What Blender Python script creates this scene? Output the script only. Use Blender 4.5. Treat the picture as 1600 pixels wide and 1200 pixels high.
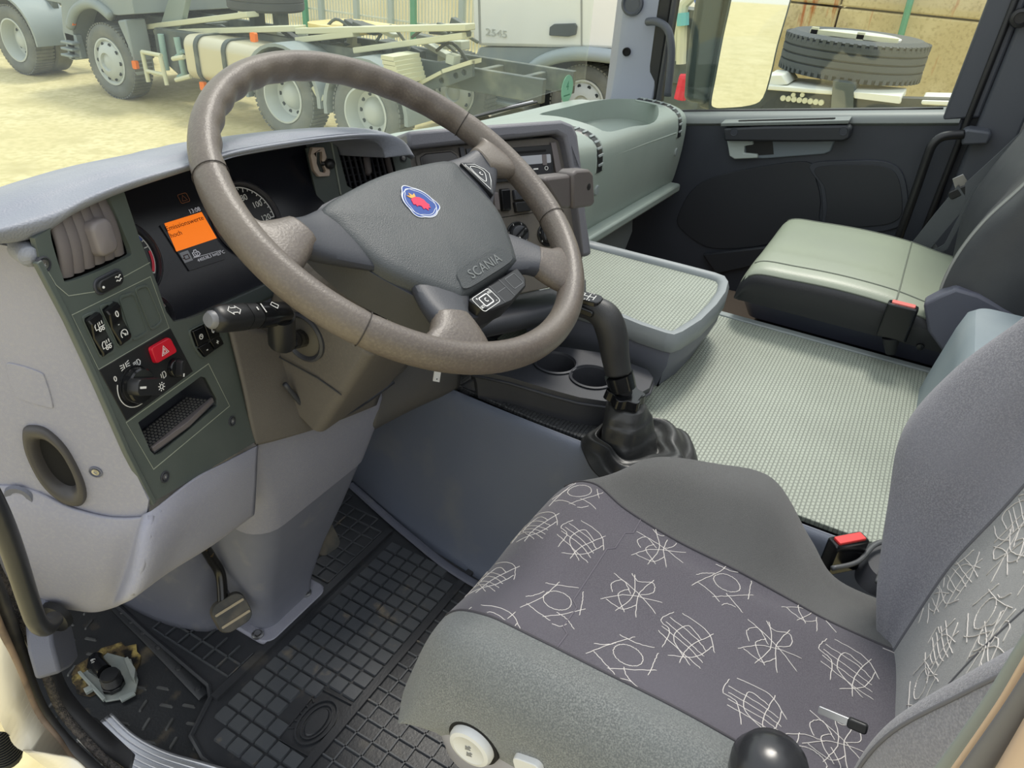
import bpy, bmesh, math, random
import numpy as np
from mathutils import Vector, Matrix
from mathutils.bvhtree import BVHTree
from mathutils.geometry import tessellate_polygon
from math import sin, cos, pi, radians

for o_ in list(bpy.data.objects): bpy.data.objects.remove(o_, do_unlink=True)
SC = bpy.context.scene
COL = SC.collection

# ---------------------------------------------------------------- camera
F_PX = 1142.7
YAW, PITCH, ROLL = 1.0977, 0.5578, 0.0731
CAM = Vector((-0.6776, -0.4970, 1.0767))
_f = Vector((sin(YAW)*cos(PITCH), cos(YAW)*cos(PITCH), -sin(PITCH)))
_r = Vector((cos(YAW), -sin(YAW), 0.0)); _u = _r.cross(_f)
RIGHT = cos(ROLL)*_r + sin(ROLL)*_u
UP = -sin(ROLL)*_r + cos(ROLL)*_u
FWD = _f
cd = bpy.data.cameras.new('camera'); cam = bpy.data.objects.new('camera', cd); COL.objects.link(cam)
cd.sensor_width = 36.0; cd.lens = F_PX/1600*36.0; cd.clip_start = 0.02; cd.clip_end = 300
M = Matrix((RIGHT, UP, -FWD)).transposed().to_4x4(); M.translation = CAM
cam.matrix_world = M
SC.camera = cam

# ---------------------------------------------------------------- world, sun, exposure
w = bpy.data.worlds.new('world'); SC.world = w; w.use_nodes = True
nt = w.node_tree; nt.nodes.clear()
wo = nt.nodes.new('ShaderNodeOutputWorld'); bg = nt.nodes.new('ShaderNodeBackground')
tc = nt.nodes.new('ShaderNodeTexCoord'); sep = nt.nodes.new('ShaderNodeSeparateXYZ'); cr = nt.nodes.new('ShaderNodeValToRGB')
nt.links.new(tc.outputs['Generated'], sep.inputs[0]); nt.links.new(sep.outputs['Z'], cr.inputs[0])
cr.color_ramp.elements[0].position = 0.0; cr.color_ramp.elements[0].color = (0.80, 0.80, 0.74, 1)
cr.color_ramp.elements[1].position = 0.6; cr.color_ramp.elements[1].color = (0.90, 0.95, 1.0, 1)
nt.links.new(cr.outputs[0], bg.inputs[0]); bg.inputs[1].default_value = 1.06
nt.links.new(bg.outputs[0], wo.inputs[0])
sd = bpy.data.lights.new('sun', 'SUN'); sd.energy = 1.8; sd.angle = radians(14); sd.color = (1.0, 0.95, 0.86)
sun = bpy.data.objects.new('sun', sd); COL.objects.link(sun)
sun.rotation_euler = Vector((-0.55, -0.10, -1.0)).to_track_quat('-Z', 'Y').to_euler()
SC.view_settings.view_transform = 'Standard'; SC.view_settings.look = 'None'
SC.view_settings.exposure = 0.42; SC.view_settings.gamma = 1.0; SC.view_settings.use_curve_mapping = False

# ---------------------------------------------------------------- measuring helpers (photo measurement -> real place)
def ray(px, py):
    return RIGHT*((px-800)/F_PX) - UP*((py-600)/F_PX) + FWD
def P(px, py, x=None, y=None, z=None):
    d = ray(px, py)
    if x is not None: s = (x-CAM.x)/d.x
    elif y is not None: s = (y-CAM.y)/d.y
    else: s = (z-CAM.z)/d.z
    return CAM + d*s

def srgb(r, g, b):
    f = lambda c: (c/255/12.92) if c/255 <= 0.04045 else ((c/255+0.055)/1.055)**2.4
    return (f(r), f(g), f(b), 1.0)

class Fr:
    """a local frame: origin, u, v axes and n = u x v"""
    def __init__(s, o, u, v):
        s.o = Vector(o); s.u = Vector(u).normalized(); v = Vector(v)
        s.n = s.u.cross(v).normalized(); s.v = s.n.cross(s.u).normalized()
    def pt(s, a, b, c=0.0): return s.o + s.u*a + s.v*b + s.n*c
    def pix(s, px, py, c=0.0):
        d = ray(px, py); o = s.o + s.n*c
        p = CAM + d*((o-CAM).dot(s.n)/d.dot(s.n)) - s.o
        return (p.dot(s.u), p.dot(s.v))
    def at(s, a, b, c=0.0, ang=0.0):
        u = s.u*cos(ang)+s.v*sin(ang); return Fr(s.pt(a, b, c), u, s.n.cross(u))

# ---------------------------------------------------------------- materials
MATS = {}
def mat(name, col, rough=0.6, metal=0.0, spec=0.5, bump=None, var=None, wear=None, emit=None, alpha=None, trans=None, coat=0.0, sheen=0.0, weave=None):
    if name in MATS: return MATS[name]
    m = bpy.data.materials.new(name); m.use_nodes = True; t = m.node_tree; N = t.nodes; L = t.links
    b = N['Principled BSDF']; b.inputs['Roughness'].default_value = rough; b.inputs['Metallic'].default_value = metal
    b.inputs['Specular IOR Level'].default_value = spec
    c = srgb(*col); b.inputs['Base Color'].default_value = c
    if coat: b.inputs['Coat Weight'].default_value = coat
    if sheen: b.inputs['Sheen Weight'].default_value = sheen
    tcn = N.new('ShaderNodeTexCoord'); src = tcn.outputs['Object']
    last = None
    if var:                                    # (scale, colour2, lo, hi)
        for (sc, c2, lo, hi) in (var if isinstance(var, list) else [var]):
            n = N.new('ShaderNodeTexNoise'); n.inputs['Scale'].default_value = sc; n.inputs['Detail'].default_value = 6; L.new(src, n.inputs['Vector'])
            mr = N.new('ShaderNodeMapRange'); mr.inputs[1].default_value = lo; mr.inputs[2].default_value = hi; L.new(n.outputs['Fac'], mr.inputs[0])
            mx = N.new('ShaderNodeMix'); mx.data_type = 'RGBA'; L.new(mr.outputs[0], mx.inputs[0])
            if last: L.new(last, mx.inputs[6])
            else: mx.inputs[6].default_value = c
            mx.inputs[7].default_value = srgb(*c2); last = mx.outputs[2]
        L.new(last, b.inputs['Base Color'])
    if bump:                                   # (scale, strength, kind)
        sc, st = bump[0], bump[1]; kind = bump[2] if len(bump) > 2 else 'noise'
        if kind == 'noise':
            n = N.new('ShaderNodeTexNoise'); n.inputs['Scale'].default_value = sc; n.inputs['Detail'].default_value = 2; L.new(src, n.inputs['Vector']); out = n.outputs['Fac']
        elif kind == 'voronoi':
            n = N.new('ShaderNodeTexVoronoi'); n.inputs['Scale'].default_value = sc; L.new(src, n.inputs['Vector']); out = n.outputs['Distance']
        bp = N.new('ShaderNodeBump'); bp.inputs['Strength'].default_value = st; bp.inputs['Distance'].default_value = 0.002
        L.new(out, bp.inputs['Height']); L.new(bp.outputs[0], b.inputs['Normal'])
    if emit:
        b.inputs['Emission Color'].default_value = srgb(*emit[0]); b.inputs['Emission Strength'].default_value = emit[1]
    MATS[name] = m; return m
def glass(name, tint=(1, 1, 1), fac=0.05, haze=0.0):
    if name in MATS: return MATS[name]
    m = bpy.data.materials.new(name); m.use_nodes = True; t = m.node_tree; t.nodes.clear()
    o = t.nodes.new('ShaderNodeOutputMaterial'); mx = t.nodes.new('ShaderNodeMixShader'); a = t.nodes.new('ShaderNodeBsdfTransparent'); g = t.nodes.new('ShaderNodeBsdfGlossy')
    a.inputs[0].default_value = (*tint, 1); g.inputs['Roughness'].default_value = 0.03; mx.inputs[0].default_value = fac
    t.links.new(a.outputs[0], mx.inputs[1]); t.links.new(g.outputs[0], mx.inputs[2]); t.links.new(mx.outputs[0], o.inputs[0])
    if haze:
        d = t.nodes.new('ShaderNodeBsdfDiffuse'); d.inputs[0].default_value = (0.9, 0.92, 0.88, 1); m2 = t.nodes.new('ShaderNodeMixShader'); m2.inputs[0].default_value = haze
        t.links.new(mx.outputs[0], m2.inputs[1]); t.links.new(d.outputs[0], m2.inputs[2]); t.links.new(m2.outputs[0], o.inputs[0])
    MATS[name] = m; return m

LAV = mat('lavender grey grained plastic', (142, 143, 156), 0.62, bump=(900, 0.25), var=[(5, (154, 154, 164), 0.45, 0.8), (260, (152, 152, 160), 0.45, 0.85)])
LAVD = mat('slate grey plastic', (96, 99, 112), 0.55, bump=(700, 0.2), var=[(4, (112, 114, 124), 0.45, 0.8), (30, (126, 126, 126), 0.58, 0.95)])
PADG = mat('grey soft dash pad', (132, 136, 146), 0.5, bump=(500, 0.35), var=(12, (146, 149, 156), 0.4, 0.7))
GREENG = mat('dark green grey satin panel', (78, 86, 82), 0.5, bump=(600, 0.05), var=(14, (90, 96, 92), 0.4, 0.8))
BROWNG = mat('dusty brown grey plastic', (92, 88, 84), 0.7, bump=(800, 0.15), var=[(4, (108, 103, 95), 0.4, 0.7), (300, (104, 99, 92), 0.45, 0.8)])
TAUPE = mat('taupe grey vent plastic', (104, 98, 98), 0.6, bump=(900, 0.1))
BLACK = mat('black plastic', (30, 31, 33), 0.4, bump=(600, 0.04))
BLACKG = mat('gloss black plastic', (20, 21, 23), 0.18)
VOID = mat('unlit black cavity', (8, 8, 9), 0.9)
NAVY = mat('dark navy gauge glass', (24, 26, 34), 0.25)
DARKG = mat('dark charcoal plastic', (54, 56, 62), 0.5, bump=(500, 0.1), var=(10, (66, 67, 72), 0.45, 0.8))
LEATH = mat('worn brown grey leather rim', (92, 84, 78), 0.42, bump=(420, 0.18), var=[(9, (110, 102, 92), 0.4, 0.75), (340, (112, 104, 94), 0.45, 0.85)])
PADB = mat('charcoal airbag cover', (62, 66, 68), 0.45, bump=(900, 0.35), var=(10, (78, 80, 80), 0.4, 0.8))
WHITE = mat('white print', (225, 225, 222), 0.6)
RED = mat('red plastic', (205, 22, 45), 0.35)
GREYP = mat('grey green plastic', (138, 146, 146), 0.5, bump=(700, 0.15), var=(8, (150, 157, 154), 0.4, 0.8))
METAL = mat('bare metal', (190, 190, 190), 0.3, metal=1.0)
ALU = mat('anodised aluminium', (200, 201, 204), 0.35, metal=0.8)
RUBB = mat('black rubber', (34, 36, 39), 0.42, bump=(300, 0.1), var=[(9, (50, 51, 52), 0.4, 0.75), (28, (92, 88, 80), 0.60, 0.85)])

# ---------------------------------------------------------------- mesh builder
def rr(cx, cy, w, h, r, n=5, ang=0.0):
    pts = []
    r = min(r, w/2-1e-5, h/2-1e-5)
    for (sx, sy, a0) in ((1, 1, 0), (-1, 1, 90), (-1, -1, 180), (1, -1, 270)):
        for k in range(n+1):
            a = radians(a0+90*k/n)
            pts.append((sx*(w/2-r)+r*cos(a), sy*(h/2-r)+r*sin(a)))
    if ang: pts = [(x*cos(ang)-y*sin(ang), x*sin(ang)+y*cos(ang)) for x, y in pts]
    return [(cx+x, cy+y) for x, y in pts]
def circ(cx, cy, r, n=32, r2=None):
    return [(cx+r*cos(2*pi*k/n), cy+(r2 or r)*sin(2*pi*k/n)) for k in range(n)]
def smooth_poly(pts, n=6, closed=True):
    """Catmull-Rom through 2-D or 3-D points"""
    A = [np.array(p, float) for p in pts]; m = len(A); out = []
    rng = range(m) if closed else range(m-1)
    for i in rng:
        if closed: p0, p1, p2, p3 = A[i-1], A[i], A[(i+1) % m], A[(i+2) % m]
        else: p0, p1, p2, p3 = A[max(i-1, 0)], A[i], A[i+1], A[min(i+2, m-1)]
        for k in range(n):
            t = k/n
            out.append(tuple(0.5*((2*p1)+(-p0+p2)*t+(2*p0-5*p1+4*p2-p3)*t*t+(-p0+3*p1-3*p2+p3)*t**3)))
    if not closed: out.append(tuple(A[-1]))
    return out
def cat_grid(rows, nu, nv):
    """rows: m x n control points -> dense grid"""
    R = [smooth_poly([tuple(p) for p in r], nv, False) for r in rows]
    C = list(zip(*R)); D = [smooth_poly(c, nu, False) for c in C]
    return [list(x) for x in zip(*D)]

class MB:
    def __init__(s): s.v = []; s.f = []; s.mi = []
    def _add(s, vs, fs, mi=0):
        b = len(s.v); s.v += [tuple(v) for v in vs]; s.f += [tuple(b+i for i in f) for f in fs]; s.mi += [mi]*len(fs); return s
    def box(s, c, size, fr=None, mi=0):
        fr = fr or Fr((0, 0, 0), (1, 0, 0), (0, 1, 0)); hx, hy, hz = (k/2 for k in size)
        vs = [fr.pt(c[0]+sx*hx, c[1]+sy*hy, c[2]+sz*hz) for sz in (-1, 1) for sy in (-1, 1) for sx in (-1, 1)]
        return s._add(vs, [(0, 2, 3, 1), (4, 5, 7, 6), (0, 1, 5, 4), (2, 6, 7, 3), (0, 4, 6, 2), (1, 3, 7, 5)], mi)
    def prism(s, fr, poly, c0, c1, mi=0, scale=None):
        """polygon in frame extruded c0..c1 (c1 top); scale shrinks the top outline about its centre"""
        n = len(poly); top = poly
        if scale:
            cx = sum(p[0] for p in poly)/n; cy = sum(p[1] for p in poly)/n
            top = [(cx+(p[0]-cx)*scale, cy+(p[1]-cy)*scale) for p in poly]
        vs = [fr.pt(a, b, c0) for a, b in poly]+[fr.pt(a, b, c1) for a, b in top]
        tri = tessellate_polygon([[Vector((a, b, 0)) for a, b in poly]])
        area = sum(poly[i][0]*poly[(i+1) % n][1]-poly[(i+1) % n][0]*poly[i][1] for i in range(n))
        fs = [(i, (i+1) % n, (i+1) % n+n, i+n) for i in range(n)]
        if area < 0: fs = [f[::-1] for f in fs]
        if n > 4 and _convex(poly): cap = [tuple(range(n))] if area > 0 else [tuple(range(n-1, -1, -1))]
        else: cap = [t if _triarea(poly, t) > 0 else t[::-1] for t in tri]
        fs += [tuple(i+n for i in t) for t in cap]+[t[::-1] for t in cap]
        return s._add(vs, fs, mi)
    def plate(s, fr, outer, holes, c0, c1, mi=0):
        loops = [outer]+holes; flat = [p for l in loops for p in l]; n = len(flat)
        tri = tessellate_polygon([[Vector((a, b, 0)) for a, b in l] for l in loops])
        vs = [fr.pt(a, b, c0) for a, b in flat]+[fr.pt(a, b, c1) for a, b in flat]
        cap = [t if _triarea(flat, t) > 0 else t[::-1] for t in tri]
        fs = [tuple(i+n for i in t) for t in cap]+[t[::-1] for t in cap]
        b = 0
        for li, l in enumerate(loops):
            m = len(l); ar = sum(l[i][0]*l[(i+1) % m][1]-l[(i+1) % m][0]*l[i][1] for i in range(m))
            for i in range(m):
                q = (b+i, b+(i+1) % m, b+(i+1) % m+n, b+i+n)
                if (ar > 0) == (li > 0): q = q[::-1]
                fs.append(q)
            b += m
        return s._add(vs, fs, mi)
    def tube(s, pts, r, n=10, mi=0, closed=False, caps=True, flat=1.0, up=None):
        P_ = [Vector(p) for p in pts]; m = len(P_); R_ = r if isinstance(r, (list, tuple)) else [r]*m
        ref = None; vs = []
        for i, p in enumerate(P_):
            if closed: t = (P_[(i+1) % m]-P_[i-1])
            else: t = P_[min(i+1, m-1)]-P_[max(i-1, 0)]
            t = t.normalized() if t.length > 1e-9 else Vector((0, 0, 1))
            if up is not None: ref = Vector(up)
            elif ref is None: ref = Vector((0, 0, 1)) if abs(t.z) < 0.9 else Vector((1, 0, 0))
            a = (ref - t*ref.dot(t)); a = a.normalized() if a.length > 1e-6 else t.orthogonal().normalized(); bb = t.cross(a)
            ref = a
            for k in range(n):
                th = 2*pi*k/n; vs.append(p+a*(R_[i]*flat*cos(th))+bb*(R_[i]*sin(th)))
        fs = []
        for i in range(m if closed else m-1):
            j = (i+1) % m
            for k in range(n):
                k2 = (k+1) % n; fs.append((i*n+k, i*n+k2, j*n+k2, j*n+k))
        if not closed and caps: fs += [tuple(range(n-1, -1, -1)), tuple((m-1)*n+k for k in range(n))]
        return s._add(vs, fs, mi)
    def loft(s, rings, mi=0, caps=True, closed_ring=True, loop=False):
        m = len(rings); n = len(rings[0]); vs = [p for r in rings for p in r]; fs = []
        for i in range(m if loop else m-1):
            j = (i+1) % m
            for k in range(n if closed_ring else n-1):
                k2 = (k+1) % n; fs.append((i*n+k, i*n+k2, j*n+k2, j*n+k))
        if caps and closed_ring and not loop: fs += [tuple(range(n-1, -1, -1)), tuple((m-1)*n+k for k in range(n))]
        return s._add(vs, fs, mi)
    def lathe(s, fr, prof, n=32, mi=0, caps=True):
        """prof: list of (radius, height) along frame normal"""
        rings = [[fr.pt(r*cos(2*pi*k/n), r*sin(2*pi*k/n), h) for k in range(n)] for r, h in prof]
        return s.loft(rings, mi, caps=caps)
    def grid(s, g, mi=0, mifn=None):
        m = len(g); n = len(g[0]); b = len(s.v); s.v += [tuple(p) for r in g for p in r]
        for i in range(m-1):
            for j in range(n-1):
                s.f.append((b+i*n+j, b+i*n+j+1, b+(i+1)*n+j+1, b+(i+1)*n+j)); s.mi.append(mifn(i/(m-1), j/(n-1)) if mifn else mi)
        return s
    def text(s, fr, txt, size, a=0, b=0, ang=0, c=0.0, th=0.0004, mi=0, sx=1.0, shear=0.0):
        cu = bpy.data.curves.new('t', 'FONT'); cu.body = txt; cu.size = size; cu.align_x = 'CENTER'; cu.align_y = 'CENTER'; cu.extrude = th/2; cu.resolution_u = 3
        ob = bpy.data.objects.new('t', cu); me = ob.to_mesh()
        vs = []
        for v in me.vertices:
            x, y, z = v.co; x = x*sx + y*shear; vs.append(fr.pt(a+x*cos(ang)-y*sin(ang), b+x*sin(ang)+y*cos(ang), c+z+th/2))
        s._add(vs, [tuple(p.vertices) for p in me.polygons], mi)
        ob.to_mesh_clear(); bpy.data.objects.remove(ob); bpy.data.curves.remove(cu); return s
    def line(s, fr, pts, wd, c=0.0, th=0.0004, mi=0, closed=False):
        """flat ribbon of width wd drawn in the frame"""
        m = len(pts); V_ = [Vector((p[0], p[1])) for p in pts]; top = []
        for i in range(m):
            if closed: t = V_[(i+1) % m]-V_[i-1]
            else: t = V_[min(i+1, m-1)]-V_[max(i-1, 0)]
            t = t.normalized() if t.length > 1e-9 else Vector((1, 0)); nn = Vector((-t.y, t.x))*(wd/2)
            top.append([fr.pt(*(V_[i]+nn), c), fr.pt(*(V_[i]-nn), c), fr.pt(*(V_[i]-nn), c+th), fr.pt(*(V_[i]+nn), c+th)])
        return s.loft(top, mi, caps=not closed, loop=closed)
    def build(s, name, mats, parent=None, bevel=0.0, seg=2, smooth=40, solid=None, weld=False, origin=None):
        me = bpy.data.meshes.new(name); org = Vector(origin) if origin is not None else (parent_loc(parent) if parent else _base(s.v))
        me.from_pydata([tuple(Vector(v)-org) for v in s.v], [], s.f)
        mats = mats if isinstance(mats, (list, tuple)) else [mats]
        for m_ in mats: me.materials.append(m_)
        for p, i in zip(me.polygons, s.mi): p.material_index = i
        bm = bmesh.new(); bm.from_mesh(me)
        if weld: bmesh.ops.remove_doubles(bm, verts=bm.verts, dist=1e-5)
        for f in bm.faces: f.smooth = smooth > 0
        if smooth and smooth < 180:
            lim = radians(smooth)
            for e in bm.edges:
                if len(e.link_faces) == 2:
                    if e.link_faces[0].normal.length > 0 and e.link_faces[1].normal.length > 0 and e.calc_face_angle(0) > lim: e.smooth = False
        bm.to_mesh(me); bm.free(); me.update()
        o = bpy.data.objects.new(name, me); COL.objects.link(o)
        if parent: o.parent = parent; o.location = (0, 0, 0)
        else: o.location = org
        if solid: md = o.modifiers.new('solid', 'SOLIDIFY'); md.thickness = solid; md.offset = -1
        if bevel:
            md = o.modifiers.new('bevel', 'BEVEL'); md.width = bevel; md.segments = seg; md.limit_method = 'ANGLE'; md.angle_limit = radians(40); md.harden_normals = False
        return o
def _base(vs):
    a = np.array(vs); return Vector(((a[:, 0].min()+a[:, 0].max())/2, (a[:, 1].min()+a[:, 1].max())/2, a[:, 2].min()))
def parent_loc(p):
    v = Vector(p.location)
    while p.parent: p = p.parent; v += Vector(p.location)
    return v
def _triarea(poly, t):
    (ax, ay), (bx, by), (cx, cy) = (poly[i][:2] for i in t); return (bx-ax)*(cy-ay)-(cx-ax)*(by-ay)
def _convex(poly):
    n = len(poly); sg = 0
    for i in range(n):
        a, b, c = poly[i], poly[(i+1) % n], poly[(i+2) % n]; k = (b[0]-a[0])*(c[1]-b[1])-(b[1]-a[1])*(c[0]-b[0])
        if abs(k) < 1e-12: continue
        if sg and (k > 0) != (sg > 0): return False
        sg = k
    return True
def patch(rows, nu=6, nv=6): return cat_grid(rows, nu, nv)
def thing(name, label, cat, loc, group=None):
    o = bpy.data.objects.new(name, None); COL.objects.link(o); o.location = Vector(loc); o.empty_display_size = 0.05
    o['label'] = label; o['category'] = cat
    if group: o['group'] = group
    return o
def tag(o, label=None, cat=None, group=None, kind=None):
    if label: o['label'] = label
    if cat: o['category'] = cat
    if group: o['group'] = group
    if kind: o['kind'] = kind
    return o
def struct(o, label=None): o['kind'] = 'structure'; return tag(o, label)
# ================================================================ cab floor, tunnel, mats
XT = 0.27   # tunnel left side
def XY(px, py, z=0.0): p = P(px, py, z=z); return (p.x, p.y)
FZ = Fr((0, 0, 0), (1, 0, 0), (0, 1, 0))
def inside(poly, x, y):
    c = False; n = len(poly)
    for i in range(n):
        (x1, y1), (x2, y2) = poly[i], poly[(i+1) % n]
        if (y1 > y) != (y2 > y) and x < (x2-x1)*(y-y1)/(y2-y1)+x1: c = not c
    return c

DIAM = mat('black patterned floor vinyl', (40, 42, 45), 0.38, bump=(260, 0.15), var=[(7, (58, 58, 58), 0.4, 0.75), (22, (120, 108, 86), 0.60, 0.86)])
m = MB(); m.box((0.60, -0.1, -0.02), (2.04, 1.7, 0.04))
struct(m.build('floor', DIAM, bevel=0))
# raised lozenge bars of the vinyl on the door side of the mat
rnd = random.Random(3)
m = MB()
floor_pts = []
for i in range(-2, 12):
    for j in range(-6, 16):
        x = -0.42+i*0.036+(0.018 if j % 2 else 0); y = 0.12+j*0.030
        if not (-0.41 < x < -0.235 and 0.13 < y < 0.56): continue
        if (Vector((x, y))-Vector((-0.33, 0.385))).length < 0.062: continue
        if x > -0.262 and y < 0.5 and y > 0.2: continue
        a = 0 if (i+j) % 2 else pi/2
        m.prism(FZ, rr(x, y, 0.024, 0.0045, 0.002, 3, a+0.35), -0.001, 0.0028, scale=0.75)
tread = m.build('floor_tread', mat('worn tread bars', (92, 93, 92), 0.4, var=(20, (60, 60, 60), 0.4, 0.7))); tread['kind'] = 'structure'
# raised ridge beside the mat with bumps
m = MB(); rp = [P(150, 905, z=0.004), P(185, 950, z=0.004), P(235, 1000, z=0.004), P(320, 1088, z=0.004)]
rp = [Vector(p) for p in smooth_poly(rp, 6, False)]
m.tube(rp, 0.010, 8, flat=0.35, up=(0, 0, 1))
for k in range(3, len(rp)-1, 2): m.lathe(Fr(rp[k]+Vector((0, 0, 0.003)), (1, 0, 0), (0, 1, 0)), [(0.006, -.001), (0.0045, 0.002), (0.001, 0.0028)], 10)
r_ = m.build('floor_ridge', DIAM); r_['kind'] = 'structure'

# ---- rubber mat in the driver's footwell
mat_out = [XY(178, 945), XY(235, 997), XY(327, 1075), XY(330, 1095), XY(300, 1155), (-0.325, 0.15), (-0.325, -0.30), (0.20, -0.30), (0.20, 0.005), XY(735, 905), XY(640, 845), XY(540, 760), (0.27, 0.50), (-0.20, 0.50)]
body = MB(); body.prism(FZ, mat_out, 0.0, 0.006)
MATR = mat('black rubber footwell mat', (42, 44, 48), 0.36, bump=(240, 0.12), var=[(6, (60, 61, 64), 0.38, 0.72), (17, (104, 98, 88), 0.60, 0.9)])
rim = mat_out
m = body
rl = [FZ.pt(x, y, 0.007) for x, y in mat_out]
m.tube(rl, 0.0045, 6, closed=True)
shr = [(x*0.955-0.002, y*0.965+0.004) for x, y in mat_out]
YD1, YD2 = 0.2115, 0.012
m.box((-0.022, YD1, 0.009), (0.455, 0.014, 0.008)); m.box((-0.05, YD2, 0.009), (0.50, 0.014, 0.006))
ped_c = (-0.072, 0.262)
def blocked(x, y):
    return abs(x-ped_c[0]) < 0.092 and abs(y-ped_c[1]) < 0.05
PX, PY = 0.0268, 0.0305
# rear field: raised blocks
nX0 = -0.300
for i in range(0, 22):
    for j in range(0, 7):
        x = nX0+(i+0.5)*PX; y = YD2+0.008+(j+0.5)*(YD1-YD2-0.016)/6.5
        if j >= 6: continue
        cs = [(x+sx*PX/2, y+sy*PY/2) for sx in (-1, 1) for sy in (-1, 1)]
        if not all(inside(shr, *c) for c in cs): continue
        if (Vector((x, y))-Vector((-0.195, 0.055))).length < 0.052: continue
        m.prism(FZ, rr(x, y, PX-0.0035, PY-0.0045, 0.002, 2), 0.006, 0.0105, scale=0.9, mi=1)
# front field and the field under the seat: thin raised grid lines
def ridge_field(y0, y1, x0, x1):
    xs = np.arange(x0, x1, PX); ys = np.arange(y0, y1, PY)
    for x in xs:
        for y in ys:
            if inside(shr, x, y) and inside(shr, x, y+PY) and not blocked(x, y+PY/2): m.box((x, y+PY/2, 0.0075), (0.0024, PY, 0.004), mi=1)
            if inside(shr, x, y) and inside(shr, x+PX, y) and not blocked(x+PX/2, y): m.box((x+PX/2, y, 0.0075), (PX, 0.0024, 0.004), mi=1)
ridge_field(YD1+0.012, 0.49, -0.29, 0.26); ridge_field(-0.29, YD2-0.01, -0.31, 0.19)
# oval medallion
lf = Fr((-0.195, 0.048, 0.0065), (1, 0.06, 0), (0, 1, 0))
m.line(lf, circ(0, 0, 0.040, 40, 0.026), 0.003, 0, 0.004, closed=True); m.line(lf, circ(0, 0, 0.031, 40, 0.018), 0.002, 0, 0.003, closed=True)
m.prism(lf, circ(0, 0, 0.026, 32, 0.014), 0, 0.003, scale=0.9)
m.line(lf, rr(0, 0, 0.10, 0.066, 0.004), 0.002, 0, 0.003, closed=True)
for k in (-2, -1, 0, 1, 2): m.line(lf, [(k*0.012, 0.024), (k*0.015, 0.033)], 0.0018, 0, 0.003)
o = m.build('floor_mat', [MATR, mat('dusty tile tops', (66, 69, 74), 0.42, bump=(240, 0.1), var=[(5, (84, 86, 88), 0.4, 0.7), (26, (128, 116, 98), 0.62, 0.8)])], smooth=30)
tag(o, 'black rubber mat with square tile pattern under the pedals', 'floor mat')

# ---- engine tunnel: side wall and top
TZ = 0.33
SIDE = mat('scuffed slate blue tunnel cover', (98, 105, 120), 0.5, bump=(500, 0.12), var=[(3.5, (106, 111, 122), 0.45, 0.75), (9, (128, 128, 124), 0.55, 1.0)])
rows = [
 [P(545, 735, z=0.0)+Vector((0, 0.10, 0)), P(545, 750, z=0.0), P(640, 835, z=0.0), P(735, 905, z=0.0), (0.18, -0.25, 0.0), (0.18, -0.7, 0)],
 [(0.300, 0.50, 0.05), P(552, 735, x=0.272), P(645, 812, x=0.235), P(745, 872, x=0.21), (0.20, -0.25, 0.055), (0.2, -0.7, 0.055)],
 [(0.300, 0.50, 0.19), (0.285, 0.30, 0.19), (0.262, 0.16, 0.19), (0.245, 0.02, 0.19), (0.24, -0.25, 0.19), (0.24, -0.7, 0.19)],
 [(0.300, 0.50, 0.30), (0.290, 0.30, 0.305), (0.282, 0.12, 0.31), (0.275, -0.05, 0.31), (0.27, -0.25, 0.31), (0.27, -0.7, 0.31)],
 [(0.330, 0.50, TZ+.004), (0.315, 0.30, TZ+.004), (0.300, 0.11, TZ+.004), (0.292, -0.05, TZ+.004), (0.288, -0.25, TZ+.004), (0.288, -0.7, TZ+.004)]]
m = MB(); m.grid(patch(rows, 8, 8))
o = m.build('tunnel_side_cover', SIDE, smooth=180, solid=0.004); tag(o, 'slate blue scuffed plastic cover on the side of the engine tunnel beside the mat', 'tunnel cover')
# lower flange along the mat edge
m = MB(); q = [Vector(P(548, 757, z=0.012)), Vector(P(640, 838, z=0.012)), Vector(P(735, 908, z=0.012)), Vector((0.175, -0.25, 0.012))]
m.tube([Vector(p) for p in smooth_poly(q, 8, False)], 0.009, 8, flat=0.6, up=(0, 0, 1)); m.build('flange', LAVD, parent=o, origin=o.location)
COL.objects['flange'].location = (0, 0, 0)
m = MB(); m.box((0.62, -0.15, TZ/2-0.004), (0.66, 1.3, TZ-0.008)); struct(m.build('engine_tunnel', DARKG))
# ribbed tunnel mat : woven relief
MATG = bpy.data.materials.new('grey green woven tunnel mat'); MATG.use_nodes = True
t = MATG.node_tree; b = t.nodes['Principled BSDF']; b.inputs['Roughness'].default_value = 0.42; b.inputs['Specular IOR Level'].default_value = 0.7
b.inputs['Base Color'].default_value = srgb(150, 157, 146)
tcn = t.nodes.new('ShaderNodeTexCoord'); bk = t.nodes.new('ShaderNodeTexBrick'); bk.inputs['Scale'].default_value = 1.0
mp = t.nodes.new('ShaderNodeMapping'); mp.inputs['Scale'].default_value = (118, 118, 118); t.links.new(tcn.outputs['Object'], mp.inputs[0]); t.links.new(mp.outputs[0], bk.inputs[0])
bk.inputs['Mortar Size'].default_value = 0.16; bk.inputs['Mortar Smooth'].default_value = 0.8; bk.inputs['Brick Width'].default_value = 1.1; bk.inputs['Row Height'].default_value = 0.8
bk.inputs['Color1'].default_value = (1, 1, 1, 1); bk.inputs['Color2'].default_value = (1, 1, 1, 1); bk.inputs['Mortar'].default_value = (0, 0, 0, 1)
bp = t.nodes.new('ShaderNodeBump'); bp.inputs['Strength'].default_value = 0.6; bp.inputs['Distance'].default_value = 0.0015; t.links.new(bk.outputs['Color'], bp.inputs['Height']); t.links.new(bp.outputs[0], b.inputs['Normal'])
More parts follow.
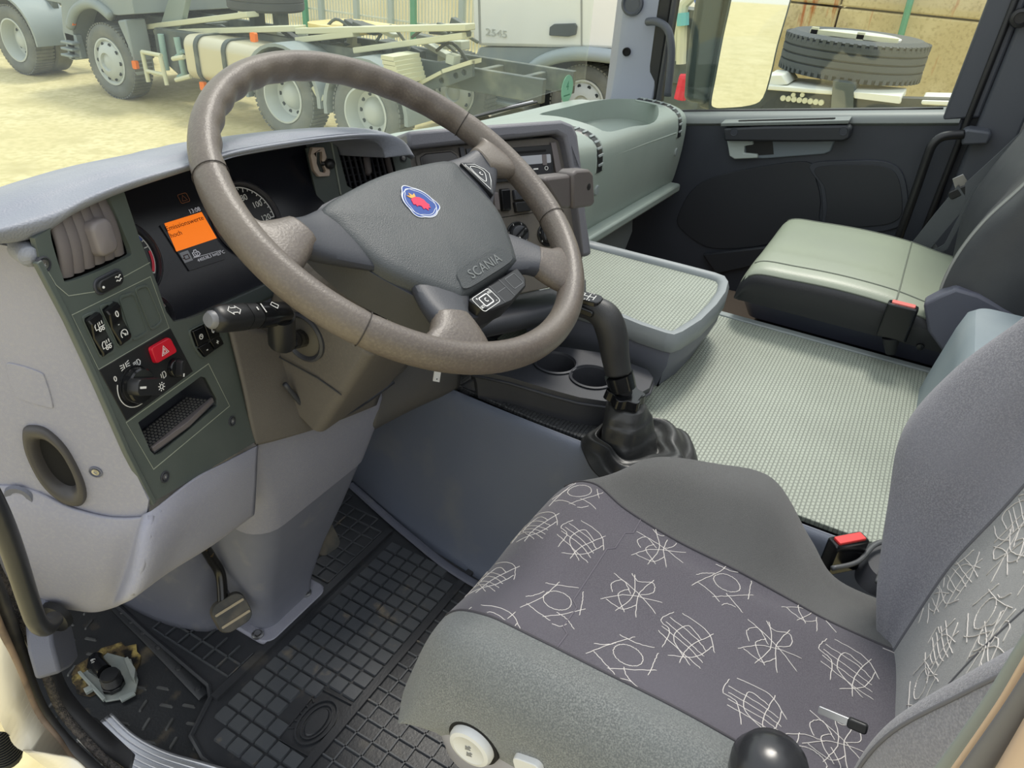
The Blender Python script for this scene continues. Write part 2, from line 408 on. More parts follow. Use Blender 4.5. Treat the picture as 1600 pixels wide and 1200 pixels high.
mx = t.nodes.new('ShaderNodeMix'); mx.data_type = 'RGBA'; mx.inputs[6].default_value = srgb(128, 134, 124); mx.inputs[7].default_value = srgb(160, 167, 153); t.links.new(bk.outputs['Color'], mx.inputs[0])
ns = t.nodes.new('ShaderNodeTexNoise'); ns.inputs['Scale'].default_value = 5; ns.inputs['Detail'].default_value = 5; t.links.new(tcn.outputs['Object'], ns.inputs[0])
m2 = t.nodes.new('ShaderNodeMix'); m2.data_type = 'RGBA'; m2.blend_type = 'MULTIPLY'; m2.inputs[0].default_value = 0.5; t.links.new(mx.outputs[2], m2.inputs[6])
rp_ = t.nodes.new('ShaderNodeMapRange'); rp_.inputs[1].default_value = 0.3; rp_.inputs[2].default_value = 0.7; rp_.inputs[3].default_value = 0.75; rp_.inputs[4].default_value = 1.1; t.links.new(ns.outputs[0], rp_.inputs[0]); t.links.new(rp_.outputs[0], m2.inputs[7]); t.links.new(m2.outputs[2], b.inputs['Base Color'])
MATD = MATG.copy(); MATD.name = 'shade toned woven tunnel mat'  # same mat with the shade under the dash painted into its colours
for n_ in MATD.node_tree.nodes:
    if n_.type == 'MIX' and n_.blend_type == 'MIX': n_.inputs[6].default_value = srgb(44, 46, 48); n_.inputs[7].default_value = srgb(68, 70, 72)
mo = [(0.300, 0.16), (0.300, -0.75), (0.925, -0.75), (0.925, -0.10), (0.925, 0.16)]
m = MB(); m.prism(FZ, [(0.52, 0.16), (0.49, -0.138), (0.40, -0.186), (0.302, -0.26), (0.302, -0.75), (0.925, -0.75), (0.925, 0.16)], TZ-0.004, TZ+0.006)
o = m.build('tunnel_mat', MATG, bevel=0.002); tag(o, 'grey green woven pattern mat covering the tunnel between the seats', 'floor mat')
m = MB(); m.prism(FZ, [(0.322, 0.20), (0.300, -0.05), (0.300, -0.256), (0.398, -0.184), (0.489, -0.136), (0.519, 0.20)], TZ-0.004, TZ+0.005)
o = m.build('tunnel_mat', MATD, bevel=0.002); tag(o, 'piece of the woven tunnel mat in front of the gear lever, coloured dark as shade under the dash', 'floor mat')
m = MB(); m.box((0.938, -0.29, TZ), (0.022, 0.95, 0.016))
o = m.build('tunnel_edge_strip', GREYP, bevel=0.003); tag(o, 'pale grey edging strip along the tunnel mat beside the passenger seat', 'trim strip')
m = MB(); m.box((1.27, 0.0, 0.06), (0.66, 1.2, 0.12)); struct(m.build('floor_passenger', mat('tan footwell carpet', (128, 112, 96), 0.9)))
m = MB(); m.box((0.58, 0.66, 0.22), (2.10, 0.04, 0.50)); struct(m.build('wall_front', LAVD))
# angled side liner under the dash left of the pedals
m = MB(); rows = [[P(255, 880, y=0.42), P(300, 935, y=0.36), P(345, 960, y=0.33)], [P(255, 850, y=0.42), P(290, 870, y=0.34), P(340, 880, y=0.30)]]
rows = [[(-0.205, 0.60, 0.0), (-0.195, 0.42, 0.0), (-0.165, 0.325, 0.0), (-0.12, 0.30, 0.0)], [(-0.215, 0.60, 0.2), (-0.20, 0.42, 0.2), (-0.175, 0.335, 0.2), (-0.12, 0.31, 0.2)], [(-0.225, 0.60, 0.5), (-0.21, 0.42, 0.5), (-0.185, 0.34, 0.5), (-0.12, 0.32, 0.5)]]
m.grid(patch(rows, 6, 6)); o = m.build('footwell_liner', LAVD, smooth=180, solid=0.004); tag(o, 'dark blue grey liner standing left of the steering pedestal behind the brake pedal', 'liner')
# ================================================================ steering wheel
TT = radians(31.8)
WF = Fr((0, 0, 0.80), (1, 0, 0), (0, cos(TT), sin(TT)))
wheel = thing('steering_wheel', 'large brown grey leather steering wheel with four spokes and a charcoal centre pad', 'steering wheel', WF.o)
RW = 0.2255
m = MB(); nseg = 180; nr = 20; rings = []
for i in range(nseg):
    a = 2*pi*i/nseg; c_ = Vector((cos(a), sin(a)))
    deg = math.degrees(a) % 360
    grip = 1.0 if 20 < deg < 152 else 0.0
    wave = 0.0032*(0.5+0.5*sin(radians(deg)*22*1.6))*grip
    ring = []
    for k in range(nr):
        th = 2*pi*k/nr; rad = 0.0165; hh = 0.0185
        rx = rad*cos(th); cz = hh*sin(th)
        if cos(th) < -0.2: rx += wave*(-cos(th))
        seam = min(abs(deg-d) for d in (20, 152, 208, 332))
        if seam < 1.1: rx *= 0.965; cz *= 0.965
        ring.append(WF.pt(c_.x*(RW+rx), c_.y*(RW+rx), cz))
    rings.append(ring)
m.loft(rings, loop=True)
# spoke roots of the rim (leather), flowing into the rim
def blend_spoke(mb, p0, p1, p2, w0, w1, w2, h0, h1, h2, c0, c1, c2, n=18, steps=12):
    """spoke from rim p0 through p1 to p2; widths w, half heights h, plane offsets c"""
    rs = []
    A = [np.array([*p0, w0, h0, c0]), np.array([*p1, w1, h1, c1]), np.array([*p2, w2, h2, c2])]
    pts = smooth_poly([tuple(a) for a in A], steps, False)
    for i, q in enumerate(pts):
        a = pts[min(i+1, len(pts)-1)]; b = pts[max(i-1, 0)]
        t = Vector((a[0]-b[0], a[1]-b[1])).normalized(); nn = Vector((-t.y, t.x))
        ring = []
        for k in range(n):
            th = 2*pi*k/n; e = 0.75
            cx = abs(cos(th))**e*(1 if cos(th) > 0 else -1); sx = abs(sin(th))**e*(1 if sin(th) > 0 else -1)
            ring.append(WF.pt(q[0]+nn.x*q[2]*cx, q[1]+nn.y*q[2]*cx, q[4]+q[3]*sx))
        rs.append(ring)
    mb.loft(rs)
for sx in (-1, 1):
    a = radians(4)
    # flared leather root: wide at the rim, narrow at the collar
    blend_spoke(m, (sx*RW*0.995, 0.012), (sx*0.205, 0.008), (sx*0.170, 0.012), 0.052, 0.033, 0.0205, 0.010, 0.014, 0.0155, 0, 0, -0.001)
    blend_spoke(m, (sx*0.131, -0.183), (sx*0.112, -0.165), (sx*0.097, -0.143), 0.046, 0.034, 0.022, 0.010, 0.0135, 0.014, 0, 0, -0.001)
rim = m.build('rim', LEATH, parent=wheel, smooth=180)
# stitched seams
for d in (20, 152, 208, 332):
    m = MB(); a = radians(d); fr_ = Fr(WF.pt(RW*cos(a), RW*sin(a)), WF.u*cos(a)+WF.v*sin(a), WF.n)
    m.tube([fr_.pt(0.0168*cos(2*pi*k/24), 0.0188*sin(2*pi*k/24)) for k in range(24)], 0.0006, 5, closed=True)
    m.build('stitched_seam', mat('dark thread', (52, 47, 44), 0.8), parent=rim)
# black spoke cores and lower hub shell
m = MB()
for sx in (-1, 1):
    blend_spoke(m, (sx*0.176, 0.010), (sx*0.148, 0.000), (sx*0.095, -0.012), 0.0215, 0.032, 0.052, 0.0140, 0.0110, 0.009, -0.001, -0.005, -0.010)
    blend_spoke(m, (sx*0.101, -0.149), (sx*0.086, -0.126), (sx*0.055, -0.095), 0.0225, 0.030, 0.042, 0.0138, 0.0115, 0.009, -0.001, -0.005, -0.011)
hub_out = smooth_poly([(-0.118, 0.036), (0.0, 0.044), (0.118, 0.036), (0.128, -0.03), (0.105, -0.09), (0.075, -0.138), (0.045, -0.158), (-0.045, -0.158), (-0.075, -0.138), (-0.105, -0.09), (-0.128, -0.03)], 5)
m.prism(WF, hub_out, -0.060, -0.012)
m.prism(WF, [(a*0.55, b*0.6) for a, b in hub_out], -0.10, -0.060)
m.build('spokes', DARKG, parent=wheel, bevel=0.003, smooth=50)
# collars where leather meets black
# airbag pad
pad_out = [(-0.122, 0.030), (-0.06, 0.0405), (0.0, 0.044), (0.06, 0.0405), (0.122, 0.030), (0.124, 0.005), (0.122, -0.045), (0.108, -0.080), (0.070, -0.128), (0.055, -0.1335), (0.0, -0.1335), (-0.055, -0.1335), (-0.070, -0.128), (-0.108, -0.080), (-0.122, -0.045), (-0.124, 0.005)]
po = smooth_poly(pad_out, 4)
cx, cy = 0.0, -0.045; rings = []
for (s, c) in ((1.0, -0.022), (1.0, -0.006), (0.985, 0.0), (0.955, 0.0035), (0.88, 0.006), (0.6, 0.0085), (0.3, 0.0095), (0.02, 0.010)):
    rings.append([WF.pt(cx+(a-cx)*s, cy+(b-cy)*s, c) for a, b in po])
m = MB(); m.loft(rings); pad = m.build('airbag_cover', PADB, parent=wheel, smooth=60)
# nameplate hollow with raised letters
m = MB(); pl = smooth_poly([(-0.052, -0.128), (-0.054, -0.117), (-0.045, -0.107), (0, -0.104), (0.045, -0.107), (0.054, -0.117), (0.052, -0.128), (0, -0.1295)], 5)
NF = Fr(WF.pt(0, -0.1165, 0.0066), WF.u, WF.v+WF.n*0.165); pl = [(a, b+0.1165) for a, b in pl]; m.prism(NF, pl, -0.004, 0.0016, scale=0.97); np_ = m.build('nameplate', PADB, parent=pad, smooth=30)
m = MB(); m.text(NF, 'SCANIA', 0.0165, 0, -0.001, c=0.0015, th=0.0009, sx=1.15); m.build('lettering', mat('embossed letters', (112, 115, 114), 0.35), parent=pad)
# emblem: blue shield-like disc with white rings and red crowned griffin shape
EF = WF.at(-0.004, -0.013, 0.0093)
BLUE = mat('emblem blue', (28, 66, 140), 0.3); REDE = mat('emblem red', (214, 28, 72), 0.35); GOLD = mat('emblem gold', (214, 160, 70), 0.4)
SILV = mat('emblem silver', (205, 208, 214), 0.3, metal=0.5)
m = MB()
eo = []
for k in range(60):
    a = 2*pi*k/60; r = 0.0235+0.0045*max(0, cos(3*(a-pi/2)))**2*1.0
    eo.append((r*cos(a)*0.93, r*sin(a)*0.98))
m.prism(EF, eo, -0.0012, 0.0009); em = m.build('emblem', BLUE, parent=pad, smooth=30)
m = MB(); m.line(EF, eo, 0.0011, 0.0007, 0.0006, closed=True); m.line(EF, circ(0, 0, 0.0215, 48), 0.0008, 0.0007, 0.0005, closed=True)
m.line(EF, [(x*0.83, y*0.83) for x, y in eo], 0.0007, 0.0007, 0.0004, closed=True); m.build('ring', SILV, parent=em)
m = MB()
head = [(-0.010, 0.004), (-0.0085, 0.0075), (-0.004, 0.009), (0.001, 0.0085), (0.006, 0.006), (0.009, 0.001), (0.0085, -0.004), (0.010, -0.008), (0.0075, -0.0085), (0.007, -0.012), (0.004, -0.0105), (0.001, -0.0135), (-0.0005, -0.0095), (-0.004, -0.010), (-0.003, -0.005), (-0.006, -0.003), (-0.009, -0.0035), (-0.0085, -0.0005), (-0.0115, 0.0005)]
m.prism(EF, head, 0.0007, 0.0016); m.build('beast_head', REDE, parent=em, smooth=30)
m = MB(); m.prism(EF, [(-0.0065, 0.0088), (-0.009, 0.0145), (-0.0045, 0.0118), (-0.003, 0.0165), (-0.0008, 0.0118), (0.004, 0.0135), (0.0015, 0.0085)], 0.0007, 0.0018); m.build('crown', GOLD, parent=em, smooth=30)
# control pads: upper right + lower centre + upper left blank
def outline_icon(mb, fr, pts, wd=0.0009): mb.line(fr, pts, wd, 0.0003, 0.0003, closed=True)
UR = [(0.1255, 0.018), (0.146, 0.012), (0.158, -0.002), (0.160, -0.014), (0.148, -0.026), (0.1265, -0.042)]
for sx in (1,):
    m = MB(); m.prism(WF, [(sx*a, b) for a, b in UR][::sx], -0.012, 0.0072)
    bp_ = m.build('button_pad', BLACKG if sx > 0 else DARKG, parent=wheel, bevel=0.0012, smooth=30)
    if sx > 0:
        m = MB(); f2 = WF.at(-0.001, -0.008, 0.0073)
        outline_icon(m, f2, [(0.1295, 0.021), (0.146, 0.016), (0.155, 0.004), (0.156, -0.004), (0.147, -0.014), (0.1305, -0.026)])
        outline_icon(m, f2, smooth_poly([(0.133, 0.014), (0.145, 0.011), (0.150, 0.002), (0.144, -0.007), (0.134, -0.012)], 3))
        m.text(f2, 'c', 0.012, 0.141, 0.001, c=0.0003)
        m.build('symbol', WHITE, parent=bp_)
m = MB(); LP_ = [(-0.055, -0.1375), (0.0, -0.1375), (0.055, -0.1375), (0.051, -0.155), (0.040, -0.163), (0.0, -0.168), (-0.040, -0.163), (-0.051, -0.155)]
m.prism(WF, LP_, -0.03, 0.001); lb = m.build('button_pad', BLACK, parent=wheel, bevel=0.002, smooth=30)
m = MB(); f2 = WF.at(0, 0, 0.0010)
m.line(f2, rr(-0.034, -0.1495, 0.036, 0.0205, 0.004), 0.0007, 0, 0.0004, closed=True); m.line(f2, rr(-0.034, -0.1495, 0.017, 0.0125, 0.002), 0.0014, 0, 0.0004, closed=True)
m.text(f2, 'c', 0.012, -0.034, -0.1485); m.text(f2, 'SET', 0.0048, -0.047, -0.154); m.text(f2, 'RES', 0.0045, -0.020, -0.144); m.text(f2, '+', 0.007, -0.045, -0.143); m.text(f2, '-', 0.007, -0.021, -0.156)
m.build('symbol', WHITE, parent=lb)
m = MB()
m.line(f2, [(-0.012, -0.138), (-0.012, -0.164)], 0.0008); m.line(f2, [(0.010, -0.138), (0.010, -0.164)], 0.0008); m.line(f2, rr(0.030, -0.1495, 0.022, 0.016, 0.002), 0.0008, closed=True)
m.line(f2, [(-0.010, -0.150), (0.008, -0.150)], 0.0008); m.build('button_seam', mat('seam grey', (96, 98, 100), 0.6), parent=lb)

# ================================================================ steering column, pedestal, stalks
colm = thing('steering_column', 'dusty brown grey steering column shroud on a tapering lavender grey pedestal', 'steering column', (-0.072, 0.262, 0.0))
CF = Fr((0, 0, 0.80), (1, 0, 0), (0, cos(TT), sin(TT)))     # column shares the wheel's axis
def cring(w, h0, h1, c, yoff=0.0, r=0.03, n=6):
    return [CF.pt(a, b, c) for a, b in rr(0, (h0+h1)/2+yoff, w, h1-h0, r, n)]
m = MB()
m.loft([cring(0.10, -0.045, 0.035, -0.075), cring(0.14, -0.062, 0.05, -0.100), cring(0.185, -0.080, 0.058, -0.118), cring(0.192, -0.094, 0.06, -0.136, r=0.014), cring(0.180, -0.092, 0.06, -0.22, r=0.014), cring(0.168, -0.090, 0.06, -0.33, r=0.014)])
sh = m.build('shroud', BROWNG, parent=colm, smooth=38, bevel=0.002)
LFc = Fr(CF.pt(-0.0935, -0.008, -0.195), CF.n, CF.v)    # left flank of the shroud, normal towards -x
# boot socket
m = MB(); m.lathe(LFc, [(0.033, -0.004), (0.033, 0.003), (0.030, 0.005), (0.027, 0.003), (0.024, -0.004)], 32); m.build('stalk_socket', DARKG, parent=colm, smooth=50)
m = MB(); m.lathe(LFc, [(0.0275, 0.0005), (0.020, 0.0035), (0.010, 0.006), (0.0005, 0.007)], 28); m.build('stalk_boot', mat('olive grey boot', (84, 81, 74), 0.6), parent=colm, smooth=60)
# seam lines on the shroud
m = MB(); sf = Fr(CF.pt(-0.0905, 0, 0), CF.n, CF.v)
m.line(sf, [(-0.225, -0.088), (-0.235, -0.05), (-0.262, 0.012), (-0.275, 0.05)], 0.0018, 0, 0.001); m.build('shroud_seam', DARKG, parent=colm)
# lock button strip on the top facet
bf = Fr(CF.pt(-0.060, -0.070, -0.1095), CF.u*1.0+CF.v*-0.42, CF.v+CF.n*0.35)
m = MB(); m.prism(bf, rr(0, 0, 0.062, 0.014, 0.003), -0.004, 0.004); lk = m.build('lock_button', BLACKG, parent=colm, bevel=0.001)
m = MB(); m.line(bf, [(-0.012, 0), (-0.006, 0)], 0.0025, 0.0041); m.line(bf, rr(0.008, 0, 0.009, 0.007, 0.002), 0.0012, 0.0041, closed=True); m.text(bf, '8', 0.005, 0.008, 0, c=0.0041); m.build('symbol', WHITE, parent=lk)
# pedestal
def pring(x0, x1, y0, y1, z, r=0.03): return [Vector((a, b, z)) for a, b in rr((x0+x1)/2, (y0+y1)/2, x1-x0, y1-y0, r, 6)]
m = MB()
m.loft([pring(-0.118, 0.010, 0.232, 0.31, 0.012, 0.028), pring(-0.122, 0.016, 0.228, 0.315, 0.05), pring(-0.128, 0.040, 0.215, 0.33, 0.12), pring(-0.134, 0.085, 0.195, 0.35, 0.20, 0.04), pring(-0.142, 0.118, 0.175, 0.36, 0.28, 0.045)])
ps = m.build('pedestal', mat('scuffed blue grey pedestal', (112, 115, 128), 0.55, bump=(700, 0.15), var=[(4, (134, 136, 146), 0.42, 0.75), (14, (160, 157, 150), 0.6, 1.0)]), parent=colm, smooth=60)
m = MB()
m.loft([pring(-0.144, 0.120, 0.172, 0.36, 0.282, 0.045), pring(-0.150, 0.138, 0.160, 0.37, 0.34, 0.04), pring(-0.156, 0.140, 0.150, 0.38, 0.40, 0.03), pring(-0.160, 0.13, 0.146, 0.38, 0.50, 0.03)])
m.build('pedestal_collar', LAV, parent=colm, smooth=60)
m = MB(); m.prism(FZ, rr(-0.058, 0.262, 0.156, 0.105, 0.022), 0.006, 0.014, scale=0.98); fl = m.build('base_flange', LAV, parent=colm, bevel=0.003)
for (px, py) in ((403, 992), (478, 927)):
    m = MB(); p = P(px, py, z=0.014); m.lathe(Fr(p, (1, 0, 0), (0, 1, 0)), [(0.0105, 0), (0.0105, 0.003), (0.008, 0.004), (0.007, 0.001), (0.0055, 0.001), (0.0055, 0.006), (0.002, 0.006)], 16); m.build('bolt', METAL, parent=fl)
# knee panel in front of the column
m = MB()
kp = [[P(352, 500, y=0.150), P(420, 520, y=0.155), P(520, 560, y=0.16), P(640, 540, y=0.165)],
      [P(376, 598, y=0.142), P(430, 600, y=0.142), P(520, 600, y=0.145), P(632, 575, y=0.150)],
      [P(389, 660, y=0.140), P(440, 655, y=0.134), P(512, 640, y=0.132), P(600, 600, y=0.145)],
      [P(398, 694, y=0.140), P(445, 682, y=0.134), P(512, 661, y=0.132), P(585, 632, y=0.145)]]
m.grid(patch(kp, 6, 6)); m.build('knee_panel', BROWNG, parent=colm, smooth=180, solid=0.004)
m = MB(); rp = [P(445, 600, y=0.128), P(480, 640, y=0.124), P(512, 657, y=0.122), P(560, 635, y=0.128), P(614, 597, y=0.136)]
m.tube([Vector(p) for p in smooth_poly(rp, 5, False)], 0.0035, 8); m.build('edge_bead', DARKG, parent=colm, smooth=180)
# indicator stalk
m = MB()
S = lambda a, b, c: CF.pt(a, b, c)
def oring(p0, ax, w, h, n=16, e=0.6):
    ax = Vector(ax).normalized(); a_ = CF.n-ax*CF.n.dot(ax); a_.normalize(); b_ = ax.cross(a_)
    out = []
    for k in range(n):
        th = 2*pi*k/n; cx = abs(cos(th))**e*(1 if cos(th) > 0 else -1); sx = abs(sin(th))**e*(1 if sin(th) > 0 else -1)
        out.append(p0+a_*(h/2*cx)+b_*(w/2*sx))
    return out
tipP = S(*CF.pix(324, 500, -0.096), -0.096); p0 = S(*CF.pix(440, 490, -0.118), -0.118); ax = (tipP-p0); kL = ax.length/0.1175; ax.normalize()
m.loft([oring(p0+ax*d*kL, ax, wd*0.84, ht*0.84) for d, wd, ht in ((-0.012, 0.020, 0.018), (-0.006, 0.028, 0.026), (0.03, 0.030, 0.028), (0.042, 0.030, 0.028))])
st = thing('indicator_stalk', 'black column stalk with white turn signal and wiper symbols left of the steering wheel', 'control stalk', p0)
m.build('stalk_base', BLACKG, parent=st, smooth=50)
m = MB(); m.loft([oring(p0+ax*d*kL, ax, wd*0.84, ht*0.84) for d, wd, ht in ((0.0425, 0.029, 0.027), (0.060, 0.030, 0.028))]); m.build('rotary_ring', BLACK, parent=st, smooth=50)
m = MB(); m.loft([oring(p0+ax*d*kL, ax, wd*0.84, ht*0.84) for d, wd, ht in ((0.061, 0.030, 0.028), (0.064, 0.031, 0.029), (0.098, 0.031, 0.029), (0.106, 0.028, 0.026), (0.110, 0.020, 0.019))]); m.build('grip', BLACK, parent=st, smooth=50)
m = MB(); m.loft([oring(p0+ax*d*kL, ax, wd*0.84, ht*0.84, e=0.8) for d, wd, ht in ((0.106, 0.022, 0.021), (0.114, 0.021, 0.020), (0.117, 0.017, 0.016), (0.1175, 0.004, 0.004))]); ec = m.build('end_button', mat('grey button', (120, 121, 124), 0.4), parent=st, smooth=50)
m = MB()
elb = [p0+CF.n*-0.002, p0+CF.n*-0.022-CF.v*0.010, p0+CF.n*-0.040-CF.v*0.014+CF.u*0.004]
m.loft([oring(q, CF.n, 0.030, 0.03) if 0 else [q+CF.u*(0.017*cos(2*pi*k/16))+CF.v*(0.015*sin(2*pi*k/16)) for k in range(16)] for q in elb]); m.build('elbow', BLACK, parent=st, smooth=50)
m = MB(); m.tube([elb[-1]+CF.n*0.006, S(-0.115, -0.010, -0.185), S(-0.09, -0.008, -0.197)], [0.013, 0.011, 0.012], 12); m.build('arm', BLACKG, parent=st, smooth=180)
# symbols on the stalk (upper face)
uf = Fr(p0+ax*0.05*kL+(CF.n-ax*CF.n.dot(ax)).normalized()*0.0124, -ax, -CF.v); uf = Fr(uf.o, -ax, CF.n.cross(-ax))
m = MB()
m.line(uf, [(-0.033, 0.003), (-0.033, 0.0055), (-0.038, 0), (-0.033, -0.0055), (-0.033, -0.003)], 0.0009, 0, 0.0004); m.line(uf, [(-0.027, 0.003), (-0.027, 0.0055), (-0.022, 0), (-0.027, -0.0055), (-0.027, -0.003)], 0.0009, 0, 0.0004)
m.line(uf, [(-0.033, 0.003), (-0.030, 0.003)], 0.0009); m.line(uf, [(-0.033, -0.003), (-0.030, -0.003)], 0.0009); m.line(uf, [(-0.030, 0.003), (-0.027, 0.003)], 0.0009); m.line(uf, [(-0.030, -0.003), (-0.027, -0.003)], 0.0009)
m.line(uf, [(0.0, -0.002), (0.0, 0.002)], 0.0016); m.line(uf, [(0.008, -0.006), (0.008, 0.006)], 0.0012); m.line(uf, [(0.020, 0.004), (0.026, -0.002), (0.030, 0.002), (0.024, 0.007)], 0.001, closed=True)
m.build('symbol', WHITE, parent=st)

# ================================================================ pedals
DIRTG = mat('dusty pedal rubber', (62, 62, 60), 0.6, var=(30, (110, 102, 88), 0.45, 0.8))
def pedal(name, label, c, u, v, w, h, arm, bars):
    t_ = thing(name, label, 'pedal', c); f = Fr(c, u, v)
    m = MB(); m.prism(f, rr(0, 0, w, h, min(w, h)*0.3, 5), -0.008, 0.006, scale=0.93); pd = m.build('pad', DIRTG, parent=t_, bevel=0.001, smooth=30)
    m = MB()
    for b_ in bars: m.prism(f, rr(0, b_, w*0.84, 0.004, 0.0015, 2), 0.0055, 0.0078)
    m.build('tread_bar', mat('worn tread bar', (172, 158, 132), 0.6), parent=pd)
    m = MB(); m.tube([Vector(q) for q in smooth_poly(arm, 6, False)], 0.0085, 10); m.build('arm', mat('black painted steel', (24, 23, 22), 0.25, var=(40, (120, 98, 66), 0.62, 0.75)), parent=t_, smooth=180)
pc = P(362, 957, z=0.10)
pedal('brake_pedal', 'dusty rubber brake pedal with two pale worn bars left of the pedestal', pc, (0.93, -0.30, 0.12), (0.10, 0.62, 0.78), 0.058, 0.056, [pc+Vector((-0.006, 0.012, 0.006)), P(345, 900, y=pc.y+0.035), P(330, 872, y=pc.y+0.045), P(312, 840, y=pc.y+0.05), P(300, 790, y=pc.y+0.055)], (-0.012, 0.010))
pc = P(505, 838, z=0.10)
pedal('throttle_pedal', 'dusty small throttle pedal half hidden to the right of the pedestal', pc, (0.93, -0.25, 0.1), (0.05, 0.5, 0.85), 0.05, 0.07, [pc+Vector((-0.01, 0.03, 0.0)), pc+Vector((-0.01, 0.07, 0.10)), pc+Vector((-0.01, 0.10, 0.22))], (0.018,))
# ================================================================ driver dashboard
def vec(*a): return Vector(a)
def cut(o, cutters):
    """subtract closed meshes (list of MB) and keep the result as plain mesh"""
    tmp = []
    for c in cutters:
        me = bpy.data.meshes.new('c'); org = parent_loc(o) if o.parent else Vector(o.location)
        me.from_pydata([tuple(Vector(v)-org) for v in c.v], [], c.f); bm = bmesh.new(); bm.from_mesh(me); bmesh.ops.recalc_face_normals(bm, faces=bm.faces); bm.to_mesh(me); bm.free()
        k = bpy.data.objects.new('c', me); COL.objects.link(k); k.location = org; tmp.append(k)
        md = o.modifiers.new('b', 'BOOLEAN'); md.operation = 'DIFFERENCE'; md.object = k; md.solver = 'EXACT'
    bpy.context.view_layer.update(); dg = bpy.context.evaluated_depsgraph_get()
    me = bpy.data.meshes.new_from_object(o.evaluated_get(dg)); o.modifiers.clear(); o.data = me
    for k in tmp: bpy.data.objects.remove(k, do_unlink=True)
    bm = bmesh.new(); bm.from_mesh(me)
    for f in bm.faces: f.smooth = True
    for e in bm.edges:
        if len(e.link_faces) == 2 and e.calc_face_angle(0) > radians(32): e.smooth = False
    bm.to_mesh(me); bm.free(); me.update(); return o
def recalc(o):
    bm = bmesh.new(); bm.from_mesh(o.data); bmesh.ops.recalc_face_normals(bm, faces=bm.faces); bm.to_mesh(o.data); bm.free(); return o

n_ = Vector((0.244, -0.951, 0.095)).normalized(); u_ = Vector((0.969, 0.244, 0)).normalized()
PF = Fr(P(235, 770, y=0.10), u_, n_.cross(u_))            # switch panel plane
L1 = PF.o.copy()
SF = Fr(PF.pt(*PF.pix(150, 590)), (0.47, -0.883, 0), (0, 0.0, 1))   # door-side flank plane, normal towards the door opening
dash = thing('driver_dashboard', 'lavender grey driver dashboard with green grey switch panel and dark instrument cluster', 'dashboard', (-0.25, 0.22, 0.45))
# ---- top pad
st = []
tops = [(-90, 352), (44, 302), (110, 279), (189, 256), (297, 233), (354, 219), (450, 206), (540, 200), (585, 203), (612, 214), (630, 238)]
zs_ = [0.845, 0.848, 0.85, 0.85, 0.85, 0.85, 0.849, 0.843, 0.835, 0.818, 0.79]
lows = [(-90, 385), (50, 372), (118, 333), (193, 300), (303, 264), (358, 247), (452, 230), (532, 219), (582, 219), (601, 230), (607, 246)]
rows = []
for (a, b), zz, (c, d) in zip(tops, zs_, lows):
    p = P(a, b, y=0.165); q = P(c, d, y=0.128)
    back = Vector((p.x+0.03, 0.36, p.z-0.20)); bm_ = Vector((p.x+0.01, 0.290, p.z-0.046)); bm2 = Vector((p.x+0.003, 0.215, p.z-0.010)); up_ = Vector((p.x, 0.145, p.z-0.003))
    fr_ = Vector(((p.x+q.x)/2, 0.122, (p.z+q.z)/2+0.004)); un = Vector((q.x, 0.150, q.z-0.004)); un2 = Vector((q.x+0.01, 0.262, q.z-0.022))
    rows.append([back, bm_, bm2, p, up_, fr_, q, un, un2])
m = MB(); m.grid(patch(rows, 6, 6)); m.build('top_pad', PADG, parent=dash, smooth=180, solid=0.006)
m = MB(); m.box((-0.10, 0.41, 0.54), (0.80, 0.15, 0.22)); m.build('rear_deck', PADG, parent=dash, bevel=0.01)
# left corner roll
m = MB(); q = [P(-60, 368, y=0.25), P(0, 370, y=0.20), P(28, 382, y=0.16), P(47, 402, y=0.122)]
q = smooth_poly([(*a, r_) for a, r_ in zip(q, (.015, .014, .0125, .0085))], 8, False); m.tube([Vector(a[:3]) for a in q], [a[3] for a in q], 14); m.build('corner_roll', PADG, parent=dash, smooth=180)
# ---- flank towards the door
def SP(px, py, c=0.0): return SF.pt(*SF.pix(px, py, c), c)
def PP(px, py, c=0.0): return PF.pt(*PF.pix(px, py, c), c)
flank_out = [(-60, 372), (15, 385), (44, 402), (60, 415), (102, 500), (150, 600), (195, 703), (232, 782), (228, 810), (170, 812), (110, 800), (55, 776), (-5, 765), (-80, 765)]
fo = [SF.pix(*p) for p in flank_out]
hole = [SF.pix(*p) for p in smooth_poly([(40, 672), (52, 666), (75, 672), (104, 700), (128, 745), (134, 775), (122, 786), (97, 778), (68, 750), (45, 705)], 4)]
m = MB(); m.plate(SF, fo, [hole], -0.006, 0.0); m.build('side_panel', LAV, parent=dash, smooth=0)
# gasket ring of the door duct
gasket = MB(); hc = [(sum(p[i] for p in hole)/len(hole)) for i in (0, 1)]
def sc(poly, s, c=hc): return [(c[0]+(p[0]-c[0])*s, c[1]+(p[1]-c[1])*s) for p in poly]
rings = [[SF.pt(a, b, cc) for a, b in sc(hole, s)] for s, cc in ((1.03, -0.003), (1.04, 0.003), (0.98, 0.006), (0.86, 0.0065), (0.74, 0.004), (0.66, -0.001), (0.62, -0.006))]
gasket.loft(rings, caps=False); gs = gasket.build('duct_gasket', mat('grey black rubber seal', (66, 64, 64), 0.45, bump=(300, 0.1)), parent=dash, smooth=180)
m = MB(); m.loft([[SF.pt(a, b, cc) for a, b in sc(hole, s)] for s, cc in ((0.63, -0.005), (0.62, -0.09))], caps=True); recalc(m.build('duct', VOID, parent=gs))
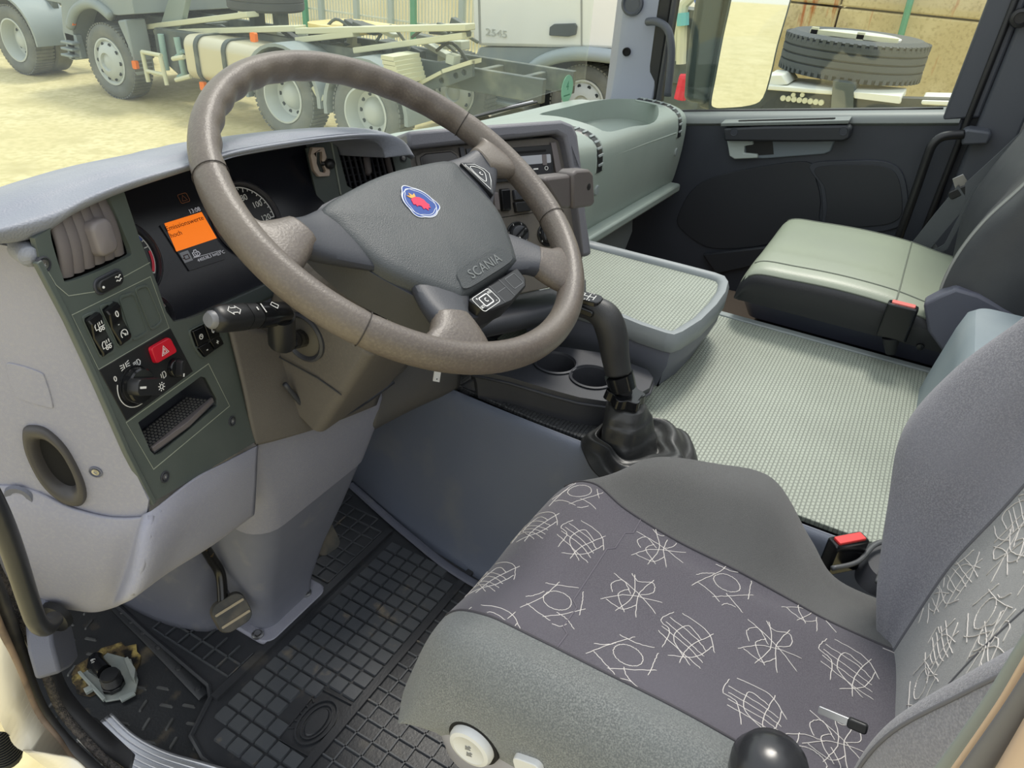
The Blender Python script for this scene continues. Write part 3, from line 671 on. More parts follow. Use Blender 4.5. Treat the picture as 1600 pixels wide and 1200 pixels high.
# blank cover outline and screws on the flank
m = MB(); cov = [SF.pix(*p) for p in smooth_poly([(10, 572), (20, 567), (62, 580), (72, 592), (83, 630), (78, 637), (30, 622), (22, 612)], 3)]
m.prism(SF, cov, -0.003, 0.0012, scale=0.985); m.build('blank_cover', LAV, parent=dash, bevel=0.0005, smooth=30)
def screw(frame, px, py, r=0.006, parent=dash, c=0.0, material=None):
    a, b = frame.pix(px, py, c); f = frame.at(a, b, c); m = MB()
    m.lathe(f, [(r*1.25, -0.002), (r*1.25, 0.0012), (r*1.05, 0.0016), (r, -0.0005), (r*0.8, 0.0005), (r*0.35, 0.0005)], 20)
    o = m.build('screw_cup', material or DARKG, parent=parent, smooth=40)
    m = MB(); m.lathe(f, [(r*0.75, 0.0), (r*0.7, 0.0014), (r*0.3, 0.0016), (r*0.25, 0.0006), (0.0001, 0.0006)], 16); m.build('screw', METAL, parent=o, smooth=40); return o
screw(SF, 150, 737, 0.0055, material=LAVD); screw(PF, 68, 413, 0.0055, c=0.0015); screw(PF, 257, 745, 0.0052, c=0.0015); screw(PF, 362, 658, 0.0052, c=0.0015)
# ---- lower bolster panel (below the seam)
rows = [
 [SP(-80, 756, -.004), SP(0, 756, -.002), SP(55, 764, -.002), SP(110, 790), SP(170, 806), SP(222, 806), PP(238, 797, 0.0), PP(300, 748, 0.0), PP(350, 722, 0.0), PP(400, 696, 0.0)],
 [SP(-80, 800, .004), SP(0, 800, .006), SP(60, 810, .006), SP(112, 828, 0.006), SP(165, 840, 0.006), SP(214, 838, 0.004), PP(230, 832, 0.006), PP(300, 785, 0.004), PP(350, 752, 0.004), PP(398, 722, 0.004)],
 [SP(-70, 870, .004), SP(10, 870, .006), SP(70, 880, .006), SP(120, 892, 0.006), SP(160, 898, 0.004), SP(200, 893, 0.002), PP(220, 884, 0.004), PP(285, 838, 0.000), PP(345, 800, 0.0), PP(396, 765, 0.0)],
 [SP(-60, 925, -.006), SP(40, 925, -.006), SP(75, 938, -.006), SP(118, 946, -0.008), SP(150, 949, -0.010), SP(182, 941, -0.010), PP(204, 930, -0.010), PP(262, 888, -0.012), PP(330, 846, -0.012), PP(394, 800, -0.012)],
 [SP(-60, 925, -.03)-vec(0, 0, .004), SP(40, 925, -.03)-vec(0, 0, .004), SP(75, 936, -.03), SP(118, 942, -0.03), SP(150, 945, -0.035), SP(182, 935, -0.035), PP(204, 924, -0.035), PP(262, 884, -0.035), PP(330, 842, -0.035), PP(394, 796, -0.035)]]
m = MB(); m.grid(patch(rows, 6, 6)); m.build('lower_panel', LAV, parent=dash, smooth=180, solid=0.004)
# two moulded ribs down the ridge
m = MB()
for dx in (0, 12):
    m.tube([PP(236+dx, 806+dx*-.7, 0.004), PP(232+dx, 838-dx*.7, 0.0075), PP(222+dx, 884-dx*.7, 0.0055), PP(206+dx, 928-dx*.7, -0.007)], 0.0035, 8)
m.build('moulded_rib', LAV, parent=dash, smooth=180)
screw(PF, 279, 789, 0.006, c=0.004, material=LAVD)
a_, b_ = SF.pix(30, 778, 0.004); m = MB(); m.lathe(SF.at(a_, b_, 0.003), [(0.016, 0.0), (0.014, 0.003), (0.008, 0.0022), (0.006, -0.004), (0.001, -0.004)], 24); m.build('screw_recess', LAVD, parent=dash, smooth=60)
# ---- switch panel
sp_out = [PF.pix(*p) for p in [(52, 372), (187, 285), (216, 372), (243, 442), (258, 487), (270, 503), (300, 496), (414, 452), (408, 480), (362, 522), (376, 598), (390, 650), (398, 690), (240, 783), (222, 752), (196, 700), (150, 592), (108, 497), (62, 410)]]
vh = [PF.pix(*p) for p in smooth_poly([(77, 366), (82, 352), (120, 330), (162, 308), (172, 318), (192, 365), (203, 393), (196, 402), (150, 424), (104, 440), (96, 432), (84, 395)], 3)]
ph = [PF.pix(*p) for p in [(214, 660), (222, 654), (312, 588), (320, 590), (338, 624), (338, 634), (250, 708), (240, 711), (233, 704)]]
m = MB(); m.plate(PF, sp_out, [vh, ph], -0.004, 0.0015); swp = m.build('switch_panel', GREENG, parent=dash, smooth=30, bevel=0.0008)
m = MB(); m.line(PF, [PF.pix(*p) for p in [(56, 408), (104, 500), (150, 600), (196, 705), (238, 786)]], 0.006, -0.002, 0.006); m.build('panel_edge', GREENG, parent=swp, bevel=0.001)
# seam grooves and module outlines
m = MB(); lw = 0.0007
def gl(pts, closed=False, wd=lw): m.line(PF, [PF.pix(*p) for p in pts], wd, 0.0013, 0.0005, closed=closed)
gl([(72, 423), (85, 445), (105, 462), (150, 455), (232, 410)]); gl([(110, 492), (233, 432), (262, 512), (152, 577)], True); gl([(195, 660), (324, 568), (357, 634), (238, 733)], True, 0.0011)
m.build('panel_seam', mat('light seam', (150, 156, 142), 0.5), parent=swp, smooth=0)
# round-slat air vent
vent = MB(); vb = [PF.pix(*p) for p in smooth_poly([(74, 364), (80, 350), (118, 328), (162, 304), (174, 316), (194, 363), (206, 394), (198, 405), (150, 427), (104, 443), (93, 434), (82, 396)], 3)]
vent.prism(PF, vb, -0.040, -0.022); vent.loft([[PF.pt(a, b, c) for a, b in vb] for c in (-0.001, -0.032)], caps=False); vo = vent.build('air_vent', VOID, parent=dash)
tl, tr, br, bl = PF.pix(88, 352), PF.pix(172, 312), PF.pix(200, 395), PF.pix(104, 436)
for k in range(6):
    f0 = (k+0.5)/6
    top = Vector((tl[0]+(tr[0]-tl[0])*f0, tl[1]+(tr[1]-tl[1])*f0)); bot = Vector((bl[0]+(br[0]-bl[0])*f0, bl[1]+(br[1]-bl[1])*f0))
    m = MB(); wd = 0.0082
    pts = []
    for t_ in np.linspace(-0.06, 1.0, 12):
        q = top.lerp(bot, t_); pts.append(PF.pt(q.x, q.y, 0.000+0.003*sin(pi*max(0, min(1, t_)))-0.006))
    m.tube(pts, 0.0072, 14, flat=0.55, up=PF.n); m.build('slat', TAUPE, parent=vo, smooth=60)
kc = PF.pix(153, 370); ang_ = math.atan2(*(Vector(tl)-Vector(bl)).yx)-pi/2
m = MB(); kf = PF.at(kc[0], kc[1], 0.004)
m.loft([[kf.pt(a*s, b*s, c) for a, b in rr(0, 0, 0.0245, 0.033, 0.008, 6)] for s, c in ((1.0, -0.008), (1.0, 0.001), (0.95, 0.004), (0.8, 0.0055), (0.02, 0.006))]); m.build('vent_knob', mat('mid taupe knob', (122, 116, 116), 0.5), parent=vo, smooth=60)
# small fog switch under the vent
def cen(pts): return (sum(p[0] for p in pts)/len(pts), sum(p[1] for p in pts)/len(pts))
fa = PF.pix(167, 440); ff = PF.at(fa[0], fa[1], 0.0015, 0.0)
def icon(lst, parent, frame, wd=0.0008, c=0.0):
    mm = MB()
    for pts, cl in lst: mm.line(frame, pts, wd, c, 0.0003, closed=cl)
    return mm.build('symbol', WHITE, parent=parent, smooth=0)
m = MB(); m.prism(ff, rr(0, 0, 0.037, 0.0165, 0.0075), -0.003, 0.0015); fg = m.build('vent_shutoff_switch', DARKG, parent=swp, bevel=0.001)
m = MB(); m.prism(ff, rr(0, 0, 0.033, 0.0125, 0.006), 0.001, 0.0045, scale=0.92); fb = m.build('rocker', BLACK, parent=fg, bevel=0.001)
icon([([(0.005+x*0.001, 0.0022+0.0009*sin(x*1.3)) for x in range(0, 8)], False), ([(0.005+x*0.001, -0.0015+0.0009*sin(x*1.3)) for x in range(0, 8)], False)], fb, ff, 0.0009, 0.0046)
m = MB(); m.lathe(ff.at(-0.0115, -0.0005, 0.0042), [(0.0014, 0), (0.0012, 0.0008), (0.0001, 0.001)], 12); m.build('pilot_light', WHITE, parent=fb)
# rocker switches and blanks
def quad_rr(pxs, r=0.004, shrink=1.0):
    q = [PF.pix(*p) for p in pxs]; c = cen(q); out = []
    q = [Vector((c[0]+(a-c[0])*shrink, c[1]+(b-c[1])*shrink)) for a, b in q]; n = len(q)
    for i in range(n):
        p0, p1, p2 = q[i-1], q[i], q[(i+1) % n]; d0 = (p0-p1).normalized()*r; d2 = (p2-p1).normalized()*r
        for t_ in (0, .25, .5, .75, 1): a = p1+d0; b = p1+d2; out.append(tuple((a.lerp(p1, t_)).lerp(p1.lerp(b, t_), t_)))
    return out, c
def rocker(pxs, blank=False):
    o_, c = quad_rr(pxs)
    m = MB(); m.plate(PF, quad_rr(pxs, 0.005, 1.12)[0], [quad_rr(pxs, 0.0045, 1.0)[0]], 0.0, 0.0028); sw = m.build('rocker_switch' if not blank else 'switch_blank', GREENG, parent=swp, smooth=40, bevel=0.0006)
    if blank:
        m = MB(); m.prism(PF, o_, -0.002, 0.0004); m.build('blank_face', GREENG, parent=sw); return sw, c
    m = MB(); q = [PF.pix(*p) for p in pxs]; top = ((q[0][0]+q[1][0])/2, (q[0][1]+q[1][1])/2); bot = ((q[2][0]+q[3][0])/2, (q[2][1]+q[3][1])/2); w_ = (Vector(q[0])-Vector(q[1])).length
    T_ = Vector(top); B_ = Vector(bot); ax_ = (B_-T_); L_ = ax_.length; ax_.normalize(); nx = Vector((-ax_.y, ax_.x))
    prof = [(0.0, 0.002), (0.03, 0.007), (0.12, 0.0085), (0.5, 0.0035), (0.88, 0.006), (0.97, 0.0045), (1.0, 0.001)]
    rg = []
    for t_, hgt in prof:
        cpos = T_+ax_*(L_*t_); ww = w_*0.46*(0.9 if t_ in (0.0, 1.0) else 1)
        rg.append([PF.pt(*(cpos+nx*ww), -0.002), PF.pt(*(cpos+nx*ww), hgt-0.001), PF.pt(*(cpos+nx*ww*0.85), hgt), PF.pt(*(cpos-nx*ww*0.85), hgt), PF.pt(*(cpos-nx*ww), hgt-0.001), PF.pt(*(cpos-nx*ww), -0.002)])
    m.loft(rg); rk = recalc(m.build('rocker', BLACKG, parent=sw, smooth=30)); return rk, (T_, B_)
RA, (TA, BA) = rocker([(126, 497), (148, 488), (176, 546), (154, 557)])
RB, (TB, BB) = rocker([(154, 480), (177, 474), (203, 528), (182, 540)])
rocker([(184, 466), (205, 459), (227, 517), (205, 529)], True); rocker([(209, 453), (227, 447), (250, 501), (233, 513)], True)
def truck_icon(parent, pt, c):
    f = PF.at(pt.x, pt.y, c)
    icon([([(-0.005, -0.002), (-0.005, 0.002), (-0.0035, 0.0042), (-0.001, 0.0042), (-0.001, -0.002)], True), (circ(-0.0005, -0.0035, 0.0013, 10), True), (circ(0.0032, -0.0035, 0.0013, 10), True), ([(-0.001, -0.001), (0.0055, -0.001)], False), ([(0.001, 0.001), (0.001, 0.0045)], False), ([(0.0038, 0.001), (0.0038, 0.0045)], False)], parent, f, 0.0008)
truck_icon(RA, TA.lerp(BA, 0.27), 0.0075); truck_icon(RA, TA.lerp(BA, 0.76), 0.0058)
f = PF.at(*TB.lerp(BB, 0.22), 0.0080); mm = MB(); mm.text(f, '0', 0.009); mm.text(PF.at(*TB.lerp(BB, 0.5), 0.0042), '-', 0.006)
f = PF.at(*TB.lerp(BB, 0.76), 0.0058); mm.line(f, [(0.0042*cos(radians(a)), 0.0042*sin(radians(a))) for a in range(-40, 225, 15)], 0.0008); mm.line(f, [(-0.002, 0.002), (0.001, -0.001)], 0.001); mm.line(f, circ(0.001, -0.001, 0.001, 8), 0.0006, closed=True)
mm.build('symbol', WHITE, parent=RB, smooth=0)
# headlamp module
m = MB(); m.prism(PF, [PF.pix(*p) for p in [(152, 578), (264, 513), (299, 580), (195, 657)]], 0.0, 0.0022); hm = m.build('light_module', BLACK, parent=swp, bevel=0.0004)
hz, hc_ = quad_rr([(227, 543), (259, 525), (271, 549), (236, 569)], 0.004)
m = MB(); m.prism(PF, hz, 0.002, 0.0065, scale=0.93); hb = m.build('hazard_button', RED, parent=swp, bevel=0.0008, smooth=30)
f = PF.at(*hc_, 0.0066); icon([([(0, 0.0052), (-0.0052, -0.004), (0.0052, -0.004)], True), ([(0, 0.0022), (-0.0026, -0.0026), (0.0026, -0.0026)], True)], hb, f, 0.0010)
kc = PF.pix(207, 601); f = PF.at(*kc, 0.0022)
m = MB(); m.lathe(f, [(0.0205, 0), (0.0200, 0.002), (0.0185, 0.0025), (0.0180, 0.009), (0.0165, 0.0105), (0.001, 0.0108)], 40); hk = m.build('headlamp_knob', BLACKG, parent=swp, smooth=40)
f2 = f.at(0, 0, 0.0, radians(-28)); m = MB(); m.loft([[f2.pt(a*s, b*s, c) for a, b in rr(0.001, 0, 0.041, 0.0175, 0.006)] for s, c in ((1, 0.009), (0.98, 0.0185), (0.92, 0.0205), (0.02, 0.021))]); kg = m.build('grip', BLACK, parent=hk, smooth=50)
m = MB(); m.line(f2, [(-0.016, 0.0), (-0.008, 0.0)], 0.0022, 0.0209); sf2 = f2.at(0.0135, 0, 0.0207)
m.line(sf2, circ(0, 0, 0.0022, 12), 0.0007, closed=True)
for k in range(8): m.line(sf2, [(0.0033*cos(k*pi/4), 0.0033*sin(k*pi/4)), (0.0047*cos(k*pi/4), 0.0047*sin(k*pi/4))], 0.0008)
m.build('symbol', WHITE, parent=hk, smooth=0)
m = MB(); m.line(f, [(0.0225*cos(radians(a)), 0.0225*sin(radians(a))) for a in range(150, 325, 8)], 0.0008, 0.0003)
m.text(PF.at(*PF.pix(177, 592), 0.0023), '0', 0.008); g = PF.at(*PF.pix(192, 571), 0.0023)
for s in (-1, 1):
    m.line(g, [(s*0.0015, -0.0025), (s*0.0015, 0.0025)], 0.0009)
    for k in (-1, 0, 1): m.line(g, [(s*0.003, k*0.002), (s*0.006, k*0.0028)], 0.0007)
g = PF.at(*PF.pix(211, 567), 0.0023); m.line(g, [(0.0005, -0.0033), (0.0005, 0.0033), (0.003, 0.0028), (0.0045, 0), (0.003, -0.0028)], 0.0009, closed=True)
for k in (-1.5, -0.5, 0.5, 1.5): m.line(g, [(-0.001, k*0.0016), (-0.005, k*0.0016)], 0.0006)
g = PF.at(*PF.pix(253, 585), 0.0023); m.line(g, [(-0.0015, -0.0035), (-0.0015, 0.0035), (0.002, 0.003), (0.003, 0), (0.002, -0.003)], 0.0008, closed=True); m.line(g, [(-0.004, 0.003), (-0.004, -0.003)], 0.0007)
m.build('symbol', WHITE, parent=hm, smooth=0)
kc = PF.pix(269, 574); f = PF.at(*kc, 0.0022); m = MB(); m.lathe(f, [(0.0105, 0), (0.0105, 0.004), (0.0095, 0.0055), (0.001, 0.006)], 28); dk = m.build('dimmer_knob', BLACKG, parent=swp, smooth=40)
f2 = f.at(0, 0, 0, radians(62)); m = MB(); m.loft([[f2.pt(a*s, b*s, c) for a, b in rr(0, 0, 0.019, 0.008, 0.003)] for s, c in ((1, 0.004), (0.96, 0.011), (0.85, 0.0125), (0.02, 0.013))]); m.build('grip', BLACK, parent=dk, smooth=50)
m = MB(); m.line(f2, [(-0.0085, 0), (-0.005, 0)], 0.0018, 0.0129); m.build('symbol', WHITE, parent=dk, smooth=0)
# trip computer keys
for (pxs, syms) in (([(294, 517), (331, 499), (340, 524), (303, 543)], ('clock', '0')), ([(303, 543), (338, 522), (346, 536), (315, 558)], ('-', '+'))):
    q = [PF.pix(*p) for p in pxs]; o_, c_ = quad_rr(pxs, 0.004, 1.04); m = MB(); m.plate(PF, quad_rr(pxs, 0.005, 1.15)[0], [o_], 0.001, 0.0035); kb = m.build('key_frame', GREENG, parent=swp, bevel=0.0005)
    for s in (0, 1):
        a = Vector(q[0]).lerp(Vector(q[1]), 0.5*s+0.02); b = Vector(q[0]).lerp(Vector(q[1]), 0.5*s+0.48); d_ = Vector(q[3]).lerp(Vector(q[2]), 0.5*s+0.02); e_ = Vector(q[3]).lerp(Vector(q[2]), 0.5*s+0.48)
        m = MB(); m.prism(PF, [tuple(d_), tuple(e_), tuple(b), tuple(a)], 0.001, 0.005, scale=0.92); k_ = m.build('key', BLACKG, parent=kb, bevel=0.0006)
        mid = (a+b+d_+e_)/4; f = PF.at(mid.x, mid.y, 0.0051); m = MB()
        if syms[s] == 'clock': m.line(f, circ(0, 0, 0.0028, 14), 0.0007, closed=True); m.line(f, [(0, 0.0016), (0, 0), (0.0014, 0)], 0.0006)
        else: m.text(f, syms[s], 0.009)
        m.build('symbol', WHITE, parent=k_, smooth=0)
        k_.parent = swp; kb_ = kb
# storage pocket
pc_ = cen(ph); m = MB()
rings = [[PF.pt(a, b, c) for a, b in sc(ph, s, pc_)] for s, c in ((1.0, 0.0), (1.0, -0.030), (0.97, -0.045))]
m.loft(rings, caps=False); b0 = len(m.v); m.prism(PF, sc(ph, 0.99, pc_), -0.050, -0.045); recalc(m.build('storage_pocket', DARKG, parent=dash, smooth=30))
# patterned rubber shelf inside the pocket with a curved front lip
a0, b0, c0, d0 = PF.pix(226, 704), PF.pix(330, 632), PF.pix(336, 628), PF.pix(240, 710)
lip = MB(); s0 = Vector(PF.pix(243, 707)); s1 = Vector(PF.pix(337, 628))
shelf = Fr(PF.pt(s0.x, s0.y+0.0005, -0.002), (PF.pt(s1.x, s1.y, 0)-PF.pt(s0.x, s0.y, 0)), -PF.n)
Ls_ = (s1-s0).length; m = MB(); m.prism(shelf, [(0.0, 0.0), (Ls_*0.5, -0.004), (Ls_, 0.0), (Ls_, 0.040), (0, 0.040)], -0.002, 0.001); sh_ = m.build('shelf', DARKG, parent=COL.objects['storage_pocket'])
m = MB()
for i in range(20):
    for j in range(7):
        m.prism(shelf, rr(0.003+i*(Ls_-0.006)/19, 0.005+j*0.005, 0.0028, 0.0028, 0.0006, 1), 0.001, 0.0022)
m.build('shelf_studs', mat('grey rubber studs', (120, 118, 112), 0.5), parent=COL.objects['storage_pocket'], smooth=0)
m = MB(); m.prism(shelf, [(x, y) for x, y in [(0, 0.0), (Ls_*0.5, -0.005), (Ls_, 0.0), (Ls_, 0.0035), (Ls_*0.5, 0.0035), (0, 0.0035)]], -0.001, 0.0055); m.build('shelf_lip', TAUPE, parent=COL.objects['storage_pocket'], bevel=0.0008)

# ---- instrument cluster
KF = Fr(P(295, 362, y=0.22), (1, 0, 0), (0, 0.5, 0.866))
a_l, _ = KF.pix(190, 300)
clus = thing('instrument_cluster', 'dark instrument cluster glowing with an orange warning display behind the steering wheel', 'instrument cluster', KF.pt(0.05, 0, -0.01))
m = MB(); m.prism(KF, [(-0.11, -0.10), (0.20, -0.10), (0.24, 0.02), (0.24, 0.062), (0.10, 0.074), (-0.11, 0.082)], -0.02, -0.006); m.build('dial_plate', NAVY, parent=clus)
m = MB(); m.box((0.05, -0.098, 0.008), (0.33, 0.02, 0.030), KF); m.build('cluster_surround', mat('dark teal surround', (46, 54, 54), 0.5), parent=clus, bevel=0.003)
def gauge(cx, cy, r, name, marks, a0, a1, arcs):
    f = KF.at(cx, cy, -0.005); m = MB(); m.lathe(f, [(r*1.12, 0.0), (r*1.10, 0.006), (r*1.03, 0.008), (r, 0.002), (r, 0.0)], 56); g = m.build(name, mat('gunmetal bezel', (92, 92, 98), 0.3, metal=0.4), parent=clus, smooth=60)
    m = MB(); m.lathe(f, [(r*0.99, 0.0005), (r*0.3, 0.0006), (0.0005, 0.0006)], 48); m.build('dial', mat('dial black', (14, 15, 18), 0.35), parent=g)
    m = MB(); n = len(marks)
    m.line(f, [(r*0.93*cos(radians(a0+(a1-a0)*k/60)), r*0.93*sin(radians(a0+(a1-a0)*k/60))) for k in range(61)], r*0.03, 0.0008)
    for k in range(4*(n-1)+1):
        a = radians(a0+(a1-a0)*k/(4*(n-1))); l_ = 0.80 if k % 4 == 0 else 0.86
        m.line(f, [(r*l_*cos(a), r*l_*sin(a)), (r*0.93*cos(a), r*0.93*sin(a))], r*0.025, 0.0008)
    for k, t_ in enumerate(marks):
        a = radians(a0+(a1-a0)*k/(n-1)); m.text(f, t_, r*0.24, r*0.64*cos(a), r*0.64*sin(a), c=0.0008)
    m.build('markings', WHITE, parent=g, smooth=0)
    for (b0_, b1_, mm_) in arcs:
        m = MB(); m.line(f, [(r*0.89*cos(radians(b0_+(b1_-b0_)*k/20)), r*0.89*sin(radians(b0_+(b1_-b0_)*k/20))) for k in range(21)], r*0.07, 0.001); m.build('coloured_arc', mm_, parent=g, smooth=0)
    m = MB(); an = radians(a0-8); m.line(f, [(-r*0.12*cos(an), -r*0.12*sin(an)), (r*0.8*cos(an), r*0.8*sin(an))], r*0.04, 0.003, 0.001); m.lathe(f, [(r*0.12, 0.001), (r*0.11, 0.005), (0.0005, 0.005)], 20); m.build('needle', RED, parent=g)
    return g
REDM = mat('red gauge marking', (220, 30, 60), 0.4); BLUEM = mat('blue gauge marking', (60, 90, 170), 0.4)
gx, gy = -0.093, -0.004; gauge(gx, gy, 0.043, 'tachometer', ['0', '5', '10', '15', '20', '25', '30'], 230, -40, [(48, 18, BLUEM), (-2, -38, REDM)])
gx, gy = 0.088, -0.009; gauge(gx, gy, 0.045, 'speedometer', ['0', '20', '40', '60', '80', '100', '120'], 225, -10, [])
gx, gy = KF.pix(240, 492); gauge(gx, gy, 0.022, 'fuel_gauge', ['C', 'H'], 150, 10, [(55, 15, REDM)])
# display
c4 = [KF.pix(*p, -0.004) for p in [(250, 352), (313, 323), (352, 405), (296, 423)]]
m = MB(); m.prism(KF, c4, -0.006, -0.0040); dsp = m.build('display', mat('display black', (22, 22, 30), 0.3), parent=clus)
oq = [KF.pix(*p, -0.0035) for p in [(257, 349), (315, 331), (339, 372), (276, 393)]]
m = MB(); m.prism(KF, oq, -0.0042, -0.0036); m.build('lit_screen', mat('lit orange screen', (236, 116, 22), 0.5, emit=((240, 118, 20), 0.55)), parent=dsp)
BLKT = mat('dark screen text', (58, 24, 10), 0.6); LGT = mat('lit grey screen text', (190, 190, 196), 0.6, emit=((180, 180, 190), 0.25))
oc = cen(oq); wq = (Vector(oq[1])-Vector(oq[0])).length; aq = math.atan2(oq[1][1]-oq[0][1], oq[1][0]-oq[0][0])
m = MB(); p_ = KF.pix(289, 349, -0.0035); m.text(KF, 'Emissionswerte', 0.0078, p_[0], p_[1], aq, -0.0035, 0.0002, sx=1.08); p_ = KF.pix(275, 366, -0.0035); m.text(KF, 'hoch', 0.0080, p_[0], p_[1], aq, -0.0035, 0.0002); m.build('screen_text', BLKT, parent=dsp, smooth=0)
m = MB(); p_ = KF.pix(304, 329, -0.004); m.text(KF, '13:08', 0.0075, p_[0], p_[1], aq, -0.0040, 0.0002)
p_ = KF.pix(326, 396, -0.004); m.text(KF, '440538,3 km', 0.0055, p_[0]-0.004, p_[1]-0.0035, aq, -0.0040, 0.0002); p_ = KF.pix(343, 396, -0.004); m.text(KF, '23°C', 0.0055, p_[0]+0.002, p_[1], aq, -0.0040, 0.0002)
l0, l1 = KF.pix(303, 405, -0.004), KF.pix(346, 393, -0.004); m.line(KF, [(l0[0], l0[1]+0.0015), (l1[0], l1[1]+0.0015)], 0.0005, -0.004, 0.0002)
e0 = KF.pix(306, 396, -0.004); f = KF.at(e0[0], e0[1], -0.004, aq); m.line(f, [(-0.004, -0.003), (-0.004, 0.002), (-0.002, 0.002), (-0.001, 0.004), (0.002, 0.004), (0.002, 0.002), (0.004, 0.001), (0.005, -0.002), (0.002, -0.0035)], 0.0011, closed=True); m.line(f, circ(0, -0.0005, 0.0018, 10), 0.0007, closed=True)
m.build('screen_text', LGT, parent=dsp, smooth=0)
e0 = KF.pix(291, 401, -0.004); f = KF.at(e0[0], e0[1], -0.004, aq); m = MB(); m.prism(f, rr(0, 0, 0.012, 0.0125, 0.0004, 1), 0, 0.0002); m.build('screen_tile', mat('grey screen tile', (150, 152, 160), 0.5), parent=dsp)
m = MB(); m.line(f, [(-0.003, -0.003), (-0.003, 0.002), (0.003, 0.002), (0.003, -0.003)], 0.0011, 0.0003, closed=True); m.line(f, [(-0.005, -0.001), (-0.003, -0.001)], 0.001, 0.0003); m.build('screen_engine', BLKT, parent=dsp, smooth=0)
e0 = KF.pix(288, 309, -0.004); f = KF.at(e0[0], e0[1], -0.0055, aq); m = MB(); m.line(f, rr(0, 0, 0.0125, 0.0105, 0.002), 0.0006, closed=True); m.line(f, [(0, 0.0035), (-0.0035, -0.003), (0.0035, -0.003)], 0.0007, closed=True); m.build('warning_lamp', mat('dim amber lamp', (150, 92, 50), 0.5), parent=clus, smooth=0)
# ---- right end of the binnacle with square vent
RF = Fr(P(570, 262, y=0.195), (cos(radians(24)), -sin(radians(24)), 0), (0.10, 0.22, 0.95))
bo = [RF.pix(*p) for p in [(478, 232), (520, 214), (590, 210), (612, 222), (640, 238), (650, 300), (620, 330), (560, 345), (500, 330)]]
vh2 = [RF.pix(*p) for p in [(526, 224), (530, 221), (598, 216), (606, 221), (617, 262), (621, 283), (616, 288), (552, 295), (543, 290)]]
m = MB(); m.plate(RF, bo, [vh2], -0.006, 0.0); rb = m.build('binnacle_end', GREENG, parent=dash, smooth=30, bevel=0.001)
m = MB(); vc = cen(vh2); m.loft([[RF.pt(a, b, c) for a, b in sc(vh2, s, vc)] for s, c in ((1.0, 0.0), (0.98, -0.03))], caps=False); m.prism(RF, vh2, -0.036, -0.030); v2 = recalc(m.build('air_vent', VOID, parent=dash))
def lerp2(p, q, t): return (p[0]+(q[0]-p[0])*t, p[1]+(q[1]-p[1])*t)
A_, B_, C_, D_ = (RF.pix(*p) for p in [(530, 222), (603, 218), (619, 285), (548, 293)])
for k in range(9):
    t_ = (k+0.35)/8.6; a, b = lerp2(A_, B_, t_), lerp2(D_, C_, t_)
    m = MB(); m.tube([RF.pt(*a, -0.007), RF.pt(*b, -0.007)], 0.0016 if k < 8 else 0.0035, 8, flat=2.4, up=RF.n); m.build('slat', DARKG if k < 8 else TAUPE, parent=v2)
for k in range(6):
    t_ = (k+0.6)/6.2; a, b = lerp2(A_, D_, t_), lerp2(B_, C_, t_); m = MB(); m.tube([RF.pt(*a, -0.020), RF.pt(*b, -0.020)], 0.004, 6, flat=0.35, up=RF.v); m.build('rear_slat', DARKG, parent=v2)
ka, kb2 = RF.pix(571, 244), RF.pix(575, 272); m = MB(); m.tube([RF.pt(*ka, -0.001), RF.pt(*lerp2(ka, kb2, 0.15), 0.003), RF.pt(*lerp2(ka, kb2, 0.85), 0.003), RF.pt(*kb2, -0.001)], [0.004, 0.0052, 0.0052, 0.004], 10); m.build('vent_knob', TAUPE, parent=v2, smooth=180)
screw(RF, 630, 247, 0.0045, c=0.0)
m = MB(); m.line(RF, [RF.pix(*p) for p in [(517, 222), (532, 304)]], 0.0022, -0.001, 0.003); m.build('panel_edge', mat('light edge', (140, 146, 134), 0.5), parent=rb)
# broken cream clip with a black knob
HF = Fr(RF.pt(*RF.pix(495, 252), 0.001), RF.u, RF.v)
cl = thing('broken_clip', 'small broken cream plastic clip with a black knob beside the cluster', 'clip', HF.o)
m = MB(); q = [HF.pix(*p) for p in [(484, 230), (502, 230), (507, 246), (504, 252), (512, 268), (511, 275), (494, 276), (486, 266), (481, 243)]]; qi = [HF.pix(*p) for p in [(491, 238), (499, 237), (499, 252), (505, 267), (503, 270), (496, 268), (491, 255)]]
CREAM = mat('cream plastic', (196, 178, 164), 0.5); m.plate(HF, q, [qi], 0.0, 0.010); m.build('bracket', CREAM, parent=cl, bevel=0.0012)
kk = HF.pix(510, 256); m = MB(); m.tube([HF.pt(*HF.pix(499, 255), 0.006), HF.pt(*kk, 0.010)], 0.004, 10); m.lathe(HF.at(*kk, 0.007), [(0.005, 0), (0.0072, 0.003), (0.0072, 0.007), (0.005, 0.010), (0.001, 0.0105)], 20); m.build('knob', BLACK, parent=cl, smooth=50)

# ================================================================ centre fascia
yw = radians(33); tl_ = radians(20); nh = Vector((-sin(yw), -cos(yw), 0))
FF = Fr(P(800, 240, y=0.085), (cos(yw), -sin(yw), 0), -nh*sin(tl_)+Vector((0, 0, 1))*cos(tl_))
fas = thing('centre_fascia', 'brown grey centre fascia with car radio and round heater knobs facing the driver', 'control panel', FF.pt(0, -0.12, -0.05))
fo = [FF.pix(*p) for p in [(628, 234), (700, 228), (862, 214), (880, 222), (890, 262), (905, 330), (912, 392), (905, 440), (760, 470), (690, 470), (655, 330)]]
m = MB(); m.prism(FF, fo, -0.06, 0.0); m.build('face_panel', BROWNG, parent=fas, bevel=0.002, smooth=30)
hood = [FF.pix(*p) for p in [(628, 208), (720, 200), (868, 190), (886, 197), (893, 214), (899, 262), (906, 335), (915, 398), (901, 402), (893, 335), (882, 262), (872, 217), (860, 211), (720, 226), (632, 236)]]
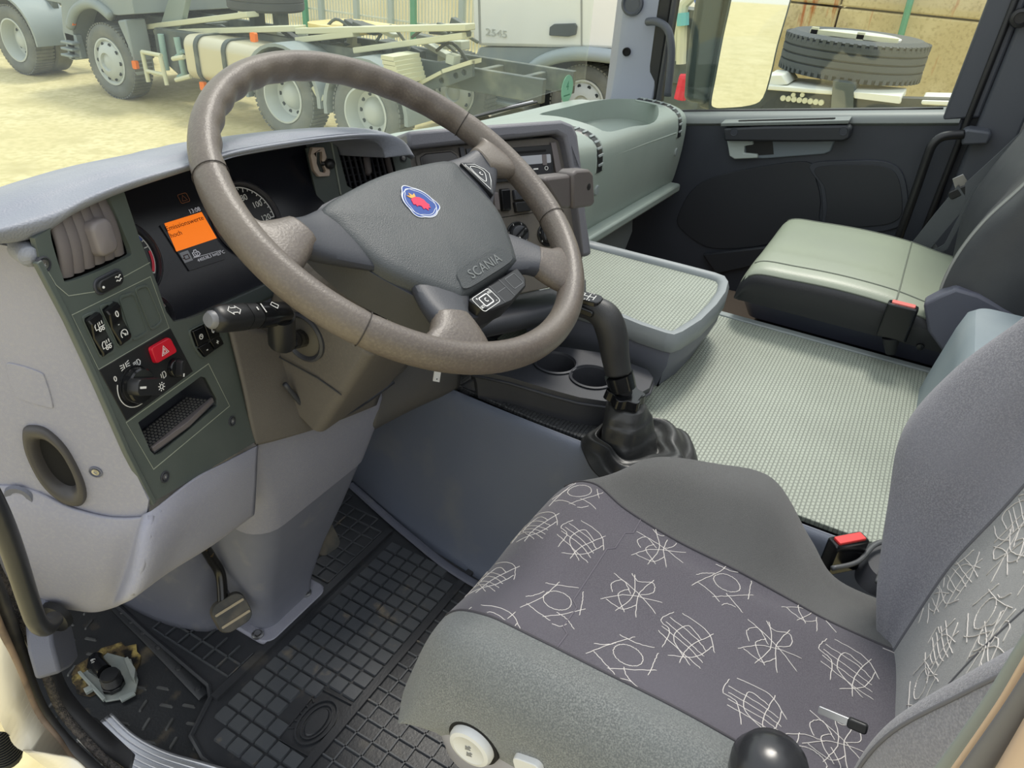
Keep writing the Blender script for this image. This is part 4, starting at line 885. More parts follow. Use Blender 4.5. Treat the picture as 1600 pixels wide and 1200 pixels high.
m = MB(); m.prism(FF, hood, -0.075, 0.022); m.build('hood', mat('grey fascia hood', (104, 104, 110), 0.5, bump=(500, 0.2)), parent=fas, bevel=0.006, smooth=40)
# ashtray with smoked flap
aq_ = [FF.pix(*p) for p in [(653, 246), (662, 240), (703, 236), (712, 242), (722, 262), (724, 290), (662, 296)]]
m = MB(); m.prism(FF, sc(aq_, 1.12, cen(aq_)), -0.001, 0.004); ash = m.build('ashtray', BROWNG, parent=fas, bevel=0.002, smooth=30)
m = MB(); m.prism(FF, aq_, 0.001, 0.0055, scale=0.95); m.build('lid', mat('smoked black lid', (46, 44, 46), 0.2), parent=ash, bevel=0.001)
m = MB(); m.prism(FF, [FF.pix(*p) for p in [(716, 231), (722, 230), (728, 262), (722, 266)]], 0, 0.006); m.prism(FF, [FF.pix(*p) for p in [(727, 233), (736, 232), (742, 262), (733, 264)]], 0, 0.004); m.build('slot_trim', DARKG, parent=fas)
# radio
rq = [FF.pix(*p) for p in [(738, 236), (857, 226), (866, 276), (748, 290)]]
rc = cen(rq); RFm = FF.at(rc[0], rc[1], 0.0); RWd = (Vector(rq[0])-Vector(rq[1])).length; RHt = (Vector(rq[1])-Vector(rq[2])).length
rad = thing('car_radio', 'black single slot car radio with silver faceplate in the centre fascia', 'radio', RFm.pt(0, -RHt/2, 0.0))
m = MB(); m.prism(RFm, rr(0, 0, RWd, RHt, 0.003, 3), -0.02, 0.006); m.build('housing', BLACK, parent=rad, bevel=0.001)
m = MB(); m.prism(RFm, rr(0, -0.004, RWd*0.93, RHt*0.62, 0.004, 4), 0.005, 0.011, scale=0.98); fp = m.build('faceplate', mat('glossy dark face', (50, 50, 54), 0.15), parent=rad, bevel=0.001)
m = MB(); m.prism(RFm, rr(0, 0.0045, RWd*0.90, 0.014, 0.002, 3), 0.0108, 0.0116); m.build('screen', mat('silver screen', (168, 170, 176), 0.25), parent=fp)
m = MB(); m.box((0, RHt*0.34, 0.0065), (RWd*0.82, 0.003, 0.002), RFm); m.build('disc_slot', VOID, parent=rad)
m = MB(); m.prism(RFm, rr(RWd*0.36, 0.003, 0.008, 0.017, 0.001, 2), 0.0112, 0.0128); m.build('usb_port', TAUPE, parent=fp)
m = MB()
for k in range(6): m.box((-RWd*0.34+k*RWd*0.115, -0.0105, 0.0113), (0.009, 0.0022, 0.001), RFm)
m.line(RFm, circ(RWd*0.38, -0.0105, 0.003, 14), 0.0008, 0.011, closed=True); m.build('buttons', WHITE, parent=fp)
m = MB()
for (p, q) in (((859, 222), (864, 221)),): m.prism(FF, [FF.pix(*r_) for r_ in [(858, 223), (866, 222), (876, 272), (867, 274)]], 0.0, 0.006)
m.build('side_trim', TAUPE, parent=fas, bevel=0.001)
# switches row
for i, (pts, mt) in enumerate((([(768, 300), (775, 299), (779, 330), (770, 331)], TAUPE), ([(779, 295), (794, 294), (796, 330), (782, 331)], BLACKG), ([(799, 297), (814, 296), (820, 312), (801, 314)], DARKG), ([(800, 316), (822, 314), (828, 330), (803, 333)], BLACK))):
    m = MB(); m.prism(FF, [FF.pix(*p) for p in pts], 0, 0.009, scale=0.9); m.build('switch', mt, parent=fas, bevel=0.0015)
m = MB(); m.line(FF, [FF.pix(*p) for p in [(770, 342), (835, 332)]], 0.001, -0.0002, 0.0006); m.build('panel_seam', VOID, parent=fas)
# heater knobs
for (px, py, r, ang) in ((808, 366, 0.021, 38), (856, 366, 0.021, 55), (765, 372, 0.021, 20)):
    f = FF.at(*FF.pix(px, py), 0.0); m = MB(); m.lathe(f, [(r, 0), (r, 0.003), (r*0.95, 0.004), (r*0.74, 0.0025), (r*0.72, 0.0035)], 40); rg = m.build('heater_knob', BLACK, parent=fas, smooth=40)
    m = MB(); m.lathe(f, [(r*0.70, 0.002), (r*0.69, 0.012), (r*0.6, 0.0135), (0.001, 0.0135)], 32); m.build('dial', DARKG, parent=rg, smooth=40)
    f2 = f.at(0, 0, 0, radians(ang)); m = MB(); m.loft([[f2.pt(a*s, b*s, c) for a, b in rr(0, 0, r*1.35, r*0.46, r*0.2)] for s, c in ((1, 0.012), (0.97, 0.019), (0.85, 0.0205), (0.02, 0.021))]); m.build('grip', BLACKG, parent=rg, smooth=50)
    m = MB(); m.line(f2, [(-r*0.62, 0), (-r*0.32, 0)], 0.0028, 0.0207)
    for k in range(6): m.text(f, str(k), 0.0045, r*0.85*cos(radians(215-k*50)), r*0.85*sin(radians(215-k*50)), c=0.0042)
    m.build('symbol', WHITE, parent=rg, smooth=0)
for k in range(3):
    c_ = FF.pix(808+k*19, 398-k*2); m = MB(); m.prism(FF, rr(c_[0], c_[1], 0.017, 0.010, 0.004), 0, 0.006, scale=0.92); m.build('heater_button', BLACK, parent=fas, bevel=0.001)
# black accessory bracket on the fascia's corner
KB = Fr(P(905, 300, y=-0.065), (cos(radians(8)), -sin(radians(8)), 0), (0, 0.12, 1))
br = thing('accessory_bracket', 'dark grey accessory bracket with a screw hole clamped on the fascia corner', 'bracket', KB.o-Vector((0, 0, 0.03)))
GBR = mat('dark warm grey plastic', (92, 86, 84), 0.5, bump=(700, 0.1))
m = MB(); q = [KB.pix(*p) for p in [(895, 272), (902, 266), (922, 265), (928, 272), (930, 318), (924, 323), (896, 327)]]; m.prism(KB, q, -0.030, 0.0); bb_ = m.build('mount_plate', GBR, parent=br, bevel=0.004)
q = [KB.pix(*p) for p in [(854, 283), (860, 277), (896, 273), (897, 326), (880, 327)]]; m = MB(); m.prism(KB, q, -0.034, -0.004); m.build('mount_arm', GBR, parent=br, bevel=0.005)
m = MB(); m.lathe(KB.at(*KB.pix(920, 292), 0.0), [(0.0052, 0.0004), (0.0045, 0.0008), (0.0001, 0.0008)], 16); m.build('screw_hole', VOID, parent=bb_)
# ---- ledges under the fascia (above the tunnel)
m = MB(); lg = thing('under_dash_console', 'slate grey lower console with ledge and twin cup holders beside the gear lever', 'console', (0.38, 0.05, TZ))
rows = [[P(735, 478, y=0.10), P(820, 462, y=0.06), P(915, 440, y=0.0)], [P(735, 498, y=0.06), P(820, 482, y=0.02), P(915, 462, y=-0.03)], [P(730, 512, y=0.045), P(820, 492, y=0.005), P(915, 468, y=-0.04)], [P(728, 528, y=0.045), P(820, 508, y=0.005), P(915, 484, y=-0.04)], [P(728, 530, y=0.08), P(820, 511, y=0.05), P(915, 488, y=0.0)]]
m.grid(patch(rows, 4, 6)); m.build('ledge', DARKG, parent=lg, smooth=60, solid=0.004)
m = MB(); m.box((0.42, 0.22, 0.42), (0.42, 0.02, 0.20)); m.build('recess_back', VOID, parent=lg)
# right lower closing panel left of console (under column, right side)
m = MB(); rows = [[P(600, 560, y=0.17), P(680, 540, y=0.15), P(735, 530, y=0.13)], [P(585, 632, y=0.16), P(655, 600, y=0.14), P(720, 565, y=0.12)], [P(578, 668, y=0.165), P(650, 630, y=0.145), P(716, 602, y=0.125)], [P(576, 672, y=0.20), P(650, 634, y=0.18), P(716, 606, y=0.16)]]
m.grid(patch(rows, 6, 6)); m.build('lower_trim', mat('dusty grey trim', (82, 82, 82), 0.6, bump=(500, 0.1), var=(5, (98, 94, 88), 0.4, 0.7)), parent=lg, smooth=180, solid=0.004)
# white tag
tgf = Fr(P(683, 587, y=0.02), (0.9, -0.3, 0), (0.1, 0.1, 1)); m = MB(); m.prism(tgf, [tgf.pix(*p) for p in [(679, 575), (689, 577), (686, 597), (676, 595)]], 0, 0.001)
tgo = m.build('paper_tag', WHITE); tag(tgo, 'small white tag with a black dot hanging below the steering wheel rim', 'tag')
m = MB(); m.lathe(tgf.at(*tgf.pix(682, 592), 0.0011), [(0.0012, 0), (0.0001, 0.0003)], 10); m.build('tag_hole', VOID, parent=tgo)

# ================================================================ passenger dashboard
GD = mat('pale grey green dash plastic', (150, 161, 153), 0.45, bump=(700, 0.12), var=(5, (158, 168, 159), 0.4, 0.7))
pd_ = thing('passenger_dashboard', 'pale grey green passenger dashboard with open top tray and arched side vents', 'dashboard', (1.0, 0.30, 0.44))
prof = lambda dz, fy=0: [(0.485, 0.40+dz), (0.485, 0.635+dz), (0.44, 0.660+dz), (0.34, 0.681+dz), (0.26, 0.688+dz), (0.19, 0.687+dz), (0.150+fy, 0.674+dz), (0.133+fy, 0.648+dz), (0.130+fy, 0.59+dz), (0.136+fy, 0.51+dz), (0.150+fy, 0.452+dz), (0.20, 0.43+dz), (0.30, 0.40+dz)]
rings = []
for x, dz in ((0.30, 0.045), (0.45, 0.04), (0.60, 0.034), (0.80, 0.018), (0.90, 0.006), (1.10, -0.004), (1.35, -0.014), (1.50, -0.022), (1.565, -0.030), (1.580, -0.040)):
    sh_x = [(y+(0.02 if x > 1.57 else 0), z) for y, z in prof(dz)]
    rings.append([Vector((x, y, z)) for y, z in smooth_poly(sh_x, 3)])
m = MB(); m.loft(rings); body = recalc(m.build('body', GD, parent=pd_, smooth=60))
tray = [P(*p, z=0.678) for p in smooth_poly([(843, 172), (890, 156), (936, 144), (985, 143), (1018, 150), (1030, 164), (1024, 178), (985, 193), (948, 207), (925, 204), (885, 190)], 4)]
m = MB(); tp = [(p.x, p.y) for p in tray]; m.prism(FZ, tp, 0.598, 0.80); cut(body, [m])
for xv, yv, n_s in ((0.905, 0, 9), (1.500, 0, 8)):
    m = MB()
    # arched vent: dark slot following the arch with white vanes
    pa = [(0.270, 0.690), (0.220, 0.689), (0.175, 0.684), (0.146, 0.668), (0.133, 0.642), (0.130, 0.605)]
    dz = 0.006 if xv < 1 else -0.022
    pa = smooth_poly([(y, z+dz) for y, z in pa], 4, False)
    m.tube([Vector((xv, y, z)) for y, z in pa], 0.018, 12, flat=0.20, up=(0, -0.7, 0.7)); av = m.build('arch_vent', BLACK, parent=pd_, smooth=60)
    for k in range(2, len(pa)-1, 2):
        y, z = pa[k]; t_ = Vector((0, pa[k+1][0]-pa[k-1][0], pa[k+1][1]-pa[k-1][1])).normalized(); nn = Vector((0, t_.z, -t_.y)); nn = nn if nn.y < 0 or nn.z > 0 else -nn
        f = Fr(Vector((xv, y, z)), (1, 0, 0), t_); m = MB(); m.prism(Fr(Vector((xv, y, z))+nn*0.003, (1, 0, 0), t_), rr(0, 0, 0.026, 0.006, 0.0025), -0.003, 0.005, scale=0.85); m.build('vane', GREYP, parent=av, bevel=0.001)
    for sx in (-0.02, 0.02):
        m = MB(); m.tube([Vector((xv+sx, y, z)) for y, z in pa], 0.003, 8); m.build('vent_frame', GD, parent=av, smooth=180)
    f = Fr((xv+0.002, 0.1300, 0.562+dz), (1, 0, 0), (0, 0, 1)); m = MB(); m.prism(f, rr(0, 0, 0.022, 0.024, 0.009), -0.002, 0.003, scale=0.9); wh_ = m.build('thumb_wheel', GREYP, parent=av, bevel=0.001); 
# panel seam, lower ledge and lower cover
m = MB(); m.tube([Vector((0.935, 0.134, 0.632)), Vector((1.20, 0.133, 0.618)), Vector((1.47, 0.132, 0.600))], 0.0034, 8); m.build('seam_bead', GD, parent=pd_)
m = MB(); m.prism(Fr((0, 0.135, 0), (1, 0, 0), (0, 0, 1)), [(0.60, 0.455), (1.56, 0.410), (1.56, 0.435), (0.60, 0.480)], -0.03, 0.022); m.build('ledge', GD, parent=pd_, bevel=0.006)
lc = Fr((0, 0.155, 0), (1, 0, 0), (0, 0.25, 1)); m = MB(); m.prism(lc, [(0.60, 0.452), (1.54, 0.405), (1.50, 0.28), (1.30, 0.17), (1.05, 0.12), (0.60, 0.12)], -0.03, 0.0); m.build('lower_cover', GREYP, parent=pd_, bevel=0.006)
for (px, py) in ((948, 352), (1028, 302), (912, 335)):
    p = P(px, py, y=0.142 if py != 302 else 0.15); m = MB(); m.lathe(Fr(p, (1, 0, 0), (0, 0, 1)), [(0.009, -0.002), (0.008, 0.002), (0.005, 0.001), (0.001, 0.001)], 14); m.build('screw_cup', mat('pale screw', (190, 196, 188), 0.4), parent=pd_)
# ================================================================ cup holder tray of the console
CT = 0.392
def XYp(pts, z): return [tuple(P(*p, z=z)[:2]) for p in pts]
cpx = [(735, 560), (790, 548), (860, 540), (940, 552), (1010, 578), (1018, 590), (1012, 606), (985, 620), (945, 626), (905, 620), (860, 608), (800, 590), (745, 578)]
cp = XYp(cpx, CT); cpc = cen(cp)
m = MB(); m.loft([[vec(a, b, CT-0.062) for a, b in sc(cp, 0.97, cpc)], [vec(a, b, CT-0.03) for a, b in sc(cp, 0.99, cpc)], [vec(a, b, CT-0.006) for a, b in sc(cp, 1.03, cpc)], [vec(a, b, CT) for a, b in sc(cp, 1.02, cpc)]])
cb = recalc(m.build('cup_tray', DARKG, parent=lg, smooth=50))
h1, h2 = P(868, 568, z=CT), P(925, 590, z=CT)
c1 = MB(); c1.lathe(Fr((h1.x, h1.y, CT), (1, 0, 0), (0, 1, 0)), [(0.034, -0.045), (0.038, 0.02)], 32); c2 = MB(); c2.lathe(Fr((h2.x, h2.y, CT), (1, 0, 0), (0, 1, 0)), [(0.034, -0.045), (0.038, 0.02)], 32)
cut(cb, [c1, c2])
for h_ in (h1, h2):
    m = MB(); m.lathe(Fr((h_.x, h_.y, CT), (1, 0, 0), (0, 1, 0)), [(0.0385, -0.001), (0.042, 0.003), (0.0385, 0.0045), (0.0365, -0.003)], 36, caps=False); m.build('cup_ring', DARKG, parent=lg, smooth=60)
m = MB(); m.tube([vec(a, b, CT-0.012) for a, b in sc(cp, 1.035, cpc)], 0.003, 8, closed=True); m.build('tray_bead', DARKG, parent=lg, smooth=180)
m = MB(); rows = [[P(716, 604, y=0.13), P(760, 585, x=0.33), P(830, 592, x=0.335)], [P(722, 622, x=0.31), P(765, 610, x=0.33), P(840, 612, x=0.34)]]
m.grid(patch(rows, 4, 6)); m.build('skirt', DARKG, parent=lg, solid=0.004, smooth=180)

# ================================================================ storage box between the footwells
BT = 0.468
opx = [(1000, 395), (1060, 410), (1118, 425), (1134, 431), (1140, 440), (1136, 456), (1122, 476), (1098, 500), (1068, 519), (1054, 524), (1040, 521), (1000, 508)]
op = [(P(*p, z=BT).x, P(*p, z=BT).y) for p in opx]; xr = op[0][0]; xl = P(973, 492, z=BT).x
outer = [(xr+0.002, 0.13)]+op+[(xl, -0.05), (xl, 0.13)]
bc = cen(outer)
bx = thing('storage_box', 'grey storage box with a pale ribbed lid tray standing in front of the passenger', 'storage box', (bc[0], bc[1], TZ+0.006))
def inset(poly, d):
    """move every vertex inwards by d (polygon given in any order)"""
    n = len(poly); ar = sum(poly[i][0]*poly[(i+1) % n][1]-poly[(i+1) % n][0]*poly[i][1] for i in range(n)); s = 1 if ar > 0 else -1; out = []
    for i in range(n):
        p0, p1, p2 = Vector(poly[i-1]), Vector(poly[i]), Vector(poly[(i+1) % n]); a = (p1-p0).normalized(); b = (p2-p1).normalized()
        nn = (Vector((-a.y, a.x))+Vector((-b.y, b.x)))*s; nn = nn.normalized()/max(0.5, cos(a.angle(b)/2)) if nn.length > 1e-6 else Vector((0, 0)); q = p1+nn*d; out.append((q.x, q.y))
    return out
Gb = mat('mid blue grey box plastic', (104, 107, 118), 0.5, bump=(700, 0.12), var=(8, (116, 118, 126), 0.45, 0.8))
m = MB()
lv = [(0.030, TZ+0.008), (0.018, TZ+0.045), (0.006, 0.40), (0.0045, 0.428)]
m.loft([[vec(a, b, z) for a, b in inset(outer, d)] for d, z in lv]); recalc(m.build('body', Gb, parent=bx, smooth=50))
m = MB(); m.loft([[vec(a, b, z) for a, b in inset(outer, d)] for d, z in ((0.004, 0.4285), (-0.001, 0.432), (-0.002, 0.455), (0.003, BT), (0.013, BT+0.001), (0.020, BT-0.004), (0.022, BT-0.012))], caps=False)
m.loft([[vec(a, b, z) for a, b in inset(outer, d)] for d, z in ((0.006, 0.4285), (0.010, 0.440))]); recalc(m.build('lid_rim', mat('pale slate rim', (138, 144, 146), 0.45, bump=(600, 0.1)), parent=bx, smooth=60))
m = MB(); m.prism(FZ, inset(outer, 0.019), 0.440, 0.4575); m.build('lid_mat', MATG, parent=bx, smooth=30)
# drawer joint
m = MB(); jp = [P(1036, 524, z=0.428), P(1030, 560, z=0.40), P(1022, 607, z=TZ+0.01)]
i_ = inset(outer, 0.0); jx = [min(i_, key=lambda q: (Vector(q)-Vector(j[:2])).length) for j in jp]
m.tube([vec(xl+0.0035, -0.196, 0.427), vec(xl+0.005, -0.192, 0.40), vec(xl+0.016, -0.180, TZ+0.045), vec(xl+0.028, -0.172, TZ+0.01)], 0.0022, 6); m.build('drawer_joint', VOID, parent=bx)

# ================================================================ gear lever
gl_ = thing('gear_lever', 'black gear lever with a curved grip and creased leather gaiter on the tunnel', 'gear lever', (0.30, -0.22, TZ+0.006))
LX = 0.30
def LP(px, py): return P(px, py, x=LX)
GRIP = mat('matte black grip', (44, 45, 47), 0.45, bump=(700, 0.2), var=(14, (58, 58, 58), 0.4, 0.8)); GLE = mat('creased black leather', (46, 47, 48), 0.38, bump=(60, 0.4), var=(9, (64, 64, 62), 0.4, 0.8))
pth = [(893, 476, 13), (905, 478, 17), (928, 483, 21), (947, 497, 24.5), (957, 525, 24.5), (961, 555, 22.5), (966, 582, 21)]
pts = [LP(a, b) for a, b, r in pth]; rs = [r/1143*(p-CAM).dot(FWD) for (a, b, r), p in zip(pth, pts)]
d4 = smooth_poly([(*p, r) for p, r in zip(pts, rs)], 6, False)
m = MB(); m.tube([Vector(q[:3]) for q in d4], [q[3] for q in d4], 20, flat=0.92, up=(1, 0, 0)); gp = m.build('grip', GRIP, parent=gl_, smooth=180)
top = LP(925, 463); f = Fr(LP(922, 467)+Vector((-0.004, 0, 0.002)), (LP(948, 470)-LP(905, 459)), (1, 0.1, 0.15)); f = f if f.n.z > 0 else Fr(f.o, f.u, -f.v)
m = MB(); m.prism(f, rr(0, 0, 0.046, 0.026, 0.011), -0.005, 0.0035, scale=0.92); cp_ = m.build('shift_plate', BLACKG, parent=gl_, bevel=0.0015)
m = MB()
for x in (-0.009, 0, 0.009): m.line(f, [(x, -0.007), (x, 0.007)], 0.0013, 0.0036)
m.line(f, [(-0.009, 0), (0.009, 0)], 0.0013, 0.0036); m.line(f, [(-0.018, -0.003), (-0.018, 0.006), (-0.009, 0.006)], 0.0013, 0.0036); m.text(f, '1 3 5', 0.005, 0.0, 0.0095, c=0.0036); m.text(f, '2 4 6', 0.005, 0.0, -0.0095, c=0.0036); m.build('symbol', WHITE, parent=cp_, smooth=0)
q = P(915, 487, x=LX-0.021); m = MB(); f = Fr(q, (0, 1, 0.1), (0, 0, 1)); f = f if f.n.x < 0 else Fr(q, (0, -1, -0.1), (0, 0, 1)); m.prism(f, rr(0, 0, 0.030, 0.011, 0.005), -0.008, 0.004, scale=0.9); m.build('splitter_switch', BLACKG, parent=gl_, bevel=0.0015)
a, b, c_ = LP(967, 585), LP(973, 607), LP(977, 630)
m = MB(); m.tube([a, b], [0.0235, 0.0225], 20); m.build('collar', BLACKG, parent=gl_, smooth=50)
m = MB(); m.tube([b, c_], [0.0145, 0.014], 16); m.build('shaft', BLACK, parent=gl_, smooth=50)
nf = Fr(LP(977, 617), (1, 0, 0), (0, 1, 0.1)); star = [(0.0275*(1+0.13*cos(6*t_))*cos(t_)*1.12, 0.0275*(1+0.13*cos(6*t_))*sin(t_)*1.12) for t_ in [2*pi*k/48 for k in range(48)]]
m = MB(); m.prism(nf, star, -0.010, 0.006, scale=0.94); m.build('locking_nut', BLACKG, parent=gl_, bevel=0.002)
m = MB(); rnd = random.Random(8); ring_spec = [(980, 632, .030, .030), (979, 643, .038, .036), (980, 668, .044, .042), (982, 692, .050, .047), (990, 710, .066, .062), (1000, 722, .086, .088), (1004, 731, .098, .098)]
gr = []
for i, (px, py, ra, rb) in enumerate(ring_spec):
    p = LP(px, py) if i < 4 else vec(0.302, -0.232, 0.374) if i == 4 else P(px, py, z=TZ+0.018-(i-5)*0.010)
    if i >= 5: p = vec(0.305, -0.245, (0.353, 0.337)[i-5])
    am = (0.0, 0.05, 0.09, 0.08, 0.10, 0.09, 0.03)[i]
    gr.append(tuple([*p, ra, rb, am]))
gd = smooth_poly(gr, 6, False); rings = []
for i, q in enumerate(gd):
    rings.append([vec(q[0]+q[3]*cos(t_)*(1+q[5]*sin(5*t_+i*0.16)+q[5]*0.6*sin(3*t_-i*0.1)), q[1]+q[4]*sin(t_)*(1+q[5]*sin(5*t_+i*0.16)+0.5*q[5]*cos(8*t_+i*.3)), q[2]+0.004*sin(i*1.1+t_)*(1 if i > 6 and i < len(gd)-6 else 0)) for t_ in [2*pi*k/56 for k in range(56)]])
m.loft(rings); m.build('gaiter', GLE, parent=gl_, smooth=180)

# ================================================================ box between the seats
SB = thing('centre_storage_bin', 'pale blue grey storage bin with a recessed top behind the tunnel mat between the seats', 'storage bin', (0.62, -0.82, TZ+0.006))
m = MB()
def srng(z, yf, x1, r=0.03): return [vec(a, b, z) for a, b in rr((0.40+x1)/2, (yf-1.0)/2, x1-0.40, yf+1.0, r, 6)]
m.loft([srng(TZ+0.007, -0.645, 0.865), srng(0.40, -0.648, 0.84), srng(0.50, -0.656, 0.812), srng(0.538, -0.662, 0.800), srng(0.550, -0.672, 0.790)])
sb = m.build('body', mat('pale blue grey plastic', (128, 140, 146), 0.5, bump=(600, 0.15), var=(8, (142, 152, 156), 0.4, 0.8)), parent=SB, smooth=50)
rc = MB(); rc.prism(FZ, rr(0.60, -0.86, 0.31, 0.26, 0.03), 0.535, 0.60); cut(sb, [rc])
m = MB(); f = Fr(P(1590, 546, z=0.552), (1, 0, 0), (0, 1, 0)); 
sl = [vec(*P(1512, 603, z=0.553)), vec(*P(1600, 520, z=0.57)), vec(*P(1600, 640, z=0.56)), ]
m.grid(patch([[P(1511, 603, z=0.552), P(1550, 565, z=0.556), P(1602, 521, z=0.560)], [P(1500, 640, z=0.545), P(1560, 625, z=0.55), P(1620, 600, z=0.555)]], 4, 6)); m.build('inner_lid', mat('grey lid', (124, 130, 132), 0.5, bump=(500, 0.1)), parent=SB, solid=0.006, smooth=180)
m = MB(); m.lathe(Fr(P(1590, 546, z=0.562), (1, 0, 0), (0, 1, 0)), [(0.006, -0.002), (0.005, 0.001), (0.0045, -0.003), (0.0001, -0.003)], 16); m.build('screw_cup', VOID, parent=SB)
# ================================================================ driver's seat
def vel(name, c1, c2, sc_=60, bump_=0.5):
    return mat(name, c1, 0.95, spec=0.15, bump=(1400, bump_), var=[(sc_, c2, 0.4, 0.7), (5, tuple(int(v*1.13) for v in c1), 0.45, 0.75)], sheen=0.25)
VEL = vel('mottled grey velour', (98, 101, 101), (138, 141, 138), 600)
VELD = vel('dark grey velour', (84, 84, 84), (96, 96, 94), 700)
CEN = vel('purple grey seat fabric', (82, 79, 86), (98, 95, 101), 700, 0.3)
CENB = vel('light grey seat fabric', (128, 129, 130), (150, 150, 150), 700, 0.35)
VELB = vel('lilac grey velour', (116, 116, 124), (150, 150, 156), 600)
THR = mat('white woven thread', (205, 200, 196), 0.8)
seat = thing('truck_seat', 'mottled grey velour driver seat with dark centre panel of white scribble pattern', 'seat', (-0.06, -0.45, 0.0))
# cushion control net: rows front -> back, columns left -> right
ys_ = [-0.150, -0.188, -0.235, -0.30, -0.38, -0.46, -0.53, -0.58, -0.68]
def crow(y, k):
    # k index: returns points; x/z tuned from the photo
    sl = [(-0.262, .30), (-0.280, .36), (-0.272, .415), (-0.240, .448), (-0.196, .438), (-0.13, .424), (-0.06, .420), (0.0, .420)]
    zr = [.30, .372, .418, .445, .462, .468, .420, .398, .405][k]
    xs = [.105, .105, .100, .070, .050, .041, .040, .040, .042][k]
    xo = [.150, .160, .185, .205, .215, .218, .192, .168, .165][k]
    sr = [(xs, .420 if k < 6 else .415), ((xs+xo)/2, zr), (xo-0.018, zr-0.012), (xo, zr-0.05), (xo-0.01, .30)]
    pts = sl+sr
    fz = [-.125, -.035, -.004, 0, 0, 0, -.006, -.014, -.02][k]
    yoff = lambda x: (0.0 if k > 2 else (-0.055*max(0, (x-0.05)/0.15)**2 if x > 0.05 else -0.03*max(0, (-x-0.19)/0.09)**2))
    out = []
    for i, (x, z) in enumerate(pts):
        zz = max(z+fz, 0.29) if i not in (0, len(pts)-1) else 0.29
        if k == 0: zz = 0.30
        out.append((x, y+yoff(x), zz))
    return out
rows = [crow(y, k) for k, y in enumerate(ys_)]
CG = patch(rows, 9, 9)
def cmi(u, v):
    j = v*12
    return 1 if 4.0 <= j < 8.0 else (2 if j >= 8.0 else 0)
m = MB(); m.grid(CG, mifn=cmi); cush = m.build('cushion', [VEL, CEN, VELD], parent=seat, smooth=180)
def bvh(g):
    vs = [Vector(p) for r in g for p in r]; n = len(g[0]); fs = [(i*n+j, i*n+j+1, (i+1)*n+j+1, (i+1)*n+j) for i in range(len(g)-1) for j in range(n-1)]
    return BVHTree.FromPolygons(vs, fs)
BC = bvh(CG)
# seams
m = MB()
nV = len(CG[0])
for j in (4*9, 8*9):
    m.tube([Vector(CG[i][j])+vec(0, 0, 0.0002) for i in range(9, len(CG))], 0.0016, 6)
m.build('seam', mat('dark seam', (70, 68, 72), 0.9), parent=cush, smooth=180)
m = MB(); i = 30; m.tube([Vector(CG[i-int(2.5*sin((j-36)/36*pi))][j]) for j in range(36, 73)], 0.0012, 5); m.build('cross_seam', mat('faint seam', (100, 96, 104), 0.9), parent=cush, smooth=180)
# backrest net: rows bottom -> top
zs_ = [0.36, 0.44, 0.53, 0.61, 0.69, 0.77, 0.86, 0.97]
xl_ = [-0.285, -0.290, -0.300, -0.305, -0.315, -0.320, -0.32, -0.31]
cl_ = [(-0.225, -0.640), (-0.245, -0.615), (-0.250, -0.600), (-0.258, -0.603), (-0.268, -0.625), (-0.280, -0.650), (-0.285, -0.680), (-0.285, -0.72)]
sl_ = [(-0.19, -0.665), (-0.20, -0.668), (-0.20, -0.672), (-0.20, -0.680), (-0.20, -0.693), (-0.20, -0.71), (-0.20, -0.735), (-0.20, -0.77)]
cc_ = [(-0.07, -0.655), (-0.07, -0.660), (-0.07, -0.668), (-0.07, -0.682), (-0.07, -0.700), (-0.07, -0.722), (-0.07, -0.75), (-0.07, -0.79)]
sr_ = [(0.035, -0.645), (0.045, -0.652), (0.055, -0.662), (0.062, -0.680), (0.070, -0.697), (0.075, -0.715), (0.08, -0.74), (0.08, -0.78)]
cr_ = [(0.075, -0.640), (0.090, -0.612), (0.128, -0.592), (0.150, -0.580), (0.165, -0.602), (0.165, -0.640), (0.16, -0.68), (0.15, -0.73)]
xr_ = [0.16, 0.18, 0.20, 0.215, 0.215, 0.205, 0.19, 0.18]
rows = []
for k, z in enumerate(zs_):
    rows.append([(xl_[k]+0.01, -0.80, z), (xl_[k]-0.004, -0.70, z), (xl_[k]+0.012, cl_[k][1]-0.025, z), (*cl_[k], z), ((cl_[k][0]+sl_[k][0])/2, (cl_[k][1]+sl_[k][1])/2+0.006, z), (*sl_[k], z), ((sl_[k][0]+cc_[k][0])/2, (sl_[k][1]+cc_[k][1])/2+0.002, z), (*cc_[k], z), (*sr_[k], z), ((sr_[k][0]+cr_[k][0])/2, (sr_[k][1]*0.4+cr_[k][1]*0.6), z), (*cr_[k], z), (xr_[k]-0.006, cr_[k][1]-0.028, z), (xr_[k], -0.72, z), (xr_[k]-0.02, -0.80, z)])
rows.append([(p[0]*0.9-0.006, -0.80, 1.02) for p in rows[-1]]); BG = patch(rows, 9, 8)
def bmi(u, v):
    j = v*13
    return 1 if 5.0 <= j < 8.0 else (0)
m = MB(); m.grid(BG, mifn=bmi); back = m.build('backrest', [VELB, CENB], parent=seat, smooth=180)
BB_ = bvh(BG)
m = MB()
for j in (5*8, 8*8): m.tube([Vector(BG[i][j]) for i in range(len(BG))], 0.0018, 6)
m.tube([Vector(BG[i][int(6.6*8)]) for i in range(len(BG))], 0.0011, 5)
m.build('seam', mat('grey seam', (98, 98, 104), 0.9), parent=back, smooth=180)
m = MB(); m.tube([Vector(BG[i][22])+vec(-0.0005, 0.0005, 0) for i in range(len(BG))], 0.0014, 5); m.build('bolster_seam', mat('grey seam', (98, 98, 104), 0.9), parent=back, smooth=180)

